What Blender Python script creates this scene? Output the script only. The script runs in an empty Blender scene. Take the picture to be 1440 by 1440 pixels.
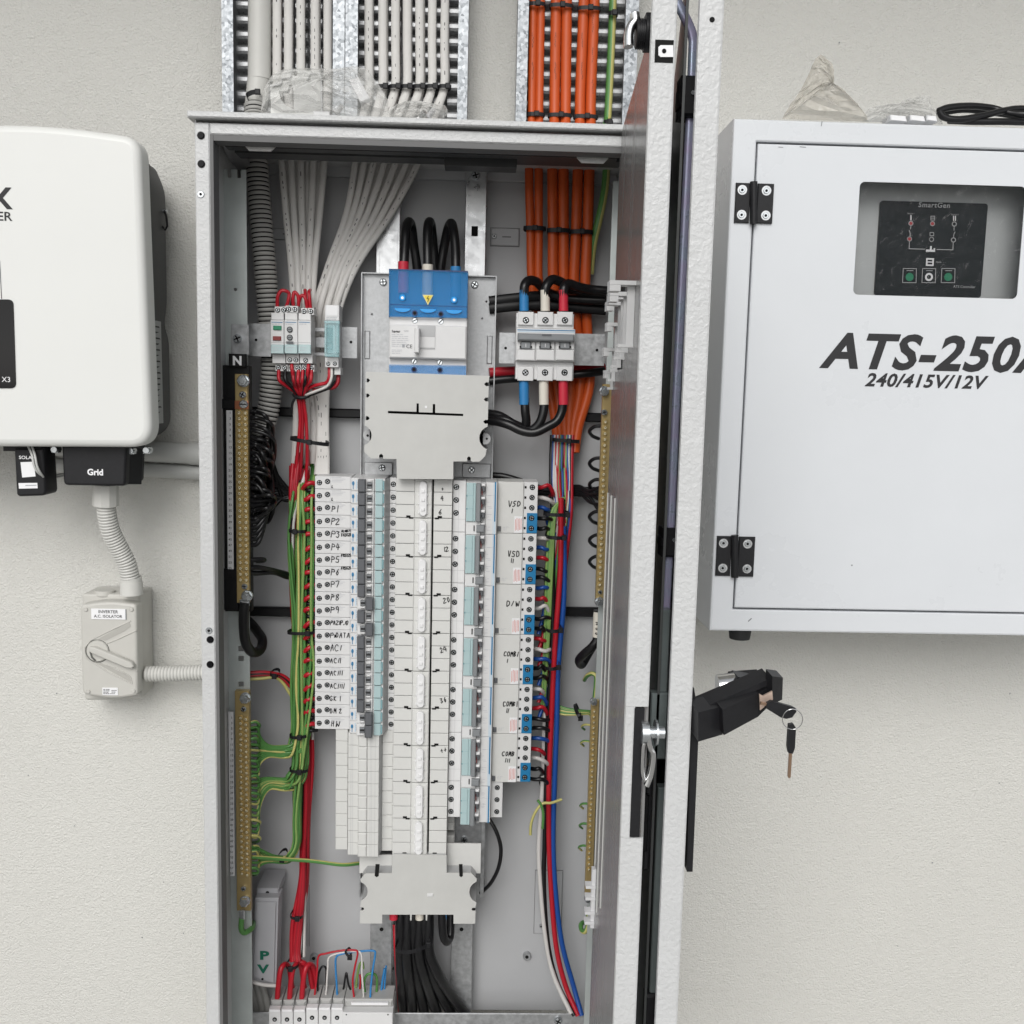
import bpy, bmesh, math, random
from mathutils import Vector, Matrix
from mathutils.geometry import tessellate_polygon
random.seed(7)
R = math.radians
scene = bpy.context.scene
COL = scene.collection
# ---------------------------------------------------------------- camera, sky, sun, exposure
YAW, PITCH, ROLL = R(1.856), R(6.934), R(1.365)
CAM = Vector((0.0, -1.6, 1.5))
_fw = Vector((math.sin(YAW)*math.cos(PITCH), math.cos(YAW)*math.cos(PITCH), -math.sin(PITCH)))
_rt = Vector((math.cos(YAW), -math.sin(YAW), 0))
_up = _rt.cross(_fw)
RT = _rt*math.cos(ROLL) + _up*math.sin(ROLL)
UP = -_rt*math.sin(ROLL) + _up*math.cos(ROLL)
FW = _fw
cam_d = bpy.data.cameras.new('camera'); cam = bpy.data.objects.new('camera', cam_d); COL.objects.link(cam)
cam_d.sensor_width = 36; cam_d.lens = 36; cam_d.clip_start = .02; cam_d.clip_end = 500
mw = Matrix.Identity(4)
for i in range(3):
    mw[i][0], mw[i][1], mw[i][2], mw[i][3] = RT[i], UP[i], -FW[i], CAM[i]
cam.matrix_world = mw
scene.camera = cam
SUN_EL, SUN_AZ = R(34), R(-10)          # azimuth: from the camera's side, a little to the left
w = bpy.data.worlds.new('World'); scene.world = w; w.use_nodes = True
nt = w.node_tree; nt.nodes.clear()
sky = nt.nodes.new('ShaderNodeTexSky'); sky.sky_type = 'NISHITA'; sky.sun_disc = False
sky.sun_elevation = SUN_EL; sky.sun_rotation = math.pi + SUN_AZ*-1
sky.air_density = 1.0; sky.dust_density = 1.0; sky.ozone_density = 1.0
hs = nt.nodes.new('ShaderNodeHueSaturation'); hs.inputs['Saturation'].default_value = .12
bg = nt.nodes.new('ShaderNodeBackground'); bg.inputs['Strength'].default_value = .12
out = nt.nodes.new('ShaderNodeOutputWorld')
nt.links.new(sky.outputs[0], hs.inputs['Color']); nt.links.new(hs.outputs[0], bg.inputs[0]); nt.links.new(bg.outputs[0], out.inputs[0])
sd = bpy.data.lights.new('sun', 'SUN'); sd.energy = 1.4; sd.angle = R(36); sd.color = (1, .98, .95)
so = bpy.data.objects.new('sun', sd); COL.objects.link(so); so.location = (-2, -4, 5)
sdir = Vector((math.sin(SUN_AZ)*math.cos(SUN_EL), -math.cos(SUN_AZ)*math.cos(SUN_EL), math.sin(SUN_EL)))
so.rotation_euler = sdir.to_track_quat('Z', 'Y').to_euler()
vs = scene.view_settings; vs.view_transform = 'Standard'; vs.look = 'None'; vs.exposure = 0.37; vs.gamma = 1.0
scene.cycles.max_bounces = 10; scene.cycles.transparent_max_bounces = 24
scene.cycles.use_denoising = True

# ---------------------------------------------------------------- helpers
def P(px, py, Y):
    d = RT*((px-720)/1440) + UP*((720-py)/1440) + FW
    return CAM + d*((Y-CAM.y)/d.y)
def rect(px0, py0, px1, py1, Y):
    mx, my = (px0+px1)/2, (py0+py1)/2
    return P(px0, my, Y).x, P(px1, my, Y).x, P(mx, py1, Y).z, P(mx, py0, Y).z
def S(Y): return (Y-CAM.y)/1440.0       # metres per photo pixel on the plane at depth Y
MAT = {}
def rgb(c):
    if isinstance(c, (int, float)): c = (c, c, c)
    return (*c, 1)
def mat(name, col, rough=.5, metal=0.0, bump=None, vary=0.0, vscale=30, spec=.5, alpha=1.0, trans=0.0, rvar=0.0, coat=0.0, col2=None, ior=1.45, stretch=None):
    m = bpy.data.materials.new(name); m.use_nodes = True; t = m.node_tree; n = t.nodes; L = t.links
    b = n['Principled BSDF']
    b.inputs['Base Color'].default_value = rgb(col); b.inputs['Roughness'].default_value = rough; b.inputs['Metallic'].default_value = metal
    b.inputs['Specular IOR Level'].default_value = spec; b.inputs['Alpha'].default_value = alpha
    b.inputs['Transmission Weight'].default_value = trans; b.inputs['IOR'].default_value = ior; b.inputs['Coat Weight'].default_value = coat
    tc = n.new('ShaderNodeTexCoord'); src = tc.outputs['Object']
    if stretch:
        mp = n.new('ShaderNodeMapping'); mp.inputs['Scale'].default_value = stretch; L.new(src, mp.inputs[0]); src = mp.outputs[0]
    if vary or rvar:
        nz = n.new('ShaderNodeTexNoise'); nz.inputs['Scale'].default_value = vscale; nz.inputs['Detail'].default_value = 6; nz.inputs['Roughness'].default_value = .6
        L.new(src, nz.inputs['Vector'])
        if vary:
            cr = n.new('ShaderNodeValToRGB'); cr.color_ramp.elements[0].position = .3; cr.color_ramp.elements[1].position = .7
            c0 = rgb(col); c2 = rgb(col2) if col2 is not None else tuple(x*(1-vary) for x in c0[:3])+(1,)
            cr.color_ramp.elements[0].color = c2; cr.color_ramp.elements[1].color = c0
            L.new(nz.outputs[0], cr.inputs[0]); L.new(cr.outputs[0], b.inputs['Base Color'])
        if rvar:
            mr = n.new('ShaderNodeMapRange'); mr.inputs['To Min'].default_value = max(.02, rough-rvar); mr.inputs['To Max'].default_value = min(1, rough+rvar)
            mr.inputs['From Min'].default_value = .3; mr.inputs['From Max'].default_value = .7
            L.new(nz.outputs[0], mr.inputs['Value']); L.new(mr.outputs[0], b.inputs['Roughness'])
    if bump:
        bn = n.new('ShaderNodeTexNoise'); bn.inputs['Scale'].default_value = bump[0]; bn.inputs['Detail'].default_value = 3; bn.inputs['Distortion'].default_value = .4
        bp = n.new('ShaderNodeBump'); bp.inputs['Strength'].default_value = bump[1]; bp.inputs['Distance'].default_value = bump[2]
        L.new(src, bn.inputs['Vector']); L.new(bn.outputs[0], bp.inputs['Height']); L.new(bp.outputs[0], b.inputs['Normal'])
    MAT[name] = m
    return m
mat('paint', (.55, .555, .555), .34, bump=(260, .55, .0018), vary=.05)
mat('paint_inner', (.46, .465, .475), .45, bump=(600, .12, .0006), vary=.06, vscale=8)
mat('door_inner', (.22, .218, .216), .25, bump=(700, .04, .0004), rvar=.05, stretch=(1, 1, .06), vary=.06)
mat('ats_paint', (.655, .675, .70), .30, bump=(420, .10, .0006), vary=.05, vscale=4, rvar=.06)
mat('gasket_and_shade', (.13, .13, .13), .6)
mat('dark_trim', (.055, .057, .058), .5, vary=.15)
mat('bar_steel', (.52, .56, .55), .42, .35, vary=.08, vscale=60, rvar=.1)
mat('zinc', (.62, .63, .64), .33, .85, vary=.15, vscale=90, rvar=.12)
mat('zinc_dull', (.50, .51, .52), .40, .55, vary=.35, vscale=120, rvar=.12)
mat('tray_slot_shade', (.34, .345, .35), .5, .3, vary=.3)
mat('galv_rib', (.56, .57, .58), .32, .35, vary=.45, vscale=110, rvar=.12)
mat('plate_dark', (.085, .09, .09), .4, .3, vary=.2)
mat('bolt_zinc', (.66, .69, .71), .24, .9, vary=.15, vscale=300)
mat('chrome', (.75, .75, .75), .1, 1.0)
mat('black', (.010, .010, .011), .42, spec=.3, vary=.3, vscale=80)
mat('black_matt', (.014, .014, .015), .7, vary=.3)
mat('black_gloss', (.005, .005, .006), .06, spec=.25)
mat('black_wire', (.008, .008, .009), .33)
mat('black_plastic', (.016, .016, .018), .42, spec=.3, vary=.2, vscale=200, bump=(900, .1, .0003))
mat('hole', (.004, .004, .004), .9)
mat('dark_body', (.05, .052, .053), .5, bump=(900, .15, .0003), vary=.15)
mat('white_shell', (.70, .705, .685), .36, vary=.025, vscale=6, bump=(500, .02, .0003))
mat('ivory', (.64, .64, .62), .42, vary=.03, vscale=120)
mat('device', (.68, .68, .68), .40, vary=.03, vscale=90)
mat('device_side', (.45, .455, .46), .42, vary=.04)
mat('cover', (.55, .55, .53), .38, vary=.07, vscale=30, bump=(900, .04, .0002))
mat('cap', (.78, .78, .785), .22, trans=.0, coat=.2)
mat('label_white', (.78, .78, .79), .5)
mat('toggle', (.115, .12, .13), .42, vary=.15)
mat('toggle_mid', (.22, .23, .24), .42)
mat('print', (.02, .02, .022), .6)
mat('print_grey', (.33, .34, .36), .6)
mat('print_light', (.46, .47, .50), .6)
mat('print_red', (.62, .16, .12), .6)
mat('ink', (.012, .012, .014), .5)
mat('blue_mark', (.03, .18, .36), .4)
mat('blue_line', (.01, .17, .36), .4)
mat('blue_pale', (.50, .62, .72), .4)
mat('blue_terminal', (.015, .18, .38), .35)
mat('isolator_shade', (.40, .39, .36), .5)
mat('ats_inner', (.50, .52, .52), .4)
mat('flap', (.40, .53, .54), .15, coat=.3)
mat('flap_edge', (.22, .38, .41), .2)
mat('cyan_clear', (.32, .60, .64), .06, alpha=.38, coat=.5)
mat('shroud', (.015, .27, .66), .08, alpha=.36, spec=.4)
mat('shroud_solid', (.02, .16, .42), .2)
mat('shroud_edge', (.01, .035, .13), .2)
mat('glow_blue', (.01, .30, .75), .1)
mat('yellow', (.80, .62, .06), .5)
mat('yellow_pale', (.75, .66, .30), .5)
mat('brass', (.66, .49, .19), .28, .55, vary=.12, vscale=200)
mat('brass_bar', (.44, .33, .15), .35, .45, vary=.12, vscale=40)
mat('brass_dark', (.16, .11, .045), .4, .7)
mat('brass_pale', (.95, .84, .56), .2, .35)
mat('tab_zinc', (.62, .62, .61), .35, .2, vary=.2, vscale=150)
mat('toggle_red', (.20, .035, .035), .4)
mat('copper', (.55, .22, .12), .3, .9)
mat('orange', (.58, .088, .014), .42, vary=.08, vscale=60)
mat('orange_print', (.16, .03, .01), .5)
mat('red_wire', (.43, .012, .024), .33)
mat('red_dark', (.33, .010, .02), .35)
mat('red_sleeve', (.55, .025, .05), .45)
mat('white_wire', (.62, .60, .58), .38, vary=.04)
mat('white_sleeve', (.70, .66, .58), .45)
mat('cable_white', (.66, .645, .62), .42, vary=.06, vscale=40)
mat('pink_line', (.40, .10, .11), .5)
mat('blue_wire', (.012, .07, .30), .33)
mat('blue_sleeve', (.03, .20, .46), .45)
mat('green_wire', (.085, .235, .06), .36)
mat('yellow_wire', (.52, .48, .17), .36)
mat('lime_wire', (.21, .34, .10), .36)
mat('conduit_light', (.60, .595, .565), .40, vary=.05)
mat('conduit_grey', (.40, .395, .375), .45, vary=.08)
mat('pvc', (.50, .505, .49), .38, vary=.04)
mat('isolator', (.52, .51, .475), .45, vary=.04, vscale=50, bump=(900, .06, .0003))
mat('isolator_line', (.12, .12, .11), .6)
mat('green_button', (.015, .22, .11), .4)
mat('red_button', (.22, .03, .03), .4)
mat('green_print', (.005, .12, .075), .5)
mat('grey_print', (.34, .35, .35), .5)
mat('screen_red', (.45, .05, .06), .3)
mat('screen', (.010, .014, .016), .3, spec=.25)
mat('pv_box', (.40, .40, .42), .4, vary=.04)
mat('terminal_grey', (.40, .40, .39), .45, vary=.05)
mat('irid', (.46, .40, .60), .3, .25, vary=.3, vscale=60, col2=(.40, .50, .62), rvar=.1)
mat('plate_green', (.24, .28, .28), .3, .5, vary=.2)
mat('key_metal', (.45, .30, .21), .3, .9)
mat('lock_face', (.75, .58, .48), .3, .6)
mat('concrete', (.34, .335, .32), .85, vary=.2, vscale=3, bump=(60, .3, .004))
def clear_mat(name, col, fac, rough=.12):
    m = bpy.data.materials.new(name); m.use_nodes = True; t = m.node_tree; n = t.nodes; n.clear(); L = t.links
    o = n.new('ShaderNodeOutputMaterial'); mx = n.new('ShaderNodeMixShader'); tr = n.new('ShaderNodeBsdfTransparent'); pr = n.new('ShaderNodeBsdfPrincipled')
    pr.inputs['Base Color'].default_value = rgb(col); pr.inputs['Roughness'].default_value = rough
    lw = n.new('ShaderNodeLayerWeight'); lw.inputs[0].default_value = .35
    mr = n.new('ShaderNodeMapRange'); mr.inputs['To Min'].default_value = fac; mr.inputs['To Max'].default_value = min(1, fac+.45)
    L.new(lw.outputs['Facing'], mr.inputs[0]); L.new(mr.outputs[0], mx.inputs[0]); L.new(tr.outputs[0], mx.inputs[1]); L.new(pr.outputs[0], mx.inputs[2]); L.new(mx.outputs[0], o.inputs[0])
    tc = n.new('ShaderNodeTexCoord'); bn = n.new('ShaderNodeTexNoise'); bn.inputs['Scale'].default_value = 45; bn.inputs['Distortion'].default_value = 1.2; bp = n.new('ShaderNodeBump'); bp.inputs['Strength'].default_value = 1.0; bp.inputs['Distance'].default_value = .006
    L.new(tc.outputs['Object'], bn.inputs['Vector']); L.new(bn.outputs[0], bp.inputs['Height']); L.new(bp.outputs[0], pr.inputs['Normal'])
    MAT[name] = m
clear_mat('clear_bag', (.72, .72, .70), .22, .05)
clear_mat('cloudy_bag', (.64, .61, .54), .36, .22)
clear_mat('glass', (.02, .022, .024), .09, .03)
def wall_mat():
    m = mat('stucco', (.625, .617, .582), .48, vary=.05, vscale=1.6)
    t = m.node_tree; n = t.nodes; L = t.links; b = n['Principled BSDF']; tc = n.new('ShaderNodeTexCoord')
    a = n.new('ShaderNodeTexNoise'); a.inputs['Scale'].default_value = 330; a.inputs['Detail'].default_value = 3.5; a.inputs['Distortion'].default_value = .35
    v = n.new('ShaderNodeTexNoise'); v.inputs['Scale'].default_value = 110; v.inputs['Detail'].default_value = 2
    ad = n.new('ShaderNodeMath'); ad.operation = 'MULTIPLY_ADD'; ad.inputs[1].default_value = .5
    bp = n.new('ShaderNodeBump'); bp.inputs['Strength'].default_value = .75; bp.inputs['Distance'].default_value = .0036
    for q in (a, v): L.new(tc.outputs['Object'], q.inputs['Vector'])
    L.new(v.outputs[0], ad.inputs[0]); L.new(a.outputs[0], ad.inputs[2]); L.new(ad.outputs[0], bp.inputs['Height']); L.new(bp.outputs[0], b.inputs['Normal'])
wall_mat()
def galv():
    m = mat('galv', (.62, .64, .66), .3, .6)
    t = m.node_tree; n = t.nodes; L = t.links; b = n['Principled BSDF']; tc = n.new('ShaderNodeTexCoord')
    v = n.new('ShaderNodeTexVoronoi'); v.inputs['Scale'].default_value = 230
    nz = n.new('ShaderNodeTexNoise'); nz.inputs['Scale'].default_value = 60; nz.inputs['Distortion'].default_value = 2; nz.inputs['Detail'].default_value = 4
    mx = n.new('ShaderNodeMix'); mx.data_type = 'RGBA'; mx.inputs[0].default_value = .55
    cr = n.new('ShaderNodeValToRGB'); e = cr.color_ramp.elements; e[0].position = .3; e[0].color = (.12, .13, .14, 1); e[1].position = .75; e[1].color = (.42, .44, .46, 1)
    L.new(tc.outputs['Object'], v.inputs['Vector']); L.new(tc.outputs['Object'], nz.inputs['Vector'])
    L.new(v.outputs['Color'], mx.inputs[6]); L.new(nz.outputs['Color'], mx.inputs[7]); L.new(mx.outputs[2], cr.inputs[0]); L.new(cr.outputs[0], b.inputs['Base Color'])
    mr = n.new('ShaderNodeMapRange'); mr.inputs['To Min'].default_value = .2; mr.inputs['To Max'].default_value = .5; L.new(nz.outputs[0], mr.inputs[0]); L.new(mr.outputs[0], b.inputs['Roughness'])
galv()

def spline(pts, n=6):
    pts = [Vector(p) for p in pts]
    if len(pts) < 3 or n < 2: return pts
    q = [pts[0]*2-pts[1]] + pts + [pts[-1]*2-pts[-2]]
    o = []
    for i in range(1, len(q)-2):
        a, b, c, d = q[i-1:i+3]
        for k in range(n):
            t = k/n
            o.append(.5*((2*b)+(c-a)*t+(2*a-5*b+4*c-d)*t*t+(3*b-a-3*c+d)*t**3))
    o.append(pts[-1]); return o
def path(pp, n=6): return spline([P(*p) for p in pp], n)

class M:
    def __init__(s, *mats): s.v = []; s.f = []; s.m = []; s.s = []; s.mats = list(mats)
    def add(s, vs, fs, mi=0, sm=False):
        o = len(s.v); s.v += [Vector(v) for v in vs]
        for k, f in enumerate(fs):
            s.f.append([o+i for i in f]); s.m.append(mi[k] if isinstance(mi, list) else mi); s.s.append(sm)
        return s
    def box(s, x0, x1, y0, y1, z0, z1, mi=0, c=0.0, taper=0.0):
        if c or taper:
            c1 = c or 1e-4; i = c1+taper
            r = lambda y, k: [(x0+k, y, z0+k), (x1-k, y, z0+k), (x1-k, y, z1-k), (x0+k, y, z1-k)]
            vs = r(y1, 0)+r(y0+c1, taper)+r(y0, i)
            fs = [(3, 2, 1, 0)]
            for o in (0, 4):
                for k in range(4): fs.append((o+k, o+(k+1) % 4, o+4+(k+1) % 4, o+4+k))
            fs.append((8, 9, 10, 11))
        else:
            vs = [(x0, y1, z0), (x1, y1, z0), (x1, y1, z1), (x0, y1, z1), (x0, y0, z0), (x1, y0, z0), (x1, y0, z1), (x0, y0, z1)]
            fs = [(3, 2, 1, 0), (4, 5, 6, 7), (0, 1, 5, 4), (1, 2, 6, 5), (2, 3, 7, 6), (3, 0, 4, 7)]
        return s.add(vs, fs, mi)
    def pbox(s, px0, py0, px1, py1, yf, yb, mi=0, c=0.0, taper=0.0):
        x0, x1, z0, z1 = rect(px0, py0, px1, py1, yf)
        return s.box(x0, x1, yf, yb, z0, z1, mi, c, taper)
    def prism(s, loops, y0, y1, mi=0, side=None):
        L = [[Vector((p[0], 0, p[1])) for p in l] for l in loops]
        flat = [p for l in L for p in l]
        tri = tessellate_polygon(L)
        s.add([(p.x, y0, p.z) for p in flat], [tuple(t) for t in tri], mi)
        s.add([(p.x, y1, p.z) for p in flat], [tuple(t) for t in tri], mi)
        for l in L:
            n = len(l)
            s.add([(p.x, y0, p.z) for p in l]+[(p.x, y1, p.z) for p in l], [(i, (i+1) % n, n+(i+1) % n, n+i) for i in range(n)], mi if side is None else side)
        return s
    def pprism(s, loops, y0, y1, mi=0, side=None):
        return s.prism([[(lambda q: (q.x, q.z))(P(a, b, y0)) for a, b in l] for l in loops], y0, y1, mi, side)
    def cyl(s, x, z, r, y0, y1, n=12, mi=0, c=0.0, r2=None, capmi=None):
        rings = [(y1, r if r2 is None else r2)]+([(y0+c, r), (y0, r-c)] if c else [(y0, r)])
        vs = []
        for y, rr in rings: vs += [(x+rr*math.cos(2*math.pi*k/n), y, z+rr*math.sin(2*math.pi*k/n)) for k in range(n)]
        fs = []
        for q in range(len(rings)-1):
            for k in range(n): fs.append((q*n+k, q*n+(k+1) % n, (q+1)*n+(k+1) % n, (q+1)*n+k))
        s.add(vs, fs, mi, True)
        o = (len(rings)-1)*n
        s.add(vs[o:], [tuple(range(n))], mi if capmi is None else capmi); s.add(vs[:n], [tuple(range(n))], mi)
        return s
    def pcyl(s, px, py, rpx, yf, yb, n=12, mi=0, c=0.0, **k):
        p = P(px, py, yf); return s.cyl(p.x, p.z, rpx*S(yf), yf, yb, n, mi, c, **k)
    def tube(s, pts, r, n=8, mi=0, stripe=None, flat=None, cap=True, rot=0.0):
        pts = [Vector(p) for p in pts]; k = len(pts); vs = []
        up = None
        for i, p in enumerate(pts):
            t = (pts[min(i+1, k-1)]-pts[max(i-1, 0)]).normalized()
            if up is None or flat:
                ref = Vector((0, 1, 0)) if abs(t.y) < .95 else Vector((1, 0, 0))
                up = (ref-t*ref.dot(t)).normalized()
            else:
                up = (up-t*up.dot(t)).normalized()
            sd_ = t.cross(up)
            rr = r[i] if isinstance(r, list) else r
            for j in range(n):
                a = 2*math.pi*(j+.5)/n+rot
                if flat:
                    fl = flat[i] if isinstance(flat, list) else flat
                    ca, sa = math.cos(a), math.sin(a)
                    vs.append(p+sd_*(fl[0]*math.copysign(abs(ca)**.85, ca))+up*(fl[1]*math.copysign(abs(sa)**.85, sa)))
                else: vs.append(p+(sd_*math.cos(a)+up*math.sin(a))*rr)
        fs = []; ms = []
        for i in range(k-1):
            for j in range(n):
                fs.append((i*n+j, i*n+(j+1) % n, (i+1)*n+(j+1) % n, (i+1)*n+j)); ms.append(mi if stripe is None else stripe[j % len(stripe)])
        s.add(vs, fs, ms, True)
        if cap:
            s.add(vs[:n], [tuple(range(n))], mi); s.add(vs[-n:], [tuple(range(n))], mi)
        return s
    def ribbon(s, pts, wd, mi=0, off=0.0):        # flat line of print in the X-Z plane; pts are (x, y, z)
        pts = [Vector(p) for p in pts]
        for i in range(len(pts)-1):
            a, b = pts[i], pts[i+1]; t = (b-a)
            if t.length < 1e-7: continue
            t.normalize(); a = a-t*wd*.35; b = b+t*wd*.35; nn = Vector((-t.z, 0, t.x))*wd/2
            s.add([a-nn, b-nn, b+nn, a+nn], [(0, 1, 2, 3)], mi)
        return s
    def mesh(s, name, org=Vector((0, 0, 0)), fix=True):
        me = bpy.data.meshes.new(name)
        me.from_pydata([v-org for v in s.v], [], s.f)
        for x in s.mats: me.materials.append(MAT[x])
        me.polygons.foreach_set('material_index', s.m); me.polygons.foreach_set('use_smooth', s.s)
        if fix:
            bm = bmesh.new(); bm.from_mesh(me); bmesh.ops.recalc_face_normals(bm, faces=bm.faces); bm.to_mesh(me); bm.free()
        me.update(); return me
    def bounds(s):
        a = [min(v[i] for v in s.v) for i in range(3)]; b = [max(v[i] for v in s.v) for i in range(3)]
        return Vector(a), Vector(b)
ORG = {}; KIDS = {}
def thing(name, label, cat, loc, group=None):
    o = bpy.data.objects.new(name, None); COL.objects.link(o); o.empty_display_size = .02
    o.location = loc; o['label'] = label; o['category'] = cat
    if group: o['group'] = group
    ORG[o.name] = Vector(loc); KIDS[o.name] = []
    return o
def part(name, m, parent, label=None, kind=None):
    org = ORG[parent.name]; me = m if isinstance(m, bpy.types.Mesh) else m.mesh(name, org)
    o = bpy.data.objects.new(name, me); COL.objects.link(o); o.parent = parent
    ORG[o.name] = org; KIDS[o.name] = []; KIDS[parent.name].append(o)
    if label: o['label'] = label
    if kind: o['kind'] = kind
    return o
def solo(name, m, label, cat=None, group=None, kind=None):
    a, b = m.bounds(); org = Vector(((a.x+b.x)/2, (a.y+b.y)/2, a.z))
    o = bpy.data.objects.new(name, m.mesh(name, org)); COL.objects.link(o); o.location = org
    ORG[o.name] = org; KIDS[o.name] = []
    if label: o['label'] = label
    if cat: o['category'] = cat
    if group: o['group'] = group
    if kind: o['kind'] = kind
    return o
def dup(o, delta=Vector((0, 0, 0)), parent=None, label=None, skip=()):
    c = o.copy(); COL.objects.link(c)
    if parent: c.parent = parent
    else: c.location = o.location+delta
    ORG[c.name] = ORG[o.name]+delta if not parent else ORG[parent.name]
    KIDS[c.name] = []
    if label: c['label'] = label
    if parent: KIDS[parent.name].append(c)
    for ch in KIDS[o.name]:
        if ch.name.split('.')[0] in skip: continue
        dup(ch, delta, c)
    return c
def shift(o, parent, delta, mesh=None):           # another copy of a piece, moved inside the same thing
    c = o.copy(); COL.objects.link(c); c.parent = parent; c.location = delta
    ORG[c.name] = ORG[parent.name]; KIDS[c.name] = []; KIDS[parent.name].append(c)
    return c
def text_to(m, s, px, py, hpx, Y, mi=0, align='LEFT', shear=0.0, bold=0.0, wide=1.0, spacing=1.0, rot=0.0):
    cu = bpy.data.curves.new('t', 'FONT'); cu.body = s; cu.size = 1; cu.align_x = align; cu.shear = shear; cu.offset = bold; cu.space_character = spacing; cu.resolution_u = 3
    o = bpy.data.objects.new('t', cu); COL.objects.link(o)
    dg = bpy.context.evaluated_depsgraph_get(); me = bpy.data.meshes.new_from_object(o.evaluated_get(dg))
    k = hpx*S(Y)/.69; p = P(px, py, Y); ca, sa = math.cos(rot), math.sin(rot)
    m.add([(p.x+(v.co.x*wide*ca-v.co.y*sa)*k, Y, p.z+(v.co.x*wide*sa+v.co.y*ca)*k) for v in me.vertices], [tuple(f.vertices) for f in me.polygons], mi)
    bpy.data.objects.remove(o); bpy.data.curves.remove(cu); bpy.data.meshes.remove(me)
    return m
UNITS = 'first second third fourth fifth sixth seventh eighth ninth tenth eleventh twelfth thirteenth fourteenth fifteenth sixteenth seventeenth eighteenth nineteenth twentieth'.split()
def ordw(i): return UNITS[i] if i < 20 else 'twenty-'+UNITS[i-20] if i < 29 else 'thirtieth'
HW = {'P': [[(0,0),(.05,1)],[(.05,1),(.55,.95),(.6,.6),(.05,.5)]], '1': [[(.25,1),(.2,0)]], '2': [[(0,.8),(.3,1),(.55,.75),(0,.02),(.7,.06)]],
 '3': [[(0,.95),(.5,1),(.22,.6),(.55,.35),(.3,0),(0,.1)]], '4': [[(.3,1),(0,.4),(.7,.45)],[(.5,.9),(.45,0)]], '5': [[(.6,1),(.1,1),(.05,.6),(.5,.55),(.5,.1),(0,0)]],
 '6': [[(.5,1),(.05,.4),(.2,0),(.55,.2),(.4,.5),(.05,.3)]], '7': [[(0,1),(.6,1),(.2,0)]], '8': [[(.5,.9),(.2,1),(.1,.7),(.55,.35),(.35,0),(.05,.2),(.5,.75),(.5,.9)]],
 '9': [[(.55,.6),(.2,.55),(.15,.9),(.5,1),(.55,.6),(.45,0)]], '0': [[(.3,1),(.05,.6),(.2,0),(.55,.3),(.5,.85),(.3,1)]], 'L': [[(.1,1),(0,.05),(.5,0)]],
 'A': [[(0,0),(.3,1),(.6,0)],[(.12,.4),(.5,.4)]], 'C': [[(.55,.9),(.2,1),(0,.5),(.2,0),(.6,.1)]], 'V': [[(0,1),(.3,0),(.6,1)]], 'S': [[(.55,.95),(.15,.9),(.15,.6),(.5,.4),(.4,.02),(0,.08)]],
 'D': [[(.05,0),(.05,1),(.5,.75),(.5,.25),(.05,0)]], '/': [[(.45,1),(.05,0)]], 'W': [[(0,.9),(.15,0),(.35,.6),(.55,0),(.75,.9)]], 'O': [[(.3,1),(.05,.6),(.2,0),(.55,.3),(.5,.85),(.3,1)]],
 'M': [[(0,0),(.12,1),(.35,.4),(.58,1),(.7,0)]], 'B': [[(.05,0),(.05,1),(.45,.85),(.1,.52),(.5,.3),(.05,0)]], 'N': [[(0,0),(.05,1),(.5,0),(.55,1)]], 'Z': [[(0,1),(.55,.95),(0,.05),(.6,0)]],
 'H': [[(0,1),(0,0)],[(.5,1),(.5,0)],[(0,.5),(.5,.5)]], 'G': [[(.55,.85),(.2,1),(0,.5),(.2,0),(.55,.2),(.5,.5),(.3,.45)]], 'K': [[(.05,1),(.05,0)],[(.5,1),(.1,.5),(.55,0)]],
 'R': [[(0,0),(.05,1)],[(.05,1),(.55,.9),(.1,.5),(.6,0)]], 'E': [[(.5,1),(.05,.95),(.05,0),(.5,0)],[(.05,.5),(.4,.5)]], 'F': [[(.55,1),(.05,.95),(.0,0)],[(.05,.5),(.4,.5)]],
 'T': [[(0,1),(.6,.95)],[(.3,1),(.28,0)]], 'I': [[(.2,1),(.2,0)]], 'Y': [[(0,1),(.3,.5)],[(.6,1),(.2,0)]], '.': [[(.1,.05),(.15,0)]], '+': [[(.3,.9),(.3,.1)],[(0,.5),(.6,.5)]], ' ': []}
def hand(m, s, px, py, hpx, Y, mi=0, wd=1.5, rot=0.0, sp=.86):
    k = S(Y); x = 0.0; ca, sa = math.cos(rot), math.sin(rot); p0 = P(px, py, Y)
    for ch in s:
        j = lambda: random.uniform(-.09, .09)
        for st in HW.get(ch, []):
            pts = []
            for a, b in st:
                u, v = (x+(a+j())*hpx*.8+.1*b*hpx), (b+j())*hpx
                pts.append((p0.x+(u*ca-v*sa)*k, Y, p0.z+(u*sa+v*ca)*k))
            m.ribbon(spline(pts, 3) if len(pts) > 2 else pts, wd*k, mi)
        x += hpx*(sp if ch not in '1I. ' else sp*.5)
    return m
def micro(m, px0, py0, px1, py1, rows, Y, mi=0, th=.8, fill=.8, seg=3):
    for i in range(rows):
        y = py0+(i+.5)*(py1-py0)/rows; x = px0; lim = px0+(px1-px0)*random.uniform(fill-.25, min(1, fill+.2))
        while x < lim:
            wd = random.uniform(1.2, 5)*(px1-px0)/30+1; e = min(x+wd, lim); m.ribbon([P(x, y, Y), P(e, y, Y)], th*S(Y)*.9, mi); x = e+random.uniform(.8, 2)
    return m
def screw_head(m, px, py, r, yf, h, mi=0, dark=1, cross=True, ang=None):
    m.pcyl(px, py, r, yf, yf+h, 14, mi, c=r*S(yf)*.25)
    p = P(px, py, yf); a = random.uniform(0, 3) if ang is None else ang; k = r*S(yf)*.62
    for d in ((0, 1.5708) if cross else (0,)):
        t = Vector((math.cos(a+d), 0, math.sin(a+d)))*k; q = Vector((p.x, yf-.00025, p.z))
        m.ribbon([q-t, q+t], r*S(yf)*.3, dark)
    return m
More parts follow.
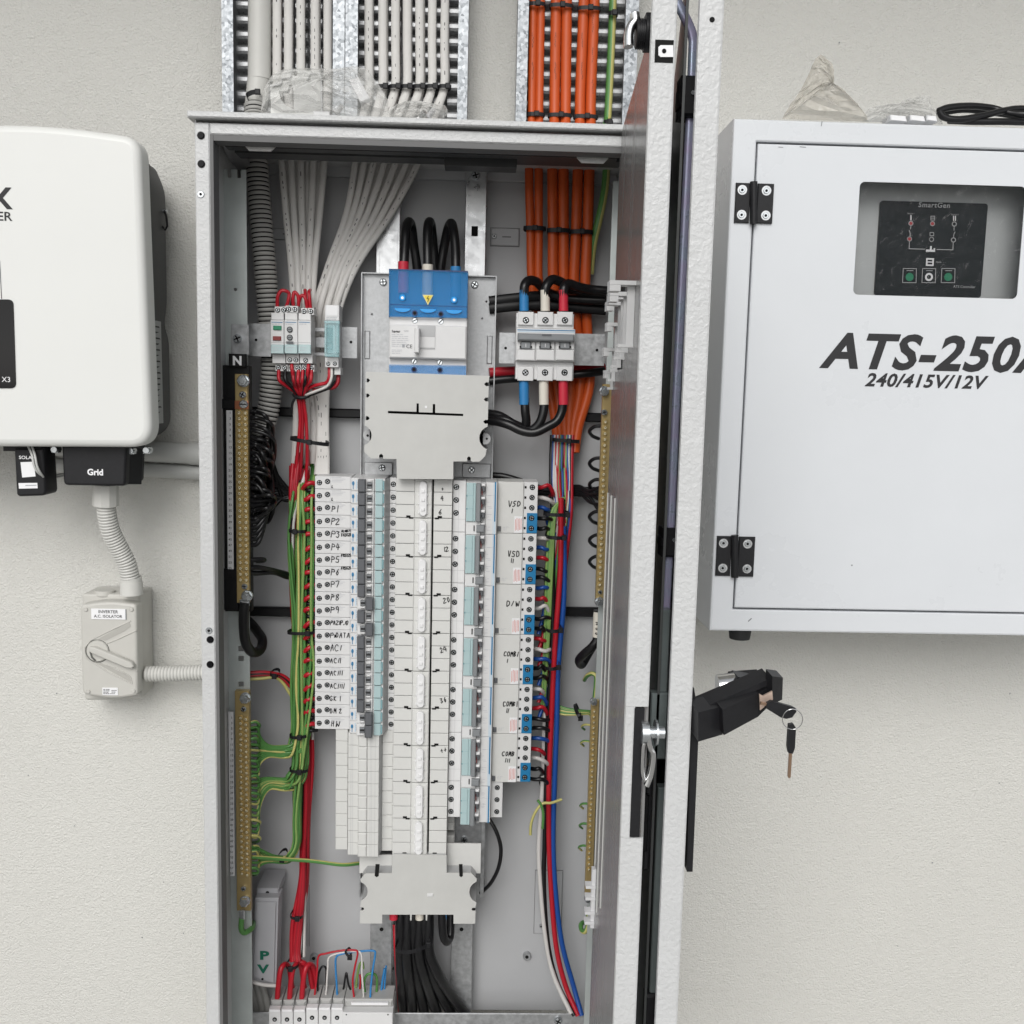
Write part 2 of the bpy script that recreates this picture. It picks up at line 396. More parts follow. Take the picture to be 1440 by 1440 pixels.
def hexbolt(m, px, py, r, yf, yb, mi=0):
    p = P(px, py, yf); k = S(yf)
    m.cyl(p.x, p.z, r*1.15*k, (yf+yb)/2+.002, yb, 18, mi, c=.0008)
    m.cyl(p.x, p.z, r*k, yf, (yf+yb)/2+.002, 6, mi, c=.0012); m.s[-20:] = [False]*20
    m.cyl(p.x, p.z, r*.55*k, yf-.0006, yf, 14, mi, c=.0004)
    return m
def tie_ring(m, pts, r, mi=0): return m.tube(pts, r, 6, mi)
def cable_tie(px0, py0, px1, py1, Y, label, hw=2.2, head=None, yb=None, th=1.2):
    """black strap across a bundle from one edge to the other, with its locking head"""
    k = S(Y); a, b = P(px0, py0, Y), P(px1, py1, Y); yb = Y+.02 if yb is None else yb; m = M('black_plastic')
    mid = (a+b)/2; t = (b-a); L = t.length; n = max(6, int(L/.004)); pts = []
    for i in range(n+1):
        u = i/n*math.pi; pts.append(mid-t*.5*math.cos(u)+Vector((0, -(.35*(yb-Y))*math.sin(u)+.0, 0)))
    for i in range(1, n): 
        u = i/n*math.pi; pts.append(mid+t*.5*math.cos(u)+Vector((0, (yb-Y)*math.sin(u), 0)))
    pts.append(pts[0]); dirn = t.normalized(); upv = Vector((-dirn.z, 0, dirn.x))
    vs = []; fs = []
    for p in pts: vs += [p-upv*hw*k, p+upv*hw*k]
    for i in range(len(pts)-1): fs.append((2*i, 2*i+2, 2*i+3, 2*i+1))
    m.add(vs, fs)
    h = head if head is not None else random.uniform(.3, .8)
    c = a+t*h; yy = c.y-.35*(yb-Y)*math.sin(math.acos(max(-1, min(1, 1-2*h))))
    m.box(c.x-3.4*k, c.x+3.4*k, yy-.0035, yy+.001, c.z-3.6*k, c.z+3.6*k, 0, c=.0008)
    return solo('cable_tie', m, label, 'cable tie', 'black cable ties')
def wire(name, label, cat, group, pp, rpx, mats, Yr=None, n=8, stripe=None, flat=None, k=6, rot=0.0, name_pts=None):
    m = M(*mats); s_ = S(pp[0][2] if Yr is None else Yr)
    m.tube(path(pp, k), rpx*s_, n, 0, stripe=stripe, flat=None if flat is None else (flat[0]*s_, flat[1]*s_), rot=rot)
    return solo(name, m, label, cat, group)
def corrugated(m, pts, r, pitch, depth, n=16, mi=0, groove=None):
    L = [0.0]
    for i in range(1, len(pts)): L.append(L[-1]+(pts[i]-pts[i-1]).length)
    def at(d):
        for i in range(1, len(L)):
            if d <= L[i]: return pts[i-1].lerp(pts[i], (d-L[i-1])/max(1e-9, L[i]-L[i-1]))
        return pts[-1]
    pr = [(0, r-depth), (.14, r-depth), (.26, r), (.74, r), (.86, r-depth)]
    q = []; rr = []; d = 0.0
    while d < L[-1]:
        for f, x in pr:
            if d+f*pitch <= L[-1]: q.append(at(d+f*pitch)); rr.append(x)
        d += pitch
    o = len(m.f); m.tube(q, rr, n, mi)
    if groove is not None:
        for i in range(len(q)-1):
            if rr[i] < r and rr[i+1] < r:
                for j in range(n): m.m[o+i*n+j] = groove
    return m
# ---------------------------------------------------------------- depths (metres; the wall face is Y = 0)
Y_FR, Y_BK = -.30, -.04          # cabinet front frame, back plate
Y_BR = -.105                     # left mounting bars
# ---------------------------------------------------------------- ground and wall
g = M('concrete'); g.add([(-60, -120, 0), (60, -120, 0), (60, .4, 0), (-60, .4, 0)], [(0, 1, 2, 3)])
o = solo('ground', g, None, kind='structure')
m = M('stucco'); m.box(-6, 6, 0, .2, 0.002, 3.2)
wall = solo('wall', m, 'pale textured stucco wall behind all the electrical boxes', 'wall')

m = M('white_shell'); m.box(-6, 6, -.86, -.001, 2.70, 2.78); m.box(-6, 6, -.90, -.861, 2.68, 2.86)
solo('eave', m, 'pale flat eave overhanging the wall above the boxes', 'eave')
m = M('toggle_mid')
for px, py, r in ((1405, 1101, 1.3), (1311, 1213, 1.2), (80, 975, 1.1), (200, 1318, 1.0), (258, 1312, .9), (1180, 60, 1), (105, 1161, .9), (1420, 975, 1.1), (1262, 1330, .8), (40, 1090, .8), (230, 1240, .9)):
    p = P(px, py, -.0004); m.add([(p.x+r*S(0)*math.cos(i*1.05)*random.uniform(.6, 1.3), -.0012, p.z+r*S(0)*math.sin(i*1.05)*random.uniform(.6, 1.5)) for i in range(6)], [tuple(range(6))])
part('speck', m, wall, kind='stuff')
# ---------------------------------------------------------------- switchboard cabinet
cx0, cx1 = P(281, 760, Y_FR).x, .228
cz1 = P(570, 177.5, Y_FR).z; cz0 = P(570, 1580, Y_FR).z
cab = thing('switchboard_cabinet', 'tall open grey steel switchboard cabinet with its two doors swung open', 'electrical cabinet', (0, Y_BK, cz0))
fw_ = 20*S(Y_FR); T = .0016
m = M('paint_inner', 'paint'); m.box(cx0+.001, cx1-.001, Y_BK, Y_BK+.002, cz0, cz1)
# pressed outlines on the back plate
part('back_plate', m, cab)
ci_z = cz1-.012
m = M('paint'); m.box(cx0, cx0+T, Y_FR+.002, Y_BK+.004, cz0, cz1); part('side_panel', m, cab)
m = M('paint'); m.box(cx1-T, cx1, Y_FR+.002, Y_BK+.004, cz0, cz1); part('side_panel', m, cab)
# front frame: four profiles with an inward return
fz1 = cz1-.003; top_h = 15*S(Y_FR)
m = M('paint'); m.box(cx0, cx0+fw_, Y_FR, Y_FR+.014, cz0, fz1, 0, c=.0015); part('frame_stile', m, cab)
m = M('paint'); m.box(cx1-.012, cx1, Y_FR, Y_FR+.014, cz0, fz1, 0, c=.0015); part('frame_stile', m, cab)
m = M('paint'); m.box(cx0+fw_+.0003, cx1-.0123, Y_FR, Y_FR+.014, fz1-top_h, fz1, 0, c=.0015); part('frame_rail', m, cab)
m = M('gasket_and_shade')
m.box(cx0+fw_, cx0+fw_+.004, Y_FR+.0015, Y_FR+.028, cz0, fz1-top_h-.0003); part('frame_return', m, cab)
m = M('gasket_and_shade'); m.box(cx0+fw_+.0043, cx1-.012, Y_FR+.0015, Y_FR+.028, fz1-top_h-.007, fz1-top_h-.0003); part('frame_return', m, cab)
# roof: front slab with a lip, cable entries left open at the back
rz0, rz1 = cz1+.0005, cz1+9*S(Y_FR)
m = M('paint'); m.box(cx0-.006, cx1+.004, Y_FR-.010, -.018, rz0, rz1, 0, c=.0015)
part('roof', m, cab)
# inner header channel under the roof, with its drop plate and bent tabs
m = M('black_matt', 'paint_inner')
hx0, hx1 = P(318, 212, -.24).x, P(868, 212, -.24).x
m = M('dark_trim'); m.box(hx0, hx1, -.245, -.225, P(590, 216, -.24).z, cz1-.004); part('header_channel', m, cab)
m = M('dark_trim'); m.pbox(330, 194, 625, 219, -.215, -.18); m.pbox(625.1, 204, 727, 234, -.2155, -.18); m.pbox(727.1, 203, 875, 226, -.215, -.18); part('header_plate', m, cab)
for a in ((344, 203, 388, 213), (811, 221, 855, 230)):
    m = M('tab_zinc'); x0, x1, z0, z1 = rect(*a, -.268); k = .006
    m.prism([[(x0, z1), (x1, z1), (x1, z0+k), (x1-k, z0), (x0+k, z0), (x0, z0+k)]], -.270, -.2675); part('bent_tab', m, cab)
m = M('zinc_dull'); a, b = P(312, 194, -.24), P(342, 236, -.08)
m.box(a.x, a.x+.024, -.27, -.255, P(312, 193, -.26).z-.004, P(312, 190, -.26).z); m.add([(a.x, -.255, a.z), (a.x+.026, -.255, a.z), (b.x+.012, -.08, b.z), (b.x-.014, -.08, b.z), (a.x, -.255, a.z-.003), (a.x+.026, -.255, a.z-.003), (b.x+.012, -.08, b.z-.003), (b.x-.014, -.08, b.z-.003)], [(0,1,2,3),(4,5,6,7),(0,1,5,4),(1,2,6,5),(2,3,7,6),(3,0,4,7)])
part('corner_brace', m, cab)
# back wall top flange, uprights
m = M('paint_inner'); m.pbox(345, 226, 868, 252, -.052, -.0405, c=.001); part('top_flange', m, cab)
for px, wpx in ((546, 34), (669, 30)):
    x0 = P(px-wpx/2, 300, -.07).x; x1 = P(px+wpx/2, 300, -.07).x
    m = M('zinc'); m.box(x0, x1, -.07, -.0405, P(px, 1470, -.07).z, P(px, 234, -.07).z, c=.001)
    for q in (x0+.004, x1-.005): m.box(q, q+.0012, -.0712, -.07, P(px, 1470, -.07).z, P(px, 236, -.07).z)
    r = part('upright_rail', m, cab)
    if px > 600:
        h = M('hole'); h.pbox(663, 318, 672, 332, -.0713, -.0703); part('square_hole', h, r)
        h = M('bolt_zinc', 'hole'); screw_head(h, 669, 246, 6, -.076, .006); part('screw', h, r)
for px in (536.5, 649):
    x0 = P(px-15, 1360, -.062).x; x1 = P(px+15, 1360, -.062).x
    m = M('zinc_dull'); m.box(x0, x1, -.0725, -.0405, P(px, 1470, -.062).z, P(px, 1230, -.062).z, c=.001); r = part('lower_rail', m, cab)
    h = M('hole'); h.pcyl(px, 1307, 3, -.0729, -.072, 12); part('round_hole', h, r)
# pressed rectangles and studs of the back plate
for a in ((690, 321, 730, 346), (384, 322, 420, 337), (752, 1224, 790, 1312), (432, 1245, 434.5, 1330)):
    m = M('paint_inner', 'gasket_and_shade'); x0, x1, z0, z1 = rect(*a, -.0405)
    m.box(x0, x1, -.0435, -.0402, z0, z1, 0, c=.0012); m.box(x0-.0007, x1+.0007, -.0408, -.0401, z0-.0009, z1+.0007, 1)  # second box is a dark rim painted as the shadow line round the plate
    if a[1] < 400: m.box((x0+x1)/2-.004, (x0+x1)/2+.009, -.0439, -.0434, (z0+z1)/2-.0008, (z0+z1)/2+.0008, 1)
    part('pressed_plate', m, cab)
for px, py, r in ((741, 1346, 6), (441, 1348, 6), (695, 332, 3.5), (394, 1256, 2), (761, 1303, 3)):
    m = M('zinc_dull', 'hole'); m.pcyl(px, py, r, -.0475, -.0402, 14, 0, c=.001); m.pcyl(px, py, r*.45, -.0478, -.0474, 10, 1); part('stud', m, cab)
# stile plugs and rivets
for px, py in ((282, 190), (282.5, 230), (295, 900), (295, 935)):
    m = M('black_gloss'); m.pcyl(px, py, 5.2, Y_FR-.0022, Y_FR+.001, 16, 0, c=.0012); part('plug', m, cab)
for px, py in ((282, 273), (293.5, 887)):
    m = M('bolt_zinc', 'hole'); m.pcyl(px, py, 5, Y_FR-.0015, Y_FR+.001, 16, 0, c=.0008); m.pcyl(px, py, 2, Y_FR-.0018, Y_FR-.001, 10, 1); part('rivet', m, cab)
# left side: mounting bar the neutral and earth bars are bolted to
YB = -.165
bx0, bx1 = P(316, 760, YB).x, P(350, 760, YB).x; bz1, bz0 = P(325, 238, YB).z, P(325, 1470, YB).z
L = lambda px, py: P(px, py, YB).z
n1, n2 = P(317.5, 240, YB), P(331, 240, YB)
m = M('bar_steel')
zz = L(0, 250); e = .005
prof = [(bx0, bz0), (bx1, bz0), (bx1, bz1)]
for f in (.72, .34): xx = bx0+(bx1-bx0)*f; prof += [(xx+e/2, bz1), (xx+e/2, bz1-.011), (xx-e/2, bz1-.011), (xx-e/2, bz1)]
prof += [(bx0, bz1)]
hs_ = []
for py in (868, 912, 926, 962):
    p = P(339, py, YB); s_ = .0038; hs_.append([(p.x-s_, p.z-s_), (p.x+s_, p.z-s_), (p.x+s_, p.z+s_), (p.x-s_, p.z+s_)])
p = P(331, 407, YB); hs_.append([(p.x+.0024*math.cos(i*.7854), p.z+.0024*math.sin(i*.7854)) for i in range(8)])
m.prism([prof]+hs_, YB, YB+.002); m.box(bx0, bx0+.002, YB+.0021, Y_BK, bz0, bz1)
part('mounting_bar', m, cab)
x0 = P(826, 1300, YB).x; x1 = x0+.034
m = M('bar_steel'); m.box(x0, x1, YB, YB+.002, bz0, bz1); m.box(x1-.002, x1, YB+.0021, Y_BK, bz0, bz1); part('mounting_bar', m, cab)
m = M('zinc', 'hole'); m.pbox(862, 262, 868, 360, -.12, -.117); part('side_strip', m, cab)
# bottom cross member
m = M('zinc_dull'); m.pbox(322, 1425, 836, 1520, -.11, -.108, c=.001); r = part('cross_member', m, cab)
h = M('bolt_zinc', 'hole'); screw_head(h, 785, 1437, 6, -.115, .0048); part('screw', h, r)
# ---------------------------------------------------------------- doors
def quadbar(m, p0, p1, dx, dy, mi=0):   # vertical box between two heights: p = (x, y) of the near left corner
    pass
zT, zB = cz1+.002, cz0
# free edges, measured on the plane 0.75 m from the lens
YD = -.85; YHI = -.275
xi0, xi1 = P(892, 650, YD).x, P(927, 650, YD).x       # inner door's edge flange
xo0, xo1 = P(955, 650, YD).x, P(989.5, 650, YD).x     # outer door's edge flange
hinx = P(861, 544, Y_FR-.012+.03).x
def vbox(m, q, z0, z1, mi=0):           # prism with a four-cornered plan q = [(x, y), ...]
    n = len(q); vs = [(a, b, z0) for a, b in q]+[(a, b, z1) for a, b in q]
    fs = [tuple(range(n))[::-1], tuple(range(n, 2*n))]+[(i, (i+1) % n, n+(i+1) % n, n+i) for i in range(n)]
    return m.add(vs, fs, mi)
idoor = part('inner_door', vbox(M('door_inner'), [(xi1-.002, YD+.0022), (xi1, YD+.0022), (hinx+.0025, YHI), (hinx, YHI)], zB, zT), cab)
m = M('paint'); n_ = .0018
def flange(x0, x1, z0, z1, y):
    c = .002; q = [(x0, y+.003), (x0+c*.3, y+c*.3), (x0+c, y), (x1-c, y), (x1-c*.3, y+c*.3), (x1, y+.003)]
    return q
zc0, zc1 = P(890, 1178, YD).z, P(890, 993, YD).z
fq = flange(xi0, xi1, 0, 0, YD-.001)
notch = (xi1-xi0)*.62
vbox(m, fq, zB, zc0, 0); vbox(m, fq, zc1, zT)
vbox(m, flange(xi0, xi0+(xi1-xi0)*.45, 0, 0, YD-.001), zc0+.0002, zc1-.0002)
part('door_flange', m, idoor)
# square latch opening near the top of the flange
tx, tz = P(934, 72, YD).x, P(934, 72, YD).z
m = M('hole', 'zinc'); m.pbox(921, 56, 947, 88, YD-.0014, YD-.0009); part('latch_opening', m, idoor)
m = M('label_white', 'hole'); m.pprism([[(926, 66), (929, 63.5), (946.8, 63.5), (946.8, 80), (929, 80), (926, 77.5)]], YD-.0022, YD-.0016); m.pcyl(934, 71.5, 3, YD-.0026, YD-.0021, 12, 1); part('latch_tongue', m, idoor)
# cam lock on the inner face, near the top
m = M('black_plastic', 'chrome')
YK = -.83
a, b = P(897, 50, YK), P(917, 50, YK)
def xcyl(m, x0, x1, y, z, r, mi=0, n=16):
    return m.tube([(x0, y, z), (x1, y, z)], r, n, mi)
kz = P(905, 46, YK).z
xcyl(m, P(906, 46, YK).x, P(916, 46, YK).x, YK, kz, .0135, 0, 6); xcyl(m, P(894, 46, YK).x, P(906, 46, YK).x, YK, kz-.001, .0095, 0)
for i in range(4): xcyl(m, P(895+i*2.8, 46, YK).x, P(896.2+i*2.8, 46, YK).x, YK, kz-.001, .0105, 0)
part('cam_lock', m, idoor)
m = M('chrome'); m.tube(path([(884, 66, YK), (884, 50, YK), (887, 38, YK), (893, 30, YK), (892, 20, YK)], 4), .004, 8, 0, flat=(.0035, .006)); part('cam_lever', m, idoor)
# pole-filler clips and the window frame on the inner face (they stand out from the door by a few centimetres)
def at_door(t, py, off=0.0):    # point t of the way from hinge to free edge, at the photo height py
    y = YHI*(1-t)+YD*t; x = hinx*(1-t)+(xi1-.002)*t-off
    return x, y
def zrow(px, py, y): return P(px, py, y).z
wf = M('device'); 
for t, top, bot, o_ in ((.05, 500, 524, .012), (.12, 468, 512, .016), (.19, 432, 498, .016), (.30, 402, 492, .020), (.37, 393, 480, .020), (.45, 388, 470, .022), (.56, 372, 462, .026)):
    x, y = at_door(t, 0)
    z1, z0 = zrow(x, top, y), zrow(x, bot, y)
    px_ = (x, y)
    def bar(x0, x1, y0, y1, a, b): wf.box(x0, x1, y0, y1, a, b)
    wf = M('device'); bar(x-o_*.3, x-.0005, y-.002, y+.002, z0, z1)
    bar(x-o_, x-.0005, y-.010, y+.010, z1-.004, z1); bar(x-o_, x-o_*.6, y-.010, y+.010, z1-.010, z1-.0042); bar(x-o_*.6, x-.0005, y-.004, y+.004, z0-.003, z0)
    part('filler_clip', wf, idoor)
m = M('hole'); x, y = at_door(.2, 0); x2, y2 = at_door(.31, 0)
z1, z0 = zrow(870, 402, y), zrow(870, 520, y)
vbox(m, [(x-.001, y), (x2-.001, y2), (x2-.0003, y2), (x-.0003, y)], z0, z1); part('window_opening', m, idoor)
for t, o_ in ((.03, .0018), (.15, .0018), (.27, .0018)):
    x, y = at_door(t, 0); m = M('ivory'); z1 = zrow(850, 692+t*30, y); z0 = zrow(840, 1290-t*50, y)
    vbox(m, [(x-o_, y-.0015), (x-.0004, y-.0015), (x-.0004, y+.0), (x-o_, y)], z0, z1); part('filler_strip', m, idoor)
for py in (1240, 1256, 1276, 1290):
    wf = M('label_white'); x, y = at_door(.05, 0); z = zrow(838, py, y); wf.box(x-.014, x-.001, y-.012, y+.002, z-.004, z); part('filler_clip', wf, idoor)
wf = M('label_white'); x, y = at_door(.05, 0); wf.box(x-.006, x-.001, y-.010, y, zrow(838, 1300, y), zrow(838, 1218, y)); part('filler_clip', wf, idoor)
# outer door: skin, edge flange
odoor = part('outer_door', vbox(M('paint'), [(xo1-.0018, YD+.002), (xo1, YD+.002), (cx1, Y_FR-.012), (cx1-.0018, Y_FR-.012)], zB, zT), cab, 'textured grey outer door')
m = M('paint', 'hole'); vbox(m, flange(xo0, xo1, 0, 0, YD-.001), zB, zT); part('door_flange', m, odoor)
m = M('hole'); m.pcyl(1001.5, 27.5, 3.6, YD-.0013, YD-.0008, 14); part('round_hole', m, odoor)
# lock rod with two guides, in the gap between the doors
YRD = -.80
def zbar(pp, wpx, Y, th, mi=0, mm=None):
    pts = path(pp, 5); mm.tube(pts, .004, 8, mi, flat=(wpx/2*S(Y), th)); return mm
m = M('irid'); zbar([(925, -60, YRD), (948, -6, YRD), (966, 30, YRD), (974, 52, YRD), (974.5, 75, YRD), (971, 160, YRD), (967, 240, YRD), (960, 380, YRD), (950, 570, YRD), (942.5, 742, YRD), (939, 800, YRD), (936, 856, YRD)], 13.5, YRD, .0022, 0, m)
part('lock_rod', m, odoor)
for px, py0, py1 in ((968, 105, 163), (941.5, 743, 784)):
    m = M('black_plastic', 'bolt_zinc'); m.pbox(px-10, py0, px+13, py1, YRD-.008, YRD+.012, c=.002); m.pbox(px-11, py0+15, px-7, py1-15, YRD-.010, YRD+.01, c=.001); m.pcyl(px+7, (py0+py1)/2-4, 3, YRD-.0095, YRD-.0078, 10, 1); part('rod_guide', m, odoor)
# dark inner skin of the outer door seen in the gap
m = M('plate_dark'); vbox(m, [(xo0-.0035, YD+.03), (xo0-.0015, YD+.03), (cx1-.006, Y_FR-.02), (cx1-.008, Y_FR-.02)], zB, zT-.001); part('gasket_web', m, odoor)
YL = -.82
lk = part('lock_case', (lambda m: m.pbox(914, 975, 938, 1068, YL, YL+.01, c=.001) and m)(M('plate_green')), odoor)
m = M('plate_green'); m.pbox(918, 1108, 931, 1480, YL+.004, YL+.014, c=.001); part('lock_plate', m, odoor)
m = M('plate_green'); m.pbox(927, 858, 941, 974, YL+.004, YL+.014, c=.001); part('lock_plate', m, odoor)
m = M('black_plastic'); m.pbox(888, 996, 903, 1177, YD-.0006, YD+.004); part('edge_cover', m, odoor)
m = M('black_plastic'); m.pbox(905, 1085, 916, 1225, YL-.002, YL+.01, c=.002); part('lock_housing', m, odoor)
m = M('black_gloss'); m.pbox(901, 1118, 912, 1198, YL-.006, YL-.002, c=.001); part('lock_window', m, odoor)
m = M('bolt_zinc', 'hole'); p = P(906, 1018, YL-.012); xcyl(m, p.x-.004, p.x+.012, p.y-.02, p.z, .0048); xcyl(m, p.x-.0055, p.x+.000, p.y-.02, p.z, .0085); xcyl(m, p.x+.005, p.x+.0065, p.y-.02, p.z, .010); part('latch_screw', m, odoor)
m = M('chrome'); m.tube(path([(911, 1030, YL-.034), (914, 1050, YL-.034), (918, 1060, YL-.034), (915, 1086, YL-.034), (909, 1103, YL-.034)], 4), .004, 8, 0, flat=(.0022, .006)); m.tube(path([(908, 1042, YL-.034), (905, 1052, YL-.034), (904, 1086, YL-.034), (909, 1101, YL-.034)], 4), .0016, 6); part('latch_lever', m, odoor)
m = M('black_plastic'); m.pbox(906, 1400, 921, 1480, YL, YL+.01, c=.002); part('rod_guide', m, odoor)
# outer handle, swung away from the outer door
YH = -.84
hd = part('swing_handle', (lambda m: m.pprism([[(976, 968), (979, 985), (982, 1042), (974, 1226), (966, 1226), (972, 1000)]], YH-.0, YH+.03) and m)(M('black_plastic')), odoor)
m = M('black_plastic')
def hexa(m, a, b, mi=0):     # solid between two four-cornered outlines
    vs = list(a)+list(b); m.add(vs, [(3, 2, 1, 0), (4, 5, 6, 7), (0, 1, 5, 4), (1, 2, 6, 5), (2, 3, 7, 6), (3, 0, 4, 7)], mi); return m
def arm(m, A, B, ya, yb, thk, mi=0):   # A, B = ((x, ytop), (x, ybot)) at the two ends
    f = [P(*A[0], ya), P(*A[1], ya), P(*B[1], yb), P(*B[0], yb)]
    up_ = Vector((-thk*.25, thk, thk*.30))
    return hexa(m, f, [q+up_ for q in f], mi)
arm(m, ((982, 1002), (982, 1043)), ((1016, 993), (1016, 1033)), -.86, -.845, .016)
arm(m, ((1016, 998), (1018, 1034)), ((1066, 975), (1066, 1008)), -.853, -.832, .022)
arm(m, ((1066, 977), (1066, 1008)), ((1088, 963), (1086, 988)), -.828, -.82, .018)
arm(m, ((1086, 951), (1086, 990)), ((1101, 953), (1100, 984)), -.832, -.823, .010)
arm(m, ((984, 997), (984, 1004)), ((1084, 954), (1086, 962)), -.85, -.822, .014)
part('handle_arm', m, hd)
m = M('black_plastic'); arm(m, ((1035, 958), (1035, 975)), ((1076, 955), (1080, 966)), -.80, -.80, .014); m.pprism([[(1033, 957), (1038, 952), (1060, 956), (1072, 962), (1050, 975), (1034, 975)]], -.81, -.79); part('handle_bracket', m, hd)
m = M('chrome'); m.tube([P(1009, 966, -.80), P(1033, 964, -.80)], [.0098, .0105], 16); part('lock_barrel', m, hd)
m = M('lock_face'); m.pprism([[(1068, 976), (1073, 979), (1086, 972), (1087, 984), (1080, 990), (1069, 999)]], -.8345, -.8325); part('lock_face', m, hd)
# keys
def key(name_, label, bow, blade, Y):
    k = thing(name_, label, 'key', P(*bow[0], Y))
    m = M('black_plastic', 'hole'); m.pprism([bow], Y, Y+.004); part('key_bow', m, k)
    m = M('key_metal'); m.pprism([blade], Y+.001, Y+.0028); part('key_blade', m, k); return k
key('key', 'black headed key inserted in the door handle lock', [(1077, 996), (1079, 989), (1085, 986), (1114, 994), (1120, 997), (1120, 1001), (1114, 1009), (1106, 1011), (1098, 1009)], [(1070, 987), (1083, 990), (1083, 994), (1069, 991)], -.845)
key('key', 'black headed key hanging from the ring below the door handle', [(1110, 1019), (1116, 1018), (1119.5, 1024), (1118, 1052), (1115, 1060), (1109, 1059), (1107.5, 1050), (1109, 1026)], [(1110, 1059.5), (1114, 1060), (1112, 1093), (1109.5, 1095), (1108, 1092)], -.843)
m = M('chrome'); m.tube([P(1114.5+14.3*math.cos(a*.2618), 1011.5+14.3*math.sin(a*.2618), -.8475+.004*math.sin(a*.2618)) for a in range(25)], .0004, 6)
solo('key_ring', m, 'thin wire ring joining the two door keys', 'key ring')

# ---------------------------------------------------------------- cable trays
def tray(label, px0, fx0, fx1, px1, dxb):
    Yt = -.055; ztop = P(600, -150, 0).z; zb = rz1+.001
    X = lambda px: P(px, 80, Yt).x
    t = thing('cable_tray', label, 'cable tray', ((X(px0)+X(px1))/2, -.001, zb), 'galvanised cable trays above the cabinet')
    for a, b in ((px0, fx0), (fx1, px1)):
        m = M('galv'); m.box(X(a), X(b), Yt, Yt+.002, zb, ztop)
        e = X(a) if a == px0 else X(b)-.002
        m.box(e, e+.002, Yt+.0022, -.002, zb, ztop); part('side_flange', m, t)
    m = M('tray_slot_shade'); m.box(X(px0)+.003, X(px1)-.003, -.006, -.003, zb, ztop); part('tray_base', m, t)  # sheet coloured darker to stand in for the shade in the open slots
    rib = None; pitch = 19.2*S(-.03); z = zb+.004; n = 0
    while z < ztop-.01:
        if rib is None:
            m = M('galv_rib'); x0, x1 = X(fx0)-.004, X(fx1)+.004; h = .0140; y0 = -.028
            k = max(3, int((x1-x0)/.020)); st = (x1-x0)/k
            for i in range(k):
                a = x0+i*st+.0022; b = x0+(i+1)*st-.0022
                prof = [(-.0062, 0), (y0+.004, h*.1), (y0, h*.32), (y0, h*.68), (y0+.004, h*.9), (-.0062, h)]
                vs = [(a, y, z+q) for y, q in prof]+[(b, y, z+q) for y, q in prof]
                m.add(vs, [(j, j+1, 7+j, 6+j) for j in range(5)]+[(0, 1, 2, 3, 4, 5), (6, 7, 8, 9, 10, 11)], 0)
            rib = part('rib', m, t); zf = z
        else: shift(rib, t, Vector((0, 0, z-zf)))
        z += pitch; n += 1
    return t
tray('galvanised cable tray holding five white cables and the grey conduit', 312, 328, 468, 484.5, 0)
tray('galvanised cable tray with seven white cables above the cabinet', 485.5, 503, 644, 658, 0)
tray('galvanised cable tray carrying the orange cables above the cabinet', 727, 742, 878, 896, 0)
# ---------------------------------------------------------------- pan assembly, main switch, covers
YP = -.085
pan = thing('chassis_pan', 'galvanised mounting pan under the blue topped main switch', 'mounting pan', P(600, 670, YP))
m = M('zinc_dull', 'hole'); x0, x1, z0, z1 = rect(510, 388, 694, 671, YP)
hs_ = []
for px, py in ((684, 424), (678, 448), (523, 442)):
    p = P(px, py, YP); hs_.append([(p.x+.0017*math.cos(i*.7854), p.z+.0017*math.sin(i*.7854)) for i in range(8)])
m.prism([[(x0, z0), (x1, z0), (x1, z1), (x0, z1)]]+hs_, YP, YP+.002)
m.box(x0-.0016, x0, YP-.012, YP+.002, z0, z1); m.box(x1, x1+.0016, YP-.012, YP+.002, z0, z1)
m.box(x0-.0016, x1+.0016, YP-.010, YP+.002, z1+.0001, z1+.0017); m.box(x0, x1, YP-.008, YP+.002, z0-.0016, z0-.0001)
part('tray_sheet', m, pan)
m = M('zinc_dull'); a = P(513, 466, YP), P(521, 505, YP)
m.pbox(512.5, 465, 520.5, 505, YP-.0018, YP-.0002, c=.0014); part('pressed_tab', m, pan)
m = M('zinc_dull'); m.pbox(684.5, 472, 692.5, 512, YP-.0018, YP-.0002, c=.0014); part('pressed_tab', m, pan)
for px, py in ((538.5, 396.5), (667.5, 400)):
    m = M('bolt_zinc', 'hole'); screw_head(m, px, py, 5, YP-.004, .004); part('screw', m, pan)
m = M('zinc_dull'); m.pbox(505, 1130, 683, 1262, -.0765, -.0745); m.pbox(676, 1150, 681, 1262, -.095, -.0767); m.pbox(505, 1190, 507, 1262, -.095, -.0767); part('lower_sheet', m, pan)
m = M('bolt_zinc', 'hole'); screw_head(m, 652.5, 1182, 5, -.081, .0045); part('screw', m, pan)
m = M('ivory'); 
for py in (1152, 1163, 1181): 
    mm = M('ivory'); mm.pbox(628, py-5.5, 639, py+5.5, -.10, -.0768, c=.002); part('busbar_finger', mm, pan)
